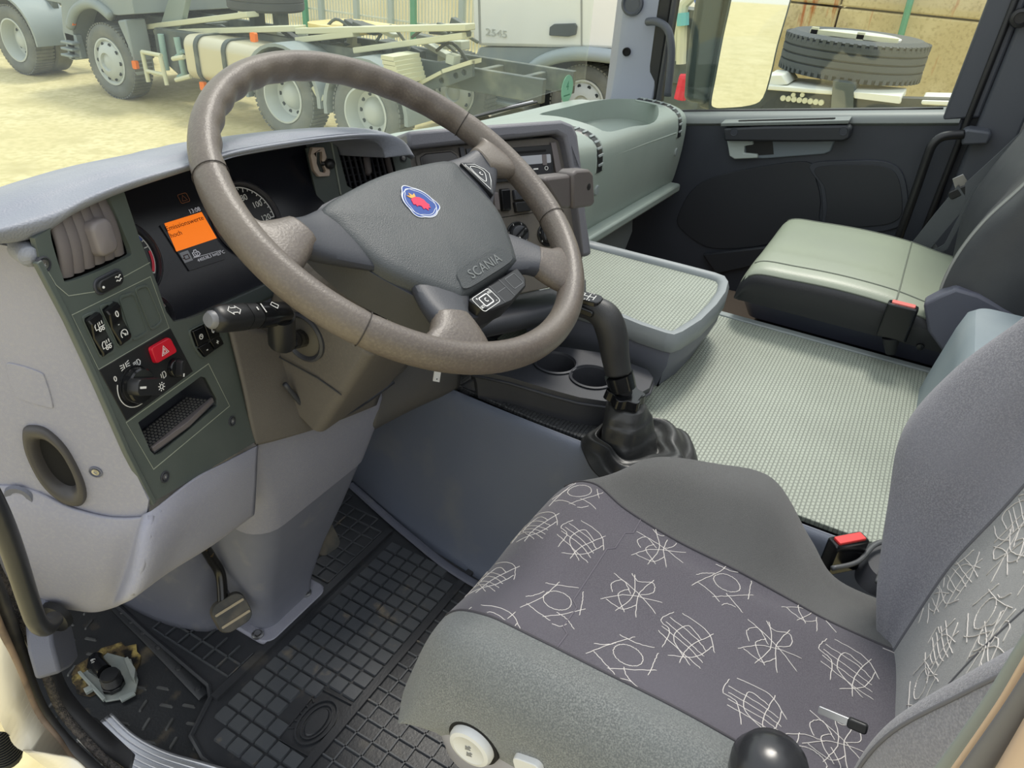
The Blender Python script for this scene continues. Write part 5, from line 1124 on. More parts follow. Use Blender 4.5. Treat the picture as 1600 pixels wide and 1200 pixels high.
# woven scribbles, stitched on the two centre panels
def motif(rng, kind):
    s = []
    if kind == 0:
        s.append([(cos(t_)*0.22+0.02, sin(t_)*0.24) for t_ in np.linspace(0, 2*pi, 20)])
        for a, b in (((-0.5, 0.45), (0.45, 0.15)), ((-0.35, 0.4), (-0.5, -0.1)), ((-0.48, 0.05), (0.1, -0.48)), ((-0.1, -0.45), (0.45, -0.3)), ((0.3, 0.35), (0.5, -0.2)), ((-0.2, 0.5), (0.1, 0.28)), ((-0.55, -0.15), (-0.42, -0.35)), ((-0.25, -0.1), (-0.45, -0.5))): s.append([a, ((a[0]+b[0])/2+rng.uniform(-.06, .06), (a[1]+b[1])/2+rng.uniform(-.06, .06)), b])
    elif kind == 1:
        for k in range(4): y = 0.35-k*0.13; s.append([(-0.45+k*0.03, y), (-0.1, y-0.1+rng.uniform(-.04, .04)), (0.42, y-0.22)])
        s.append([(-0.15, 0.5), (-0.12, 0.1), (-0.3, -0.45)]); s.append([(0.2, 0.4), (0.28, 0.0), (0.5, -0.1), (0.42, -0.4)]); s.append([(-0.3, 0.42), (0.15, 0.1), (0.1, -0.3), (-0.2, -0.2)]); s.append([(-0.48, -0.1), (-0.2, -0.42), (0.3, -0.48)]); s.append([(0.05, 0.48), (-0.28, 0.2), (-0.4, -0.2)])
    else:
        s.append([(-0.35, 0.5), (-0.05, 0.1), (0.05, -0.5)]); s.append([(0.35, 0.45), (0.08, -0.05), (-0.25, -0.45)]); s.append([(-0.5, 0.2), (0.0, 0.0), (0.48, 0.1)]); s.append([(-0.48, -0.15), (0.05, -0.08), (0.5, -0.25)])
        s.append([(0.48, 0.15), (0.35, 0.0), (0.42, -0.25), (0.2, -0.3), (0.05, -0.1)]); s.append([(-0.3, 0.42), (-0.4, 0.1), (-0.2, -0.1)]); s.append([(-0.1, 0.35), (0.1, 0.42), (0.25, 0.25), (0.0, 0.05)]); s.append([(-0.45, 0.05), (-0.1, 0.25), (0.1, 0.1)])
    return s
def scribble(mb, tree, px, py, size, kind, rng, ang, lim, vertical=False):
    loc, nn, _, _ = tree.ray_cast(CAM, ray(px, py).normalized())
    if loc is None: return
    for st_ in motif(rng, kind):
        dn = smooth_poly([(a, b) for a, b in st_], 7, False); run = []
        for a, b in dn:
            x = (a*cos(ang)-b*sin(ang))*size+rng.uniform(-.0005, .0005); y = (a*sin(ang)+b*cos(ang))*size+rng.uniform(-.0005, .0005)
            if vertical: o = vec(loc.x+x, loc.y+0.25, loc.z+y); h_, n2, _, _ = tree.ray_cast(o, vec(0, -1, 0))
            else: o = vec(loc.x+x, loc.y+y, loc.z+0.3); h_, n2, _, _ = tree.ray_cast(o, vec(0, 0, -1))
            ok = h_ is not None and lim(h_)
            if ok:
                if n2.dot(vec(0, 1, 0) if vertical else vec(0, 0, 1)) < 0: n2 = -n2
                run.append(h_+n2*0.0003)
            if not ok or (a, b) == dn[-1]:
                if len(run) > 2: mb.tube(run, 0.0006, 4)
                run = []
rng = random.Random(5); m = MB()
xs_at = lambda y: float(np.interp(-y, [0.15, 0.235, .30, .38, .46, .58, .68], [.105, .100, .070, .050, .041, .040, .042]))
limc = lambda h_: -0.195 < h_.x < xs_at(h_.y)-0.002 and h_.z > 0.33
for (px, py, k) in ((905, 768, 0), (833, 822, 1), (905, 845, 1), (1030, 858, 2), (765, 903, 1), (870, 940, 0), (990, 930, 2), (1135, 912, 0), (765, 975, 1), (1070, 1000, 1), (1270, 955, 2), (980, 1025, 0), (1205, 1010, 2), (1325, 1045, 1), (1180, 1110, 1), (1310, 1160, 2), (1415, 1015, 1), (1265, 1190, 0), (800, 700, 2)):
    scribble(m, BC, px, py, 0.068, k, rng, rng.uniform(-0.35, 0.35)+(pi/2 if k == 1 else 0), limc)
m.build('woven_pattern', THR, parent=cush, smooth=180)
m = MB(); limb = lambda h_: -0.196 < h_.x < float(np.interp(h_.z, [.36, .44, .53, .61, .69, .77], [.035, .045, .055, .062, .070, .075]))-0.004
for (px, py, k) in ((1470, 1010, 1), (1540, 960, 0), (1455, 930, 2), (1500, 900, 1), (1580, 860, 2), (1590, 800, 1), (1545, 1010, 2), (1440, 1070, 0), (1640, 860, 0), (1650, 950, 1)):
    scribble(m, BB_, px, py, 0.068, k, rng, rng.uniform(-0.3, 0.3), limb, True)
m.build('woven_pattern', THR, parent=back, smooth=180)
# seat base shell with control knob
SHL = mat('pale lilac grey seat shell', (150, 150, 160), 0.45, bump=(700, 0.1))
m = MB()
def sring(z, x0, x1, y0, y1, r=0.05): return [vec(a, b, z) for a, b in rr((x0+x1)/2, (y0+y1)/2, x1-x0, y1-y0, r, 8)]
m.loft([sring(0.21, -0.235, 0.11, -0.75, -0.235), sring(0.26, -0.268, 0.12, -0.75, -0.212), sring(0.33, -0.276, 0.12, -0.75, -0.198), sring(0.375, -0.268, 0.11, -0.75, -0.205)]); m.build('base_shell', SHL, parent=seat, smooth=60)
m = MB(); m.loft([sring(0.006, -0.19, 0.10, -0.72, -0.32), sring(0.05, -0.19, 0.10, -0.72, -0.32), sring(0.21, -0.20, 0.12, -0.72, -0.27)]); m.build('pedestal', BLACK, parent=seat, smooth=60)
kf_ = Fr(P(740, 1160, x=-0.279), (0, -1, 0), (0, 0.12, 1)); kf_ = kf_ if kf_.n.x < 0 else Fr(kf_.o, (0, 1, 0), (0, 0.12, 1))
KN = mat('white grey knob', (205, 206, 204), 0.4)
m = MB(); m.lathe(kf_, [(0.026, -0.004), (0.026, 0.006), (0.0235, 0.010), (0.019, 0.011), (0.018, 0.0103), (0.0005, 0.0105)], 40); kn = m.build('adjuster_knob', KN, parent=seat, smooth=40)
m = MB(); m.lathe(kf_, [(0.031, -0.003), (0.030, 0.0015), (0.0265, 0.002), (0.0265, -0.003)], 40); m.build('knob_surround', VOID, parent=kn)
m = MB()
for s, a in ((1, 0.0035), (-1, -0.006)):
    g = kf_.at(-0.001*s, a, 0.0107, radians(-35)); m.prism(g, [(-0.004, 0.001), (0.0, -0.005), (0.004, 0.001), (0.0015, 0.001), (0.0015, 0.005), (-0.0015, 0.005), (-0.0015, 0.001)], 0, 0.0003)
m.build('symbol', mat('grey print', (120, 122, 124), 0.5), parent=kn, smooth=0)
kg_ = Fr(P(830, 1195, x=-0.279), (0, 1, 0), (0, 0.12, 1)); kg_ = kg_ if kg_.n.x < 0 else Fr(kg_.o, (0, -1, 0), (0, 0.12, 1))
m = MB(); m.prism(kg_, rr(0, 0, 0.034, 0.03, 0.008, 5, 0.3), -0.004, 0.008, scale=0.93); m.build('tilt_paddle', KN, parent=seat, bevel=0.001)
# things at the seat
m = MB(); bf_ = P(1205, 1196, z=0.475); m.lathe(Fr(bf_, (1, 0, 0), (0, 1, 0)), [(0.010, -0.032), (0.012, -0.031), (0.026, -0.030), (0.033, -0.018), (0.034, -0.002), (0.028, 0.012), (0.015, 0.019), (0.0005, 0.020)], 36)
o = m.build('lever_knob', mat('scratched black knob', (40, 41, 44), 0.25, bump=(60, 0.1)), smooth=60); tag(o, 'glossy black round lever knob in front of the seat bolster at the bottom edge', 'knob')
a, b = P(1288, 1112, z=0.447), P(1336, 1132, z=0.452)
bt = thing('belt_tongue', 'bright metal seat belt tongue with dark end lying on the seat cushion', 'belt tongue', a)
ff_ = Fr((a+b)/2, b-a, (0.3, 0.7, 0.3)); L_ = (b-a).length; m = MB(); m.prism(ff_, rr(-0.004, 0, L_*1.1, 0.0075, 0.0012), -0.001, 0.0018); m.build('blade', ALU, parent=bt, bevel=0.0004)
m = MB(); m.prism(ff_, rr(L_*0.58, 0, 0.018, 0.010, 0.003), -0.003, 0.004); m.build('handle', BLACK, parent=bt, bevel=0.0015)
# driver's buckle and harness right of the cushion
bp0 = P(1325, 850, z=0.36)
bk_ = thing('seat_belt_buckle', 'black seat belt buckle with red button standing right of the driver seat', 'buckle', vec(bp0.x, bp0.y, TZ+0.006))
bfz = Fr(vec(bp0.x, bp0.y, 0.0), (0.72, -0.69, 0), (0.69, 0.72, 0))
zt = 0.392
bq = P(1327, 842, z=zt); bfz = Fr(vec(bq.x, bq.y, 0), (0.72, -0.69, 0), (0.69, 0.72, 0))
m = MB(); m.prism(bfz, rr(0, 0, 0.056, 0.022, 0.005), TZ+0.006, zt); m.build('housing', BLACKG, parent=bk_, bevel=0.003)
m = MB(); m.prism(bfz, rr(0, -0.001, 0.044, 0.014, 0.002), zt-0.002, zt+0.0035); m.build('release_button', mat('red button', (220, 62, 62), 0.4), parent=bk_, bevel=0.001)
m = MB(); m.loft([sring(TZ+0.006, 0.19, 0.30, -0.80, -0.60, 0.03), sring(0.36, 0.20, 0.29, -0.80, -0.61, 0.03)]); m.build('anchor_cover', DARKG, parent=bk_, smooth=50)
m = MB()
for (pts, r) in (([(1300, 888), (1340, 878), (1370, 850), (1420, 838)], .0035), ([(1370, 910), (1385, 880), (1420, 868)], .003), ([(1375, 915), (1400, 890), (1425, 885)], .003), ([(1400, 925), (1412, 915), (1425, 920)], .006)):
    m.tube([Vector(q) for q in smooth_poly([tuple(P(*p, z=0.372)) for p in pts], 5, False)], r, 8)
m.build('cable', mat('grey cable', (88, 90, 92), 0.4), parent=bk_, smooth=180)

# ================================================================ passenger seat
PL = mat('pale olive grey leather', (146, 153, 136), 0.42, bump=(300, 0.12), var=(6, (150, 158, 138), 0.4, 0.7)); PD = mat('black seat side leather', (42, 43, 46), 0.4, bump=(400, 0.12)); PBK = mat('dark grey seat leather', (62, 64, 68), 0.42, bump=(400, 0.12), var=(6, (78, 80, 82), 0.4, 0.8))
ps_ = thing('truck_seat', 'passenger seat with pale olive grey leather cushion top and dark backrest', 'seat', (1.15, -0.48, 0.12))
rows = []
for k, (y, dz) in enumerate(((-0.228, -0.10), (-0.236, -0.045), (-0.262, -0.008), (-0.34, 0.0), (-0.44, 0.004), (-0.54, 0.0), (-0.62, -0.012), (-0.70, -0.02))):
    x0 = 0.915+(0.02 if k < 1 else 0); x1 = 1.40-(0.03 if k < 1 else 0)
    rows.append([(x0+0.012, y, 0.385), (x0, y, max(0.44+dz, .385)), (x0+0.012, y, max(0.468+dz, .386)), (x0+0.045, y, 0.478+dz), (x0+0.11, y, 0.480+dz), (1.08, y, 0.478+dz), (1.22, y, 0.478+dz), (x1-0.08, y, 0.478+dz), (x1-0.03, y, 0.462+dz), (x1, y, 0.43+dz), (x1, y, 0.385)])
    if k == 0: rows[-1] = [(a, b, 0.385) for a, b, c in rows[-1]]
pg_ = patch(rows, 8, 8)
m = MB(); m.grid(pg_, mifn=lambda u, v: 0 if v*10 >= 1.75 and u > 0.20 or (v*10 > 2 and u > 0.14) else 1); pc_o = m.build('cushion', [PL, PD], parent=ps_, smooth=180)
m = MB()
for j in (int(1.8*8), int(3.2*8), int(7.2*8)): m.tube([Vector(pg_[i][j]) for i in range(14, len(pg_))], 0.002, 6)
m.tube([Vector(pg_[int(5.2*8)][j]) for j in range(16, 72)], 0.0018, 6)
m.build('seam', mat('olive seam', (104, 110, 98), 0.7), parent=pc_o, smooth=180)
m = MB(); m.loft([sring(0.335, 0.965, 1.37, -0.80, -0.262, 0.02), sring(0.36, 0.955, 1.38, -0.80, -0.252, 0.02), sring(0.395, 0.925, 1.39, -0.80, -0.240, 0.03)]); m.build('base_tray', mat('navy grey plastic', (58, 61, 74), 0.45, bump=(600, 0.1)), parent=ps_, smooth=50)
m = MB(); m.loft([sring(0.121, 0.99, 1.36, -0.80, -0.29, 0.02), sring(0.335, 0.985, 1.36, -0.80, -0.275, 0.02)]); m.build('base_plinth', BLACK, parent=ps_, smooth=50)
# side cheek with armrest-like hump
ckf = Fr((0.915, 0, 0), (0, -1, 0), (0, 0, 1)); ck = [(-P(*p, x=0.915).y*1.0, P(*p, x=0.915).z) for p in [(1443, 472), (1470, 458), (1494, 448), (1530, 458), (1560, 474), (1600, 500), (1600, 560), (1500, 560), (1472, 545), (1450, 515)]]
m = MB(); m.prism(ckf, ck, -0.03, 0.012); ckp = m.build('side_cover', mat('slate side cover', (88, 90, 102), 0.45, bump=(600, 0.1)), parent=ps_, bevel=0.006, smooth=40)
zb = [0.42, 0.50, 0.58, 0.66, 0.74, 0.82, 0.92]
rows = []
for k, z in enumerate(zb):
    yb = [-0.655, -0.640, -0.632, -0.645, -0.670, -0.70, -0.74][k]; yn = [-0.64, -0.618, -0.620, -0.640, -0.675, -0.70, -0.74][k]; xn = 0.925
    rows.append([(xn+0.03, -0.86, z), (xn-0.012, -0.76, z), (xn-0.015, -0.70, z), (xn+0.01, yn-0.012, z), (xn+0.05, yn-0.006, z), (xn+0.14, yb-0.02, z), (1.15, yb-0.028, z), (1.26, yb-0.016, z), (1.325, yb-0.002, z), (1.36, yb-0.035, z), (1.37, -0.78, z), (1.35, -0.86, z)])
rows.append([(1.15+(p[0]-1.15)*0.85, -0.84, 0.97) for p in rows[-1]]); pbg = patch(rows, 8, 8); m = MB(); m.grid(pbg); pbo = m.build('backrest', PBK, parent=ps_, smooth=180)
m = MB(); m.tube([Vector(pbg[i][26]) for i in range(len(pbg))], 0.0028, 6); m.tube([Vector(pbg[i][28]) for i in range(len(pbg))], 0.001, 6); m.build('piping', mat('light piping', (150, 152, 148), 0.6), parent=pbo, smooth=180)
# passenger buckle
q0, q1 = P(1412, 476, x=0.90), P(1430, 520, x=0.90)
bk2 = thing('seat_belt_buckle', 'black seat belt buckle with pale red button beside the passenger seat cushion', 'buckle', q1)
axb = (q0-q1).normalized(); bf2 = Fr(q0, (0, -1, 0), Vector((-1, 0, 0))); bf2 = Fr(q0, Vector((0, -1, 0)), axb.cross(Vector((0, -1, 0))));
if bf2.n.dot(axb) < 0: bf2 = Fr(q0, Vector((0, 1, 0)), axb.cross(Vector((0, 1, 0))))
m = MB(); m.prism(bf2, rr(0, 0, 0.058, 0.026, 0.006), -0.075, 0.0); m.build('housing', BLACKG, parent=bk2, bevel=0.003)
m = MB(); m.prism(bf2, rr(0, 0, 0.044, 0.016, 0.003), -0.004, 0.003); m.build('release_button', mat('pale red button', (226, 120, 112), 0.4), parent=bk2, bevel=0.001)
m = MB(); m.tube([bf2.pt(0, 0, -0.075), bf2.pt(0.01, 0, -0.11)], [0.018, 0.010], 10); m.build('stem', BLACK, parent=bk2)
m = MB(); m.lathe(Fr(P(1438, 541, x=0.925), (0, -1, 0), (0, 0, 1)), [(0.008, 0), (0.007, 0.006), (0.001, 0.007)], 16); m.build('anchor_bolt', BLACKG, parent=bk2)
# passenger belt
q = [P(1600, 222, x=1.40), P(1560, 262, x=1.38), P(1515, 300, x=1.37)]
WEB = mat('dark grey belt webbing', (84, 88, 92), 0.6, bump=(500, 0.3))
bl_ = thing('seat_belt', 'dark grey seat belt with metal tongue hanging beside the passenger backrest', 'seat belt', P(1445, 395, x=1.42))
def strap(mb, pts, w_, wdir, t_=0.0015):
    rg = []
    for p in pts:
        wv = Vector(wdir).normalized()*w_/2; nn = Vector((1, 0.2, 0.3)).normalized()*t_/2
        rg.append([p+wv+nn, p-wv+nn, p-wv-nn, p+wv-nn])
    mb.loft(rg)
m = MB(); strap(m, [P(1640, 178, x=1.40), P(1568, 246, x=1.40), P(1508, 300, x=1.40)], 0.042, (0, 0.35, 1)); m.build('shoulder_webbing', WEB, parent=bl_)
m = MB(); strap(m, [P(1506, 303, x=1.40), P(1472, 343, x=1.41), P(1432, 393, x=1.42)], 0.050, (0, 0.75, 0.7)); m.build('lap_webbing', WEB, parent=bl_)
m = MB(); strap(m, [P(1610, 224, x=1.385), P(1522, 300, x=1.39), P(1478, 385, x=1.40), P(1446, 403, x=1.41)], 0.014, (0, 0.75, 0.7)); m.build('rear_webbing', WEB, parent=bl_)
tgf = Fr(P(1506, 296, x=1.41), (0, -0.5, -0.6), (0, 0.6, -0.5)); tgf = tgf if tgf.n.x < 0 else Fr(tgf.o, tgf.u, -tgf.v)
m = MB(); m.prism(tgf, rr(0, 0, 0.020, 0.065, 0.006), -0.006, 0.010); m.build('tongue_handle', BLACK, parent=bl_, bevel=0.002)
m = MB(); m.prism(tgf, [(-0.036, -0.012), (-0.010, -0.015), (-0.010, 0.015), (-0.036, 0.012)], 0.0, 0.003); m.build('tongue', METAL, parent=bl_, bevel=0.0006)
m = MB(); strap(m, [P(1455, 372, x=1.425), P(1435, 398, x=1.43)], 0.056, (0, 0.75, 0.7), 0.006); m.build('anchor_sleeve', mat('grey sleeve', (108, 112, 112), 0.5), parent=bl_)
# ================================================================ passenger door, pillars, windscreen
DX = 1.60
DK = mat('dark slate door plastic', (48, 52, 60), 0.5, bump=(500, 0.12), var=(5, (55, 59, 67), 0.4, 0.8)); DK2 = mat('darker slate insert', (38, 41, 46), 0.55, bump=(700, 0.1))
LEDG = mat('grey sill plastic', (118, 124, 122), 0.45, bump=(500, 0.1)); FRM = mat('dark grey trim', (72, 76, 84), 0.5, bump=(500, 0.1)); SEAL = mat('black seal', (22, 23, 25), 0.5)
DF = Fr((DX, 0, 0), (0, -1, 0), (0, 0, 1))      # local a = -y, b = z, normal towards the driver (-x)
def dp(*pts): return [DF.pix(*p) for p in pts]
door = bpy.data.objects.new('door_1', None); COL.objects.link(door); door.location = (DX, -0.2, 0.1); door['kind'] = 'structure'; door['label'] = 'dark slate passenger door with window, pull handle and speaker'
sillz = lambda y: float(np.interp(-y, [-0.5, 0.54, 0.62], [0.565, 0.735, 0.75]))
m = MB()
low = [(-0.50, sillz(0.5)-0.01), (-0.10, sillz(0.1)-0.01), (0.30, sillz(-0.3)-0.01), (0.54, sillz(-0.54)-0.012), (0.575, 0.745), (0.60, 0.30), (0.60, -0.30), (-0.50, -0.30)]
m.prism(DF, low, -0.10, 0.0); m.build('door_panel', DK, parent=door, bevel=0.008, smooth=30)
# top ledge following the sill
m = MB(); sec = [(-0.09, 0.004), (-0.03, 0.004), (-0.006, 0.000), (0.006, -0.010), (0.008, -0.022), (0.0, -0.030), (-0.09, -0.030)]
rg = []
for y in (0.5, 0.3, 0.1, -0.1, -0.3, -0.45, -0.565): rg.append([DF.pt(-y, sillz(y)+b+0.004, a) for a, b in sec])
m.loft(rg); recalc(m.build('sill_ledge', LEDG, parent=door, smooth=50))
# pull bar
m = MB(); q = dp((1137, 196), (1200, 193), (1326, 191), (1334, 195), (1332, 211), (1322, 216), (1250, 217), (1138, 216)); m.prism(DF, q, 0.0, 0.050); pb = m.build('pull_bar', DK2, parent=door, bevel=0.006, smooth=40)
m = MB(); q = dp((1160, 188), (1308, 185), (1311, 190), (1160, 193)); 
a0, b0 = DF.pix(1135, 193); a1, b1 = DF.pix(1330, 188)
m.loft([[DF.pt(a, b+dz, c) for c, dz in ((0.004, -0.002), (0.046, -0.004), (0.048, 0.006), (0.004, 0.010))] for a, b in ((a0-0.005, b0+0.002), (a1, b1+0.002))]); recalc(m.build('bar_cover', LEDG, parent=door, bevel=0.002))
f_ = Fr(DF.pt((a0+a1)/2, (b0+b1)/2+0.0112, 0.026), DF.pt(a1, b1, 0)-DF.pt(a0, b0, 0), -DF.n); f_ = f_ if f_.n.z > 0 else Fr(f_.o, f_.u, -f_.v)
m = MB(); m.prism(f_, rr(0, 0, 0.26, 0.016, 0.006), -0.004, 0.0006); m.build('grip_slot', VOID, parent=pb)
# inner handle
q = dp((1137, 216), (1200, 215), (1303, 214), (1306, 220), (1299, 236), (1290, 240), (1200, 247), (1150, 248), (1141, 243))
m = MB(); m.prism(DF, q, -0.004, 0.009, scale=0.98); hc2 = m.build('handle_cup', mat('grey handle cup', (112, 122, 130), 0.35), parent=door, bevel=0.003, smooth=40)
q = dp((1165, 218), (1208, 217), (1210, 240), (1168, 243)); m = MB(); m.prism(DF, q, 0.004, 0.0105); m.build('cup_recess', BLACK, parent=hc2)
q = dp((1138, 217), (1178, 216), (1180, 224), (1166, 226), (1165, 237), (1186, 239), (1187, 245), (1150, 247), (1142, 242)); m = MB(); m.prism(DF, q, 0.008, 0.020, scale=0.98); m.build('door_handle', mat('light grey lever', (176, 186, 182), 0.3), parent=door, bevel=0.003, smooth=40)
# pocket and speaker mouldings
def mould(pts, name, mt, c1=0.004, par=None, scale=0.99):
    m = MB(); q = [DF.pix(*p) for p in smooth_poly(pts, 5)]; m.prism(DF, q, -0.002, c1, scale=scale); return m.build(name, mt, parent=par or door, smooth=40, bevel=0.001)
mould([(1060, 352), (1062, 330), (1080, 298), (1110, 278), (1170, 263), (1262, 252), (1276, 280), (1283, 312), (1281, 342), (1290, 360), (1240, 372), (1180, 385), (1120, 388), (1090, 378)], 'map_panel', DK2, 0.005)
mould([(1266, 256), (1330, 250), (1385, 252), (1412, 272), (1420, 325), (1410, 350), (1370, 362), (1290, 362), (1286, 330), (1282, 290)], 'speaker_surround', DK, 0.007)
mould([(1274, 262), (1330, 256), (1380, 258), (1404, 276), (1411, 322), (1402, 343), (1368, 352), (1296, 352), (1293, 322), (1288, 290)], 'speaker_grille', DK2, 0.010)
m = MB(); m.prism(DF, dp((1100, 395), (1290, 372), (1300, 385), (1120, 425)), 0, 0.02); m.build('pocket_lip', DK2, parent=door, bevel=0.005)
a, b = DF.pix(1145, 205); 
for (px, py) in ((1147, 206), (1318, 205)):
    a, b = DF.pix(px, py, 0.05); m = MB(); m.lathe(DF.at(a, b, 0.05), [(0.011, 0), (0.0105, 0.001), (0.0095, 0.0002), (0.0001, 0.0004)], 20); m.build('screw_cap', DK, parent=pb, smooth=40)
m = MB(); c_ = P(1113, 184, x=DX+0.03); m.prism(Fr(c_, (0, -1, 0), (-1, 0, 0)), rr(0, 0, 0.05, 0.022, 0.006), -0.006, 0.003); sp_ = m.build('window_switch', DK2, parent=door, bevel=0.001)
# window frame & glass
WX = DX+0.055
WF_ = Fr((WX, 0, 0), (0, -1, 0), (0, 0, 1))
def wp(px, py): return Vector(P(px, py, x=WX))
win = bpy.data.objects.new('window_1', None); COL.objects.link(win); win.location = (WX, -0.1, 0.7); win['kind'] = 'structure'
fr0, fr1 = wp(1030, 172), wp(1500, 172)
m = MB(); q = [(-0.32, sillz(0.32)+0.0), (0.53, sillz(-0.53)+0.0), (0.535, 1.5), (-0.24, 1.5)]
m.prism(WF_, q, -0.003, 0.003); m.build('window_glass', glass('clear side glass', (0.97, 1.0, 0.98), 0.05), parent=win)
m = MB()
yb0 = P(1500, 178, x=DX).y; yb1 = yb0-0.012
m.prism(DF, [(-yb0-0.035, 0.72), (-yb0+0.045, 0.74), (-yb0+0.055, 1.55), (-yb0-0.02, 1.55)], -0.07, 0.008); m.build('window_frame_rear', FRM, parent=win, bevel=0.006, smooth=40)
m = MB(); m.tube([vec(WX-0.004, y, sillz(y)+0.006) for y in (0.4, 0.2, 0.0, -0.2, -0.4, -0.52)], 0.007, 8); m.build('window_seal', SEAL, parent=win, smooth=180)
# front door seal beside the A pillar
m = MB(); m.loft([[vec(DX+0.02+dx, y, z) for dx, y in ((-0.03, 0.285), (-0.03, 0.243), (0.035, 0.238), (0.035, 0.29))] for z in (0.62, 1.6)]); recalc(m.build('window_frame_front', SEAL, parent=win, bevel=0.008))
m = MB(); m.tube([vec(DX-0.012, 0.236, 0.66), vec(DX-0.012, 0.232, 1.6)], 0.009, 8); m.build('door_seal', mat('grey seal lip', (60, 62, 66), 0.5), parent=win)
# A pillar
m = MB(); m.loft([[vec(x, y, z) for x, y in ((1.585+dx, 0.255), (1.61, 0.25), (1.68, 0.30), (1.68, 0.43), (1.63, 0.425), (1.575+dx, 0.385), (1.570+dx, 0.36))] for z, dx in ((0.60, -0.02), (0.66, 0.0), (0.75, 0.01), (1.6, 0.02))])
ap = recalc(m.build('trim_1', mat('lavender grey pillar trim', (140, 145, 158), 0.5, bump=(600, 0.12)), bevel=0.012, smooth=50)); ap['kind'] = 'structure'
p = P(979, 81, x=1.578); m = MB(); m.lathe(Fr(p, (0, -1, 0), (0, 0, 1)), [(0.012, -0.01), (0.012, 0.004), (0.009, 0.005), (0.0085, 0.002), (0.0001, 0.002)], 20); m.build('pillar_plug', VOID, parent=ap, origin=ap.location).location = (0, 0, 0)
p = P(988, 6, x=1.58); m = MB(); m.lathe(Fr(p, (0, -1, 0), (0, 0, 1)), [(0.032, -0.01), (0.032, 0.006), (0.026, 0.008), (0.022, 0.003), (0.0001, 0.004)], 28); m.build('tweeter', FRM, parent=ap, origin=ap.location).location = (0, 0, 0)
# grab handles
gh = thing('grab_handle', 'dark curved grab handle on the pillar in front of the passenger window', 'grab handle', P(1040, 140, x=1.56))
m = MB(); q = [P(1012, 34, x=1.575), P(1026, 34, x=1.555), P(1040, 42, x=1.545), P(1047, 58, x=1.54), P(1049, 90, x=1.54), P(1043, 150, x=1.545)]
m.tube([Vector(a) for a in smooth_poly(q, 6, False)], 0.011, 12); m.build('bar', FRM, parent=gh, smooth=180)
gh = thing('grab_handle', 'long black bent grab handle rising beside the rear edge of the passenger door', 'grab handle', P(1404, 372, x=1.53))
m = MB(); q = [P(1506, 210, x=1.54), P(1475, 213, x=1.53), P(1458, 225, x=1.525), P(1449, 245, x=1.525), P(1430, 300, x=1.53), P(1404, 372, x=1.54), P(1396, 395, x=1.545)]
m.tube([Vector(a) for a in smooth_poly(q, 6, False)], 0.0115, 12); m.build('bar', BLACK, parent=gh, smooth=180)
m = MB(); bfz2 = Fr((1.545, 0, 0), (0, -1, 0), (0, 0, 1)); q = [bfz2.pix(*p) for p in ((1503, 205), (1512, 200), (1548, 205), (1549, 212), (1543, 225), (1502, 226))]; m.prism(bfz2, q, -0.05, 0.012); m.build('mounting_block', FRM, parent=gh, bevel=0.006)
# B pillar behind the door
m = MB(); m.prism(DF, [(0.595, -0.3), (0.60, 0.30), (0.575, 0.745), (0.575, 1.6), (1.2, 1.6), (1.2, -0.3)], -0.14, -0.02); bpo = m.build('trim_2', DK, bevel=0.004); bpo['kind'] = 'structure'
m = MB(); m.loft([[vec(1.585, y, z), vec(1.575, y-0.10, z), vec(1.62, y-0.12, z), vec(1.62, y, z)] for y, z in ((-0.60, 0.10), (-0.60, 0.5), (-0.605, 0.75), (-0.62, 1.6))]); bt2 = recalc(m.build('trim_3', FRM, bevel=0.01)); bt2['kind'] = 'structure'
m = MB(); m.tube([vec(1.59, -0.575, 0.1), vec(1.588, -0.578, 0.5), vec(1.586, -0.582, 0.75), vec(1.586, -0.595, 1.6)], 0.008, 8); sl2 = m.build('door_seal', SEAL, smooth=180); sl2['kind'] = 'structure'
m = MB(); m.box((1.585, -1.00, 0.85), (0.05, 0.60, 1.5)); m.box((0.9, -1.12, 0.85), (1.35, 0.04, 1.5)); wr = m.build('wall_back', mat('grey rear trim', (112, 112, 112), 0.8)); wr['kind'] = 'structure'
p = P(1594, 28, x=1.57); m = MB(); m.lathe(Fr(p, (0, -1, 0), (0, 0, 1)), [(0.022, 0), (0.02, 0.01), (0.013, 0.012), (0.012, 0.004), (0.001, 0.004)], 20); o = m.build('belt_guide', BLACK); tag(o, 'small round black belt guide on the rear pillar at the top right', 'belt guide')
# windscreen
m = MB(); m.box((0.56, 0.50, 1.13), (2.12, 0.006, 0.92)); wsn = m.build('window_2', glass('dusty windscreen glass', (0.97, 1.0, 0.97), 0.03, 0.05)); wsn['kind'] = 'structure'
m = MB(); s_ = Fr(P(886, 139, y=0.492), (1, 0, 0), (0, 0, 1)); m.prism(s_, circ(0, 0, 0.040, 40), 0, 0.001); stk = m.build('emission_badge', mat('pale green badge', (142, 198, 164), 0.5)); tag(stk, 'round pale green emission badge stuck low on the windscreen', 'sticker')
m = MB(); m.text(s_, '4', 0.036, 0, 0.008, c=0.0011); m.line(s_, [(-0.022, -0.018), (0.022, -0.018)], 0.004, 0.0011); m.build('badge_print', mat('dark green print', (74, 138, 104), 0.5), parent=stk, smooth=0)
wi = thing('windscreen_wiper', 'thin pale wiper arm lying along the bottom of the windscreen', 'wiper', P(800, 170, y=0.52))
m = MB(); m.tube([P(735, 185, y=0.53), P(780, 173, y=0.53), P(838, 160, y=0.53)], 0.005, 6); m.build('blade', BLACK, parent=wi)
m = MB(); m.tube([P(765, 179, y=0.54), P(800, 168, y=0.545), P(832, 160, y=0.54)], 0.006, 6); m.build('arm', ALU, parent=wi)

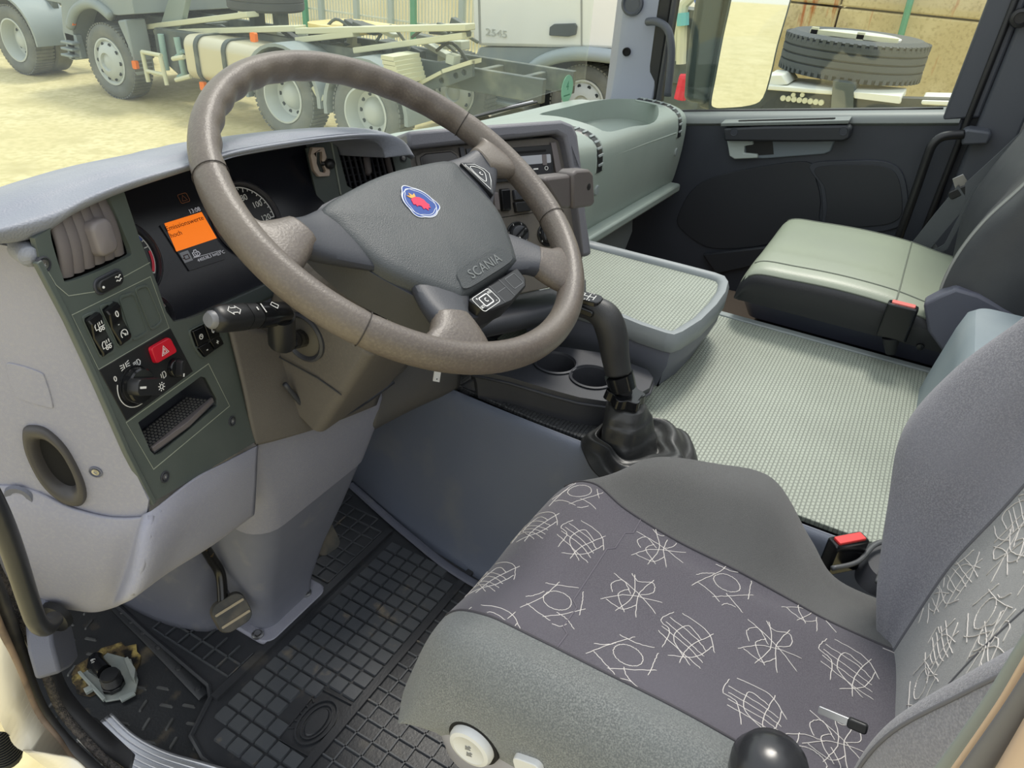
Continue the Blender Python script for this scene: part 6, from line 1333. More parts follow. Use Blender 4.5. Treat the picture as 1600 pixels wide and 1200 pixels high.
# ================================================================ driver's door opening (left)
OX = -0.43
def OPx(px, py, x=OX): return Vector(P(px, py, x=x))
opn = thing('door_surround', 'cream door opening surround with knitted grey seal and black rubber lip at the lower left', 'door surround', (OX, 0.1, 0.0))
m = MB(); q = [OPx(-30, 800), OPx(0, 888), OPx(17, 931), OPx(42, 987), OPx(71, 1053), OPx(93, 1106), OPx(127, 1149), OPx(165, 1188), OPx(200, 1215)]
qq = [Vector(a) for a in smooth_poly(q, 6, False)]
m.tube(qq, 0.0055, 10); m.build('knitted_seal', mat('knitted grey brown seal', (96, 90, 86), 0.9, bump=(500, 1.0, 'voronoi'), var=(200, (60, 58, 58), 0.4, 0.6)), parent=opn, smooth=180)
m = MB(); q = [OPx(-30, 860, OX-.015), OPx(0, 934, OX-.015), OPx(23, 996, OX-.015), OPx(42, 1058, OX-.015), OPx(65, 1109, OX-.015), OPx(99, 1155, OX-.015), OPx(140, 1195, OX-.015), OPx(170, 1220, OX-.015)]
qb = [Vector(a) for a in smooth_poly(q, 6, False)]; m.tube(qb, 0.010, 10, flat=0.8); m.build('rubber_lip', mat('weathered black rubber', (48, 48, 50), 0.5, var=(18, (84, 80, 74), 0.5, 0.8)), parent=opn, smooth=180)
m = MB(); q = [OPx(-30, 905, OX-.03), OPx(0, 979, OX-.03), OPx(28, 1041, OX-.03), OPx(57, 1112, OX-.03), OPx(91, 1157, OX-.03), OPx(113, 1189, OX-.03), OPx(150, 1220, OX-.03)]
qc = [Vector(a) for a in smooth_poly(q, 6, False)]; m.tube(qc, 0.0045, 8); m.build('brown_edge', mat('brown weathered edge', (138, 118, 98), 0.6, var=(30, (92, 80, 70), 0.45, 0.7)), parent=opn, smooth=180)
# inner liner between seal and floor
m = MB()
m.grid([[p+vec(0.006, 0.004, 0) for p in qq], [vec(-0.405, p.y+0.02, p.z) for p in qq], [vec(-0.40, p.y+0.10, max(p.z, -0.02)) for p in qq]]); m.build('inner_liner', mat('black inner liner', (44, 44, 46), 0.5), parent=opn, smooth=180, solid=0.003)
BODY = mat('cream body paint', (226, 218, 196), 0.25, coat=0.5, var=(6, (236, 230, 212), 0.4, 0.7))
m = MB(); lowp = [OPx(-60, 1150, OX-.06), OPx(0, 1140, OX-.06), OPx(20, 1146, OX-.06), OPx(40, 1168, OX-.06), OPx(75, 1179, OX-.06), OPx(112, 1188, OX-.06), OPx(140, 1215, OX-.06)]
lowq = [Vector(a) for a in smooth_poly(lowp, 6, False)]; n_ = min(len(lowq), len(qc))
m.grid([[p+vec(-0.002, 0, 0) for p in qc[:n_]], [p.lerp(l, 0.5)+vec(-0.02, 0, 0) for p, l in zip(qc[:n_], lowq)], lowq[:n_]])
m.build('painted_panel', BODY, parent=opn, smooth=180, solid=0.003)
hs = thing('corrugated_hose', 'black corrugated hose below the cream body panel at the lower left corner', 'hose', OPx(5, 1200, -0.40))
m = MB()
for k in range(14): m.lathe(Fr(P(6, 1150, x=-0.44)+vec(0, 0.03, -0.006*k), (1, 0, 0), (0, 1, 0)), [(0.019, 0), (0.024, 0.0015), (0.024, 0.003), (0.019, 0.0045)], 20)
m.tube([P(6, 1150, x=-0.44)+vec(0, 0.03, 0.01), P(6, 1150, x=-0.44)+vec(0, 0.03, -0.09)], 0.019, 14); m.build('corrugated_tube', RUBB, parent=hs, smooth=60)
# grab handle by the steering side
gh = thing('grab_handle', 'thick black tubular grab handle at the left of the driver door opening', 'grab handle', P(82, 968, x=-0.43))
m = MB(); q = [OPx(-60, 700, -.462), OPx(-14, 780, -.46), OPx(16, 850, -.457), OPx(46, 942, -.453), OPx(58, 972, -.45), OPx(72, 980, -.44), OPx(84, 968, -.425)]
m.tube([Vector(a) for a in smooth_poly(q, 6, False)], 0.0098, 14); m.build('tube', mat('satin black tube', (40, 42, 46), 0.35, var=(12, (54, 54, 56), 0.4, 0.8)), parent=gh, smooth=180)
m = MB(); p = OPx(84, 966, -.415); m.lathe(Fr(p, (0.3, -0.9, 0), (0, 0.1, 1)), [(0.020, -0.006), (0.019, 0.002), (0.010, 0.005), (0.001, 0.005)], 20); m.build('foot', BLACK, parent=gh, smooth=50)
# lower pillar trim
f_ = Fr(P(100, 1000, x=-0.402), (0.35, -0.94, 0), (0, 0.05, 1)); f_ = Fr(f_.o, (0.6, 0.8, 0), (0, 0.0, 1)) 
pt_ = [f_.pix(*p) for p in ((66, 930), (92, 940), (106, 985), (115, 1030), (104, 1044), (86, 1054), (74, 1010))]
m = MB(); m.prism(f_, pt_, -0.02, 0.006 if f_.n.y < 0 else 0.006); pp = m.build('trim_4', LAVD, bevel=0.004, smooth=40); pp['kind'] = 'structure'
# aluminium sill plate, ribbed
SFr = Fr((0, 0, 0.010), (1, 0, 0), (0, 1, 0))
inner = [P(*p, z=0.012) for p in ((176, 1116), (212, 1150), (262, 1176), (325, 1194), (420, 1222))]; outr = [P(*p, z=0.004) for p in ((120, 1157), (150, 1185), (190, 1215), (250, 1245), (330, 1280))]
inn = [Vector(a) for a in smooth_poly(inner, 6, False)]; out_ = [Vector(a) for a in smooth_poly(outr, 6, False)]
rws = []
for k in range(0, 29):
    t_ = k/28; rws.append([a.lerp(b, t_)+vec(0, 0, 0.0022 if k % 4 < 2 else 0.0) for a, b in zip(inn, out_)])
m = MB(); m.grid(rws); o = m.build('sill_plate', mat('ribbed aluminium', (196, 198, 204), 0.32, metal=0.85), smooth=30, solid=0.003); tag(o, 'ribbed aluminium sill plate at the bottom of the driver door opening', 'sill plate')
# torn floor opening with bracket and connector
hc3 = P(176, 1052, z=0.004)
hx = MB(); rnd = random.Random(2); pol = [(hc3.x+(0.052+rnd.uniform(-.006, .006))*cos(a), hc3.y+0.018+(0.044+rnd.uniform(-.006, .006))*sin(a)) for a in [2*pi*k/22 for k in range(22)]]
hx.prism(FZ, pol, 0.0004, 0.0030); cv = hx.build('foam_patch', mat('torn yellowed foam', (92, 78, 54), 0.95, bump=(150, 1.0), var=[(30, (186, 164, 96), 0.52, 0.66), (45, (30, 28, 26), 0.5, 0.62)])); tag(cv, 'torn dirty foam edge of the hole around the floor connector', 'torn foam')
bk3 = thing('floor_bracket', 'galvanised metal bracket on the floor holding a black threaded connector', 'bracket', (hc3.x, hc3.y, 0.003))
GAL = mat('galvanised steel', (168, 176, 172), 0.45, metal=0.35, var=(40, (186, 190, 182), 0.4, 0.7))
q = XYp([(124, 1054), (134, 1049), (168, 1020), (205, 1030), (216, 1062), (212, 1080), (190, 1092), (165, 1096), (150, 1078)], 0.006)
m = MB(); m.prism(FZ, q, 0.0032, 0.0065); m.build('plate', GAL, parent=bk3, bevel=0.0006)
for pts, hgt in (([(122, 1052), (127, 1050), (166, 1092), (161, 1096)], 0.012), ([(131, 1078), (143, 1072), (147, 1078), (135, 1085)], 0.012), ([(196, 1036), (202, 1033), (214, 1052), (212, 1068), (206, 1062)], 0.020), ([(186, 1090), (210, 1080), (212, 1085), (190, 1097)], 0.010)):
    m = MB(); m.prism(FZ, XYp(pts, 0.008), 0.0055, hgt); m.build('tab', GAL, parent=bk3, bevel=0.0006)
cn = thing('threaded_connector', 'black threaded connector with nut standing in the floor hole by the sill', 'connector', P(178, 1074, z=0.006))
b0 = P(178, 1072, z=0.0070); f_ = Fr(b0, (1, 0, 0), (0, 1, -0.03))
m = MB(); m.prism(f_, circ(0, 0, 0.0175, 8), 0.0, 0.008); m.build('flange_nut', BLACKG, parent=cn, bevel=0.001)
m = MB(); m.lathe(f_, [(0.0145, 0.008), (0.0145, 0.026), (0.0135, 0.030), (0.0005, 0.031)], 20); tb = m.build('threaded_body', BLACK, parent=cn, smooth=40)
m = MB()
for k in range(5): m.lathe(f_, [(0.0145, 0.010+k*0.0032), (0.0155, 0.0115+k*0.0032), (0.0145, 0.013+k*0.0032)], 20)
m.build('thread', BLACK, parent=tb)
m = MB(); c0 = b0+vec(0.006, 0.048, 0.012); m.tube([b0+vec(0.002, 0.018, 0.020), c0, b0+vec(0.016, 0.065, 0.004)], [0.012, 0.014, 0.012], 10); m.build('cable_plug', BLACKG, parent=cn, smooth=60)
m = MB(); ff3 = Fr(c0+vec(-0.002, -0.002, 0.0142), (1, 0, 0), (0, 1, 0)); m.text(ff3, '19', 0.010, 0, 0, 1.2); m.build('symbol', WHITE, parent=cn, smooth=0)

# rear edge of the door opening, close to the camera at the lower right
re_ = thing('door_frame_edge', 'rear edge of the driver door frame with grey seal and beige paint', 'door frame', P(1545, 1190, x=-0.44))
re_['label'] = 'rear edge of the driver door frame with grey seal and beige paint'
def band(name, pts, w0, r, mt, x): 
    m = MB(); q = [P(*p, x=x) for p in pts]; m.tube([Vector(a) for a in smooth_poly(q, 5, False)], r, 10, flat=0.6); m.build(name, mt, parent=re_, smooth=180)
band('grey_seal', [(1650, 940), (1597, 1022), (1548, 1100), (1476, 1200), (1410, 1290)], 0, 0.0030, mat('pale grey green seal', (132, 140, 140), 0.6), -0.43)
band('beige_strip', [(1670, 930), (1610, 1024), (1562, 1104), (1492, 1204), (1430, 1290)], 0, 0.0016, mat('beige edge paint', (196, 172, 150), 0.4), -0.44)
band('dark_seal', [(1690, 960), (1630, 1052), (1585, 1120), (1520, 1210), (1465, 1290)], 0, 0.0046, mat('mid grey seal', (104, 104, 108), 0.6), -0.45)
band('beige_panel', [(1790, 980), (1700, 1110), (1655, 1180), (1610, 1250), (1560, 1330)], 0, 0.013, mat('beige edge paint', (196, 172, 150), 0.4), -0.46)
# ================================================================ outside: yard, parked trucks, fence, wall
GZ = -1.5
GR = mat('yellowish concrete yard', (204, 190, 142), 0.9, bump=(3, 0.2), var=[(0.8, (216, 203, 158), 0.35, 0.65), (2.2, (170, 158, 112), 0.52, 0.8), (14, (190, 177, 128), 0.4, 0.7)])
m = MB(); m.box((8, 8, GZ-0.05), (120, 160, 0.1)); g_ = m.build('ground', GR); g_['kind'] = 'structure'
TYRE = mat('dusty truck tyre', (104, 108, 106), 0.8, bump=(60, 0.2), var=(5, (124, 126, 120), 0.4, 0.7)); RIMW = mat('silver grey rim', (186, 192, 190), 0.45); TGREY = mat('grey truck plastic', (138, 148, 150), 0.6, var=(1.2, (152, 160, 160), 0.4, 0.7))
CHAS = mat('chassis grey', (84, 92, 90), 0.6, var=(3, (134, 138, 124), 0.5, 0.8)); RAIL = mat('pale cream rail', (206, 206, 178), 0.6); TANK = mat('brushed fuel tank', (206, 200, 176), 0.35, metal=0.35); ORG = mat('orange marker', (240, 120, 30), 0.4); DARKW = mat('dark wheel well', (44, 50, 54), 0.9); WHT = mat('white cab paint', (238, 238, 232), 0.35)  # RAIL is one even cream colour for rails, steps and ladder
def wheel_geo(parent, c, R_=0.52, wd=0.32, dual=False, deep=False):
    """wheel with its outer face towards -x"""
    f = Fr(c, (0, -1, 0), (0, 0, 1)); n = 48
    m = MB(); prof = [(R_*0.60, -0.04), (R_*0.64, 0.0), (R_*0.78, 0.02), (R_*0.93, 0.005), (R_*0.985, -0.03)]
    m.lathe(f, [(R_*0.60, -wd+0.04), (R_*0.64, -wd), (R_*0.9, -wd-0.0), (R_*0.985, -wd+0.03)]+[(r, h_) for r, h_ in prof[::-1]], n, caps=False)
    for k in range(56):
        a = 2*pi*k/56; b_ = Fr(f.pt(R_*0.985*cos(a), R_*0.985*sin(a), -wd*0.5), f.u*-sin(a)+f.v*cos(a), f.n); m.box((0, 0, 0), (R_*0.07, wd*0.96, 0.02), b_)
    w_ = m.build('wheel', TYRE, parent=parent, smooth=40)
    if dual:
        f2 = Fr(c+vec(0.36, 0, 0), (0, -1, 0), (0, 0, 1)); m = MB(); m.lathe(f2, [(R_*0.6, -wd), (R_*0.9, -wd), (R_*0.985, -wd+0.03), (R_*0.985, -0.03), (R_*0.93, 0.0), (R_*0.6, 0.0)], n); m.build('inner_wheel', TYRE, parent=parent, smooth=40)
    m = MB(); d = -0.16 if deep else 0.03
    if deep: m.lathe(f, [(R_*0.62, -0.03), (R_*0.625, 0.01), (R_*0.58, 0.012), (R_*0.54, -0.05), (R_*0.50, -0.17), (R_*0.34, -0.19), (R_*0.30, -0.15), (R_*0.22, -0.10), (R_*0.12, -0.08), (0.001, -0.08)], 40, caps=False)
    else: m.lathe(f, [(R_*0.62, -0.03), (R_*0.625, 0.01), (R_*0.58, 0.012), (R_*0.53, -0.02), (R_*0.44, 0.02), (R_*0.30, 0.055), (R_*0.24, 0.06), (R_*0.22, 0.02), (R_*0.1, 0.04), (0.001, 0.045)], 40, caps=False)
    rm = m.build('rim', RIMW, parent=w_, smooth=40)
    m = MB()
    for k in range(10):
        a = 2*pi*k/10; m.lathe(f.at(R_*(0.47 if not deep else 0.42)*cos(a), R_*(0.47 if not deep else 0.42)*sin(a), 0.008 if not deep else -0.185), [(0.028, 0), (0.026, 0.008), (0.001, 0.008)], 10)
    m.build('rim_hole', DARKW, parent=w_)
    return w_
XA = 6.65
def A(px, py, x=XA): return Vector(P(px, py, x=x))
ta = thing('tractor_truck', 'grey tractor truck chassis with silver fuel tank parked across the yard behind the steering wheel', 'truck', (7.6, 7.5, GZ))
cF, cR1, cR2 = A(172, 97), A(443, 162), A(571, 178)
zc = GZ+0.52
for c, dp_ in ((vec(XA, cF.y, zc), False), (vec(XA, cR1.y, zc), True), (vec(XA, cR2.y, zc), True)): wheel_geo(ta, c, deep=dp_)
# other side wheels
for y in (cF.y, cR1.y, cR2.y): wheel_geo(ta, vec(XA+2.0, y, zc))
AF = Fr((XA+0.05, 0, 0), (0, -1, 0), (0, 0, 1))
def ap_(*pts): return [AF.pix(*p) for p in pts]
# cab front part with arch
cabp = ap_((88, -60), (70, 0), (95, 5), (98, 50), (108, 92), (118, 94), (116, 60), (112, 40), (118, 20), (128, 10), (142, 6), (158, 10), (172, 22), (184, 24), (210, 22), (206, 0), (200, -60))
m = MB(); m.prism(AF, cabp, -2.3, 0.0); m.build('cab', TGREY, parent=ta, bevel=0.03)
m = MB(); m.prism(AF, ap_((110, 40), (118, 15), (140, 4), (165, 12), (185, 30), (180, 80), (115, 90)), -2.2, -0.35); m.build('wheel_well', DARKW, parent=ta)
m = MB(); q = [Vector(AF.pt(*AF.pix(*p), 0.02)) for p in smooth_poly([(112, 42), (118, 20), (130, 8), (145, 5), (160, 12), (176, 26)], 4, False)]; m.tube(q, 0.07, 8); m.build('arch_trim', TGREY, parent=ta, smooth=180)
m = MB(); m.prism(AF, ap_((186, 32), (198, 30), (207, 70), (216, 118), (208, 118), (203, 90), (196, 55)), -0.30, 0.03); m.build('mudguard', TGREY, parent=ta, bevel=0.02)
for px, py in ((115, 33), (214, 101), (399, 58), (320, 134), (813, 140)):
    if px == 813: continue
    m = MB(); c = AF.pix(px, py); m.prism(AF, rr(c[0], c[1], 0.09, 0.11, 0.02), 0.0, 0.05); m.build('side_marker', ORG, parent=ta)
m = MB(); m.prism(AF, ap_((100, 50), (118, 55), (128, 92), (112, 94)), -0.1, 0.0)
for k in range(3): c = AF.pix(115, 66+k*10); m.box((c[0], c[1], 0.05), (0.28, 0.035, 0.14), AF)
m.build('entry_step', TGREY, parent=ta, bevel=0.01)
# chassis rails, cross gear
m = MB()
for xr_ in (XA+0.55, XA+1.35): m.box((xr_, 7.2, GZ+1.02), (0.09, 7.6, 0.26))
for y in np.arange(3.8, 11, 0.6): m.box((XA+0.95, y, GZ+1.02), (0.8, 0.08, 0.16))
m.build('chassis_frame', CHAS, parent=ta, bevel=0.01)
for a_, b_ in (((232, 42), (395, 22)), ((250, 50), (470, 44)), ((470, 62), (560, 52)), ((560, 78), (730, 55)), ((470, 48), (735, 42))):
    p0_, p1_ = P(*a_, x=XA+0.5), P(*b_, x=XA+0.5); m = MB(); d_ = p1_-p0_; f = Fr((p0_+p1_)/2, d_, (0, 0, 1)); m.box((0, 0, 0), (d_.length, 0.07, 0.22), f); m.build('deck_rail', RAIL, parent=ta, bevel=0.01)
# battery / air rack with ladder
m = MB(); m.prism(AF, ap_((215, 45), (290, 55), (296, 122), (262, 126), (222, 90)), -0.7, -0.25); m.build('battery_rack', CHAS, parent=ta, bevel=0.02)
m = MB()
def tubes(mb, pts, r, c=0.0): mb.tube([Vector(AF.pt(*AF.pix(*p), c)) for p in pts], r, 8)
tubes(m, [(222, 80), (232, 128)], 0.03); tubes(m, [(250, 86), (261, 133)], 0.03); tubes(m, [(222, 81), (252, 87)], 0.03); tubes(m, [(230, 111), (258, 117)], 0.028); m.build('ladder', RAIL, parent=ta, smooth=60)
m = MB(); tubes(m, [(232, 55), (242, 112)], 0.045, -0.2); tubes(m, [(257, 60), (270, 118), (262, 124)], 0.045, -0.2); tubes(m, [(256, 92), (268, 82)], 0.03, -0.2); m.build('coolant_pipe', mat('pale teal pipe', (150, 178, 172), 0.5), parent=ta, smooth=60)
m = MB(); tubes(m, [(270, 92), (288, 89)], 0.03); tubes(m, [(275, 125), (298, 119)], 0.03); m.build('rack_bar', RAIL, parent=ta)
# fuel tank
tq = AF.pix(288, 56); tq2 = AF.pix(408, 78); f = Fr(vec(XA+0.42, 0, GZ+0.80), (1, 0, 0), (0, 0, 1))
y0, y1 = A(290, 100).y, A(402, 100).y
zt_ = A(330, 62).z; zb_ = A(350, 135).z
m = MB(); m.prism(Fr(vec(XA+0.40, y1, (zt_+zb_)/2), (1, 0, 0), (0, 0, 1)), rr(0, 0, 0.80, abs(zt_-zb_), 0.14, 8), -(y0-y1), 0.0); tk = m.build('fuel_tank', TANK, parent=ta, bevel=0.03, smooth=50)
for px in (310, 352):
    y = A(px, 100).y; m = MB(); m.plate(Fr(vec(XA+0.40, y, (zt_+zb_)/2), (1, 0, 0), (0, 0, 1)), rr(0, 0, 0.84, abs(zt_-zb_)+0.04, 0.16, 8), [rr(0, 0, 0.79, abs(zt_-zb_)-0.01, 0.14, 8)], -0.035, 0.035); m.build('tank_strap', CHAS, parent=tk)
# mudguards over the rear wheels
for c in (cR1, cR2):
    m = MB(); rg = []
    for k in range(17):
        a = radians(-8+k*12.0); rg.append([vec(x, c.y+0.64*cos(a)*1.02, zc+0.64*sin(a)) for x in (XA-0.02, XA+0.55)]+[vec(x, c.y+0.60*cos(a), zc+0.60*sin(a)) for x in (XA+0.55, XA-0.02)])
    m.loft(rg); recalc(m.build('mudguard', TGREY, parent=ta, smooth=40))
m = MB()
for k in range(6): p = P(626+k*2, 88+k*7, x=XA+0.1); m.box((p.x, p.y, p.z), (0.5, 0.18, 0.05))
m.build('step_plate', RAIL, parent=ta)
m = MB(); tubes(m, [(492, 135), (505, 158)], 0.05); m.build('mud_stay', RAIL, parent=ta)
# slanted plate, spare tyre carrier, fifth wheel
AM = Fr((XA+0.5, 0, 0), (0, -1, 0), (0, 0, 1))
m = MB(); m.prism(AM, [AM.pix(*p) for p in ((270, -10), (297, -10), (286, 42), (280, 48), (262, 44), (255, 38))], -0.05, 0.05); m.build('air_duct_plate', mat('ribbed grey plate', (140, 152, 148), 0.5), parent=ta, bevel=0.01)
p = P(415, 0, x=XA+1.0); m = MB(); f = Fr(vec(XA+1.0, p.y, P(415, 24, x=XA+0.5).z), (1, 0, 0), (0, 1, 0)); m.lathe(f, [(0.30, 0.0), (0.49, 0.0), (0.52, 0.03), (0.52, 0.11), (0.51, 0.12), (0.52, 0.13), (0.52, 0.19), (0.51, 0.20), (0.52, 0.21), (0.52, 0.27), (0.49, 0.30), (0.30, 0.30)], 48)
m.build('spare_tyre', mat('dark spare tyre', (78, 80, 80), 0.8, bump=(40, 0.2)), parent=ta, smooth=30)
m = MB()
for dy in (-0.25, 0.2): m.box((XA+1.0, p.y+dy, P(415, 40, x=XA+0.7).z), (0.2, 0.1, 0.5))
m.build('tyre_carrier', CHAS, parent=ta)
m = MB(); fy = P(555, 38, x=XA+0.95); m.loft([[vec(XA+0.95+a*1.0, fy.y+b, fy.z+c) for a, b in rr(0, 0, 0.95, 1.05, 0.25, 5)] for c in (-0.05, 0.0)]); m.build('fifth_wheel', mat('greasy yellow plate', (206, 184, 112), 0.5, var=(4, (226, 208, 150), 0.4, 0.7)), parent=ta)
m = MB()
for k in range(70):
    rnd = random.Random(k); pp_ = P(rnd.uniform(230, 730), rnd.uniform(38, 95), x=XA+rnd.uniform(0.5, 1.4)); m.box((0, 0, 0), (rnd.uniform(.08, .45), rnd.uniform(.04, .12), rnd.uniform(.05, .2)), Fr(pp_, (0, 1, rnd.uniform(-.4, .4)), (0, 0, 1)), mi=k % 3)
for k in range(16):
    rnd = random.Random(90+k); a_ = P(rnd.uniform(230, 700), rnd.uniform(45, 85), x=XA+0.6); m.tube([Vector(q_) for q_ in smooth_poly([tuple(a_), tuple(a_+vec(.05, -.2, rnd.uniform(-.15, .2))), tuple(a_+vec(.1, -.45, rnd.uniform(-.2, .1)))], 5, False)], 0.022, 6, mi=k % 2)
m.build('running_gear', [mat('dark running gear', (52, 58, 58), 0.5), CHAS, mat('bleached steel', (196, 200, 184), 0.5)], parent=ta, bevel=0.01)
m = MB(); rp_2 = Fr((XA+0.3, 0, 0), (0, -1, 0), (0, 0, 1)); q = [rp_2.pix(*p) for p in ((655, 128), (700, 108), (738, 95), (738, 120), (700, 134), (668, 142))]; hl = []
for px, py in ((690, 126), (712, 118), (725, 113)): c = rp_2.pix(px, py); hl.append(circ(c[0], c[1], 0.035, 12))
m.plate(rp_2, q, hl, -0.05, 0.0); m.build('perforated_rail', CHAS, parent=ta)
m = MB(); m.prism(rp_2, [rp_2.pix(*p) for p in ((655, 128), (690, 110), (692, 115), (660, 132))], -0.2, 0.03); m.prism(rp_2, [rp_2.pix(*p) for p in ((692, 108), (738, 93), (738, 100), (694, 114))], -0.2, 0.03); m.build('rail_cap', RAIL, parent=ta)

tb_ = thing('tractor_truck', 'truck rear end with dual tyres and red tail light at the top left', 'truck', (7.6, 13.5, GZ))
cB = A(22, 62, 6.75); wheel_geo(tb_, vec(6.75, cB.y, zc), deep=True, dual=True); wheel_geo(tb_, vec(8.75, cB.y, zc))
BF = Fr((6.85, 0, 0), (0, -1, 0), (0, 0, 1)); bq_ = lambda *pts: [BF.pix(*p) for p in pts]
m = MB(); rg = []
for k in range(17):
    a = radians(-10+k*12.0); rg.append([vec(x, cB.y+0.66*cos(a), zc+0.66*sin(a)) for x in (6.72, 7.4)]+[vec(x, cB.y+0.62*cos(a), zc+0.62*sin(a)) for x in (7.4, 6.72)])
m.loft(rg); recalc(m.build('mudguard', TGREY, parent=tb_, smooth=40))
ty_ = P(68, 47, x=7.0).y
RB_ = Fr(vec(0, ty_-0.02, 0), (1, 0, 0), (0, 0, 1)); tz_ = P(68, 47, x=7.0).z
m = MB(); m.prism(RB_, rr(7.22, tz_-0.03, 0.75, 0.17, 0.03), -0.05, 0.02); m.build('tail_light', mat('red tail lamp', (232, 30, 48), 0.3), parent=tb_, bevel=0.01)
m = MB(); m.prism(RB_, rr(7.08, tz_-0.03, 0.14, 0.12, 0.02), 0.02, 0.035); m.build('indicator_lens', ORG, parent=tb_)
m = MB(); m.prism(RB_, rr(7.24, tz_-0.03, 0.10, 0.13, 0.02), 0.02, 0.035); m.build('reverse_lens', WHT, parent=tb_)
m = MB(); m.box((7.75, ty_+0.1, tz_-0.22), (2.0, 0.12, 0.20)); m.build('rear_bar', CHAS, parent=tb_, bevel=0.01)
m = MB()
for k in range(4): pp_ = P(52+k*1, 2+k*8, x=7.2); m.box((pp_.x, pp_.y, pp_.z), (0.6, 0.25, 0.04))
m.build('step_plate', RAIL, parent=tb_)
m = MB()
for xr_ in (7.3, 8.2): m.box((xr_, ty_+2.6, GZ+1.02), (0.09, 5.2, 0.26))
m.build('chassis_frame', CHAS, parent=tb_)

# white cab to the right
XC = 9.2
tc_ = thing('cab_truck', 'white truck cab with dark door handle and grey wheel arch behind the windscreen sticker', 'truck', (9.6, 4.0, GZ))
CFm = Fr((XC, 0, 0), (0, -1, 0), (0, 0, 1)); cq = lambda *pts: [CFm.pix(*p) for p in pts]
m = MB(); m.prism(CFm, cq((738, -90), (738, 60), (748, 71), (760, 72), (940, 76), (1010, 78), (1010, -90)), -2.3, 0.0); m.build('cab_body', WHT, parent=tc_, bevel=0.04, smooth=40)
m = MB(); m.prism(CFm, cq((746, 74), (738, 90), (742, 190), (820, 190), (816, 150), (822, 122), (845, 98), (880, 86), (930, 86), (1010, 100), (1010, 76)), -2.2, -0.04); m.build('lower_skirt', TGREY, parent=tc_, bevel=0.03, smooth=40)
m = MB(); m.tube([Vector(CFm.pt(*CFm.pix(*p), 0.02)) for p in smooth_poly([(816, 150), (822, 122), (842, 100), (876, 87), (920, 84), (985, 92)], 4, False)], 0.09, 8); m.build('arch_trim', mat('pale blue grey arch', (158, 170, 176), 0.5), parent=tc_, smooth=180)
m = MB(); m.prism(CFm, cq((818, 190), (822, 130), (850, 106), (900, 94), (1010, 104), (1010, 200)), -2.0, -0.5); m.build('wheel_well', DARKW, parent=tc_)
wheel_geo(tc_, vec(XC+0.1, P(905, 170, x=XC).y, zc))
m = MB(); m.prism(CFm, cq((861, 42), (868, 37), (900, 36), (903, 41), (901, 54), (890, 57), (860, 55)), 0.0, 0.05); m.build('door_handle', mat('dark handle', (70, 76, 80), 0.4), parent=tc_, bevel=0.01)
m = MB(); m.prism(CFm, cq((907, -90), (910, -90), (910, 72), (908, 72)), 0, 0.01); m.prism(CFm, cq((745, -90), (748, -90), (752, 68), (749, 68)), 0, 0.01); m.build('door_gap', mat('shadow gap', (150, 152, 148), 0.8), parent=tc_)
m = MB(); cpx_ = CFm.pix(776, 52); m.text(CFm, '2545', 0.13, cpx_[0], cpx_[1], 0, 0.005, 0.01, sx=1.4); m.build('lettering', mat('faint grey print', (190, 192, 186), 0.5), parent=tc_)
m = MB()
for k in range(3): c = CFm.pix(790, 100+k*30); m.box((c[0], c[1], 0.05), (0.75, 0.05, 0.16), CFm)
m.build('entry_step', TGREY, parent=tc_, bevel=0.01)
m = MB(); c = CFm.pix(813, 140); m.prism(CFm, rr(c[0], c[1], 0.12, 0.14, 0.03), 0, 0.08); m.build('side_marker', ORG, parent=tc_)
m = MB()
for k in range(9): p_ = P(735, 122+k*8, x=XC-0.3); m.tube([p_+vec(0, 0.12, 0), p_+vec(0, 0, 0.02), p_+vec(0, -0.12, 0)], 0.025, 6)
m.build('flexible_bellows', RAIL, parent=tc_)

# mesh fence with posts
fe = thing('mesh_fence', 'pale wire mesh fence with green and grey posts behind the tractor truck', 'fence', (12.0, 8.0, GZ))
m = MB()
for y in np.arange(4.5, 13.5, 0.075): m.box((12.0, y, GZ+1.2), (0.02, 0.018, 2.4))
for z in (0.3, 0.9, 1.5, 2.1): m.box((12.0, 9.0, GZ+z), (0.03, 9.0, 0.03))
m.build('wire_mesh', mat('pale galvanised mesh', (204, 208, 196), 0.5), parent=fe)
for px, gcol in ((478, 1), (503, 0), (558, 0), (612, 0), (647, 1), (722, 0)):
    y = P(px, 20, x=11.95).y; m = MB(); m.box((11.93, y, GZ+1.25), (0.08, 0.10, 2.6)); m.build('post', mat('green fence post', (74, 150, 118), 0.5) if gcol else mat('grey fence post', (168, 180, 180), 0.5), parent=fe)
m = MB(); m.box((17, 10, GZ+1.0), (0.3, 20, 2.6)); o = m.build('boundary_wall', mat('pale ochre wall', (222, 210, 174), 0.9, var=(1.0, (236, 226, 196), 0.4, 0.7))); tag(o, 'pale ochre boundary wall far behind the mesh fence', 'wall')
# concrete wall opposite the passenger window
CW = mat('rough ochre concrete', (190, 172, 124), 0.95, bump=(9, 0.8), var=[(2.5, (206, 190, 144), 0.4, 0.7), (30, (160, 140, 96), 0.5, 0.8)])
t = CW.node_tree; b = t.nodes['Principled BSDF']; src = b.inputs['Base Color'].links[0].from_socket
tcn = t.nodes.new('ShaderNodeTexCoord'); mp = t.nodes.new('ShaderNodeMapping'); mp.inputs['Scale'].default_value = (1, 5.5, 0.7); ns = t.nodes.new('ShaderNodeTexNoise'); ns.inputs['Scale'].default_value = 1.6; ns.inputs['Detail'].default_value = 3
t.links.new(tcn.outputs['Object'], mp.inputs[0]); t.links.new(mp.outputs[0], ns.inputs[0]); mr = t.nodes.new('ShaderNodeMapRange'); mr.inputs[1].default_value = 0.62; mr.inputs[2].default_value = 0.70; t.links.new(ns.outputs[0], mr.inputs[0])
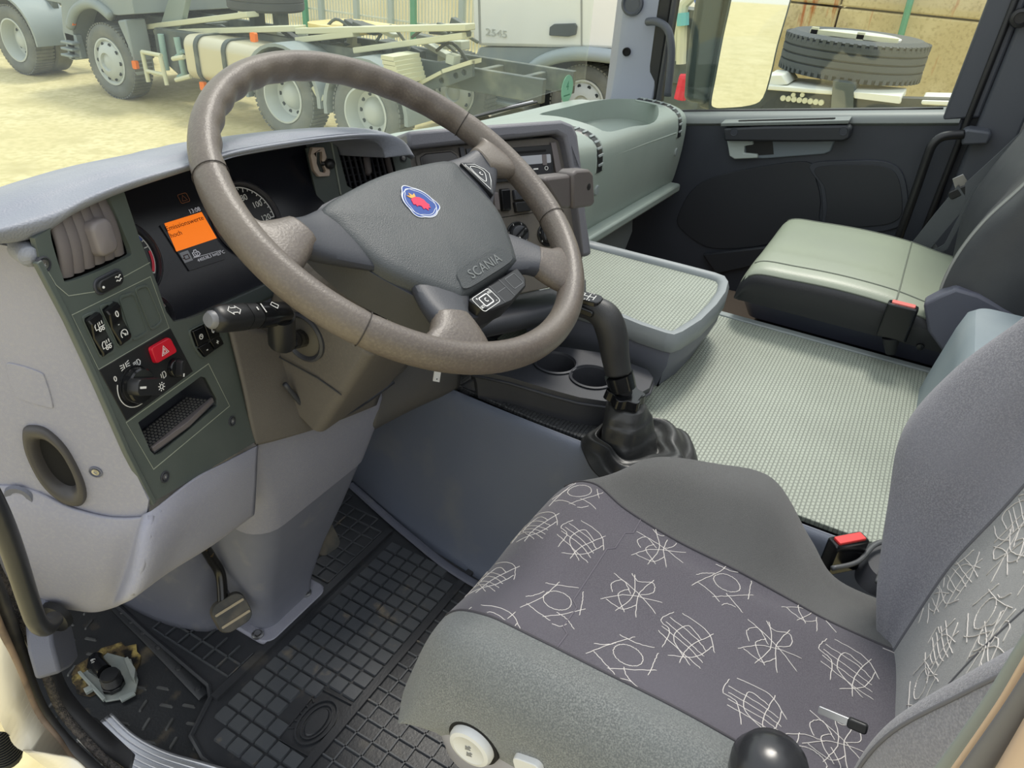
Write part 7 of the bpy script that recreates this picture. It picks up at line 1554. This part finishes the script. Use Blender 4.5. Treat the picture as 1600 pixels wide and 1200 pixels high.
mx = t.nodes.new('ShaderNodeMix'); mx.data_type = 'RGBA'; t.links.new(mr.outputs[0], mx.inputs[0]); t.links.new(src, mx.inputs[6]); mx.inputs[7].default_value = srgb(176, 108, 52); t.links.new(mx.outputs[2], b.inputs['Base Color'])
m = MB()
for i in range(5):
    for j in range(4): m.box((9.6, 1.6-i*1.62, GZ+0.5+j*1.02), (0.5, 1.60, 1.0))
o = m.build('concrete_wall', CW, bevel=0.02); tag(o, 'ochre concrete block wall with rust streaks seen through the passenger window', 'wall')
gp_ = MB(); gp_.tube([P(1431, -30, x=9.25), P(1398, 90, x=9.25)], 0.035, 8); o = gp_.build('green_pole', mat('green fence post', (74, 150, 118), 0.5)); tag(o, 'thin green pole standing in front of the concrete wall', 'pole')
# flatbed chassis with spare wheel outside the passenger window
XS = 6.1
sc_ = P(1333, 88, x=XS)
tr = thing('trailer_frame', 'dark chassis frame with bolt heads and pale rails below the flat lying spare wheel', 'chassis', (XS, -0.3, GZ))
FS = Fr((XS-0.6, 0, 0), (0, -1, 0), (0, 0, 1)); fq = lambda *pts: [FS.pix(*p) for p in pts]
m = MB(); m.prism(FS, fq((1150, 135), (1300, 146), (1300, 172), (1150, 172)), -0.1, 0.0); m.prism(FS, fq((1296, 150), (1520, 156), (1520, 185), (1296, 180)), -0.1, 0.0); m.build('frame_rail', mat('dark grey rail', (58, 64, 66), 0.5), parent=tr, bevel=0.01)
m = MB()
for k in range(8):
    c = FS.pix(1224+k*8.5, 153+k*1.0); m.lathe(FS.at(*c, 0.0), [(0.022, 0), (0.02, 0.02), (0.001, 0.02)], 10)
for px in (1240, 1254): c = FS.pix(px, 148); m.lathe(FS.at(*c, 0.0), [(0.018, 0), (0.016, 0.02), (0.001, 0.02)], 10)
m.build('bolt_head', RAIL, parent=tr)
m = MB(); m.prism(FS, fq((1150, 128), (1305, 140), (1305, 148), (1150, 136)), -0.5, 0.03); m.prism(FS, fq((1333, 142), (1410, 149), (1408, 161), (1335, 152)), -0.4, 0.05); m.prism(FS, fq((1440, 156), (1520, 158), (1520, 166), (1440, 162)), -0.4, 0.05); m.prism(FS, fq((1195, 118), (1222, 117), (1232, 132), (1200, 136)), -0.4, 0.0); m.build('pale_rail', mat('white grey rail', (222, 224, 214), 0.5), parent=tr, bevel=0.01)
m = MB(); m.prism(FS, fq((1303, 125), (1336, 130), (1334, 172), (1300, 170)), -0.3, 0.05); m.build('carrier_post', CHAS, parent=tr)
m = MB(); m.box((XS+0.3, -0.2, GZ+0.5), (0.2, 3.0, 0.3)); m.box((XS, 0.8, GZ+0.4), (0.3, 0.3, 0.8)); m.box((XS, -1.2, GZ+0.4), (0.3, 0.3, 0.8)); m.box((XS, -0.2, GZ+1.0), (0.3, 2.4, 0.5)); m.build('support', CHAS, parent=tr)
sw = thing('spare_wheel', 'spare wheel lying flat with white painted rim outside the passenger window', 'wheel', vec(XS, sc_.y, sc_.z))
Rz = 0.53; f = Fr(vec(XS, (P(1227, 90, x=XS).y+P(1438, 105, x=XS).y)/2, P(1333, 132, x=XS-0.5).z), (1, 0, 0), (0, 1, 0))
m = MB(); gr_ = [(0.30, 0.0), (0.47, 0.0), (0.52, 0.03)]
for k in range(4): z0 = 0.04+k*0.055; gr_ += [(0.53, z0), (0.53, z0+0.04), (0.515, z0+0.045), (0.515, z0+0.052)]
gr_ += [(0.525, 0.262), (0.47, 0.29), (0.30, 0.27)]
m.lathe(f, gr_, 64, caps=False)
for k in range(60):
    a = 2*pi*k/60; m.box((0, 0, 0), (0.028, 0.02, 0.04), Fr(f.pt(0.522*cos(a), 0.522*sin(a), 0.25), f.u*-sin(a)+f.v*cos(a), f.u*cos(a)+f.v*sin(a)))
    m.box((0, 0, 0), (0.028, 0.02, 0.04), Fr(f.pt(0.522*cos(a), 0.522*sin(a), 0.03), f.u*-sin(a)+f.v*cos(a), f.u*cos(a)+f.v*sin(a)))
m.build('tyre', mat('dark ribbed tyre', (74, 80, 82), 0.7), parent=sw, smooth=30)
m = MB(); m.lathe(f, [(0.31, 0.10), (0.315, 0.285), (0.30, 0.29), (0.27, 0.22), (0.10, 0.20), (0.001, 0.20)], 48); m.build('rim', mat('white rim', (236, 236, 230), 0.4), parent=sw, smooth=40)
m = MB(); m.box((-0.30, 0.0, 0.30), (0.05, 0.62, 0.03), f); m.box((-0.30, 0.28, 0.26), (0.05, 0.05, 0.14), f); m.box((-0.30, -0.05, 0.26), (0.05, 0.05, 0.14), f); m.build('clamp_bar', RAIL, parent=sw)
# colourful machinery between pillar and mirror
m = MB(); q0 = P(1065, 20, x=7.0); mc = thing('crane_equipment', 'blurred pale crane equipment with a red fitting left of the wing mirror', 'machinery', P(1070, 150, x=7.0))
mc['label'] = 'pale crane equipment with a red fitting visible left of the wing mirror'
m = MB(); m.tube([P(1064, 100, x=7.0), P(1066, 40, x=7.0), P(1068, 8, x=7.0), P(1085, -10, x=7.0)], 0.05, 8); m.tube([P(1056, 95, x=7.1), P(1060, 20, x=7.1)], 0.03, 8); m.build('pale_post', RAIL, parent=mc)
m = MB(); m.tube([P(1067, 40, x=6.95), P(1067, 20, x=6.95)], 0.06, 8); m.build('teal_sleeve', mat('teal sleeve', (120, 190, 190), 0.5), parent=mc)
m = MB(); m.tube([P(1062, 155, x=6.8), P(1070, 122, x=6.8)], 0.06, 8); m.tube([P(1063, 124, x=6.8), P(1080, 124, x=6.8)], 0.05, 8); m.build('red_fitting', mat('red fitting', (220, 40, 60), 0.5), parent=mc)
m = MB(); m.tube([P(1084, 42, x=7.0), P(1092, 40, x=7.0)], 0.05, 8); m.tube([P(1090, 8, x=7.0), P(1098, 2, x=7.0)], 0.06, 8); m.build('blue_fitting', mat('blue fitting', (60, 110, 190), 0.5), parent=mc)
m = MB(); m.box((7.3, P(1075, 80, x=7.3).y, GZ+1.0), (0.4, 0.5, 2.0)); m.box((7.2, P(1060, 110, x=7.2).y, P(1060, 110, x=7.2).z), (0.3, 0.3, 0.2)); m.build('machine_body', CHAS, parent=mc)

# ================================================================ wing mirror and own body side
mir = thing('wing_mirror', 'large dark wing mirror outside the passenger window reflecting the yard', 'mirror', P(1140, 165, x=1.95))
MF = Fr(P(1165, 80, x=1.93), (0.80, -0.60, 0), (0, 0.02, 1))
mo_ = [MF.pix(*p) for p in smooth_poly([(1150, -60), (1141, 0), (1128, 60), (1117, 120), (1110, 158), (1114, 167), (1130, 168), (1170, 164), (1190, 152), (1203, 110), (1212, 70), (1232, 0), (1245, -60)], 3)]
mc_ = cen(mo_); m = MB(); m.prism(MF, sc(mo_, 1.07, mc_), -0.05, 0.004); m.build('housing', mat('dark green grey housing', (72, 84, 82), 0.45), parent=mir, bevel=0.01, smooth=40)
m = MB(); m.prism(MF, mo_, 0.003, 0.006); m.build('mirror_glass', mat('mirror silver', (240, 242, 240), 0.02, metal=1.0), parent=mir)
m = MB(); m.prism(MF, [MF.pix(*p) for p in ((1098, -60), (1100, 0), (1090, 60), (1083, 120), (1080, 160), (1112, 166), (1122, 100), (1146, -60))], -0.05, -0.01); m.build('inner_cover', mat('dark green grey housing', (72, 84, 82), 0.45), parent=mir, bevel=0.015, smooth=40)
m = MB(); m.box((1.76, -2.5, 0.4), (0.06, 3.6, 2.6)); o = m.build('wall_cab_side', BODY, bevel=0.02); o['kind'] = 'structure'
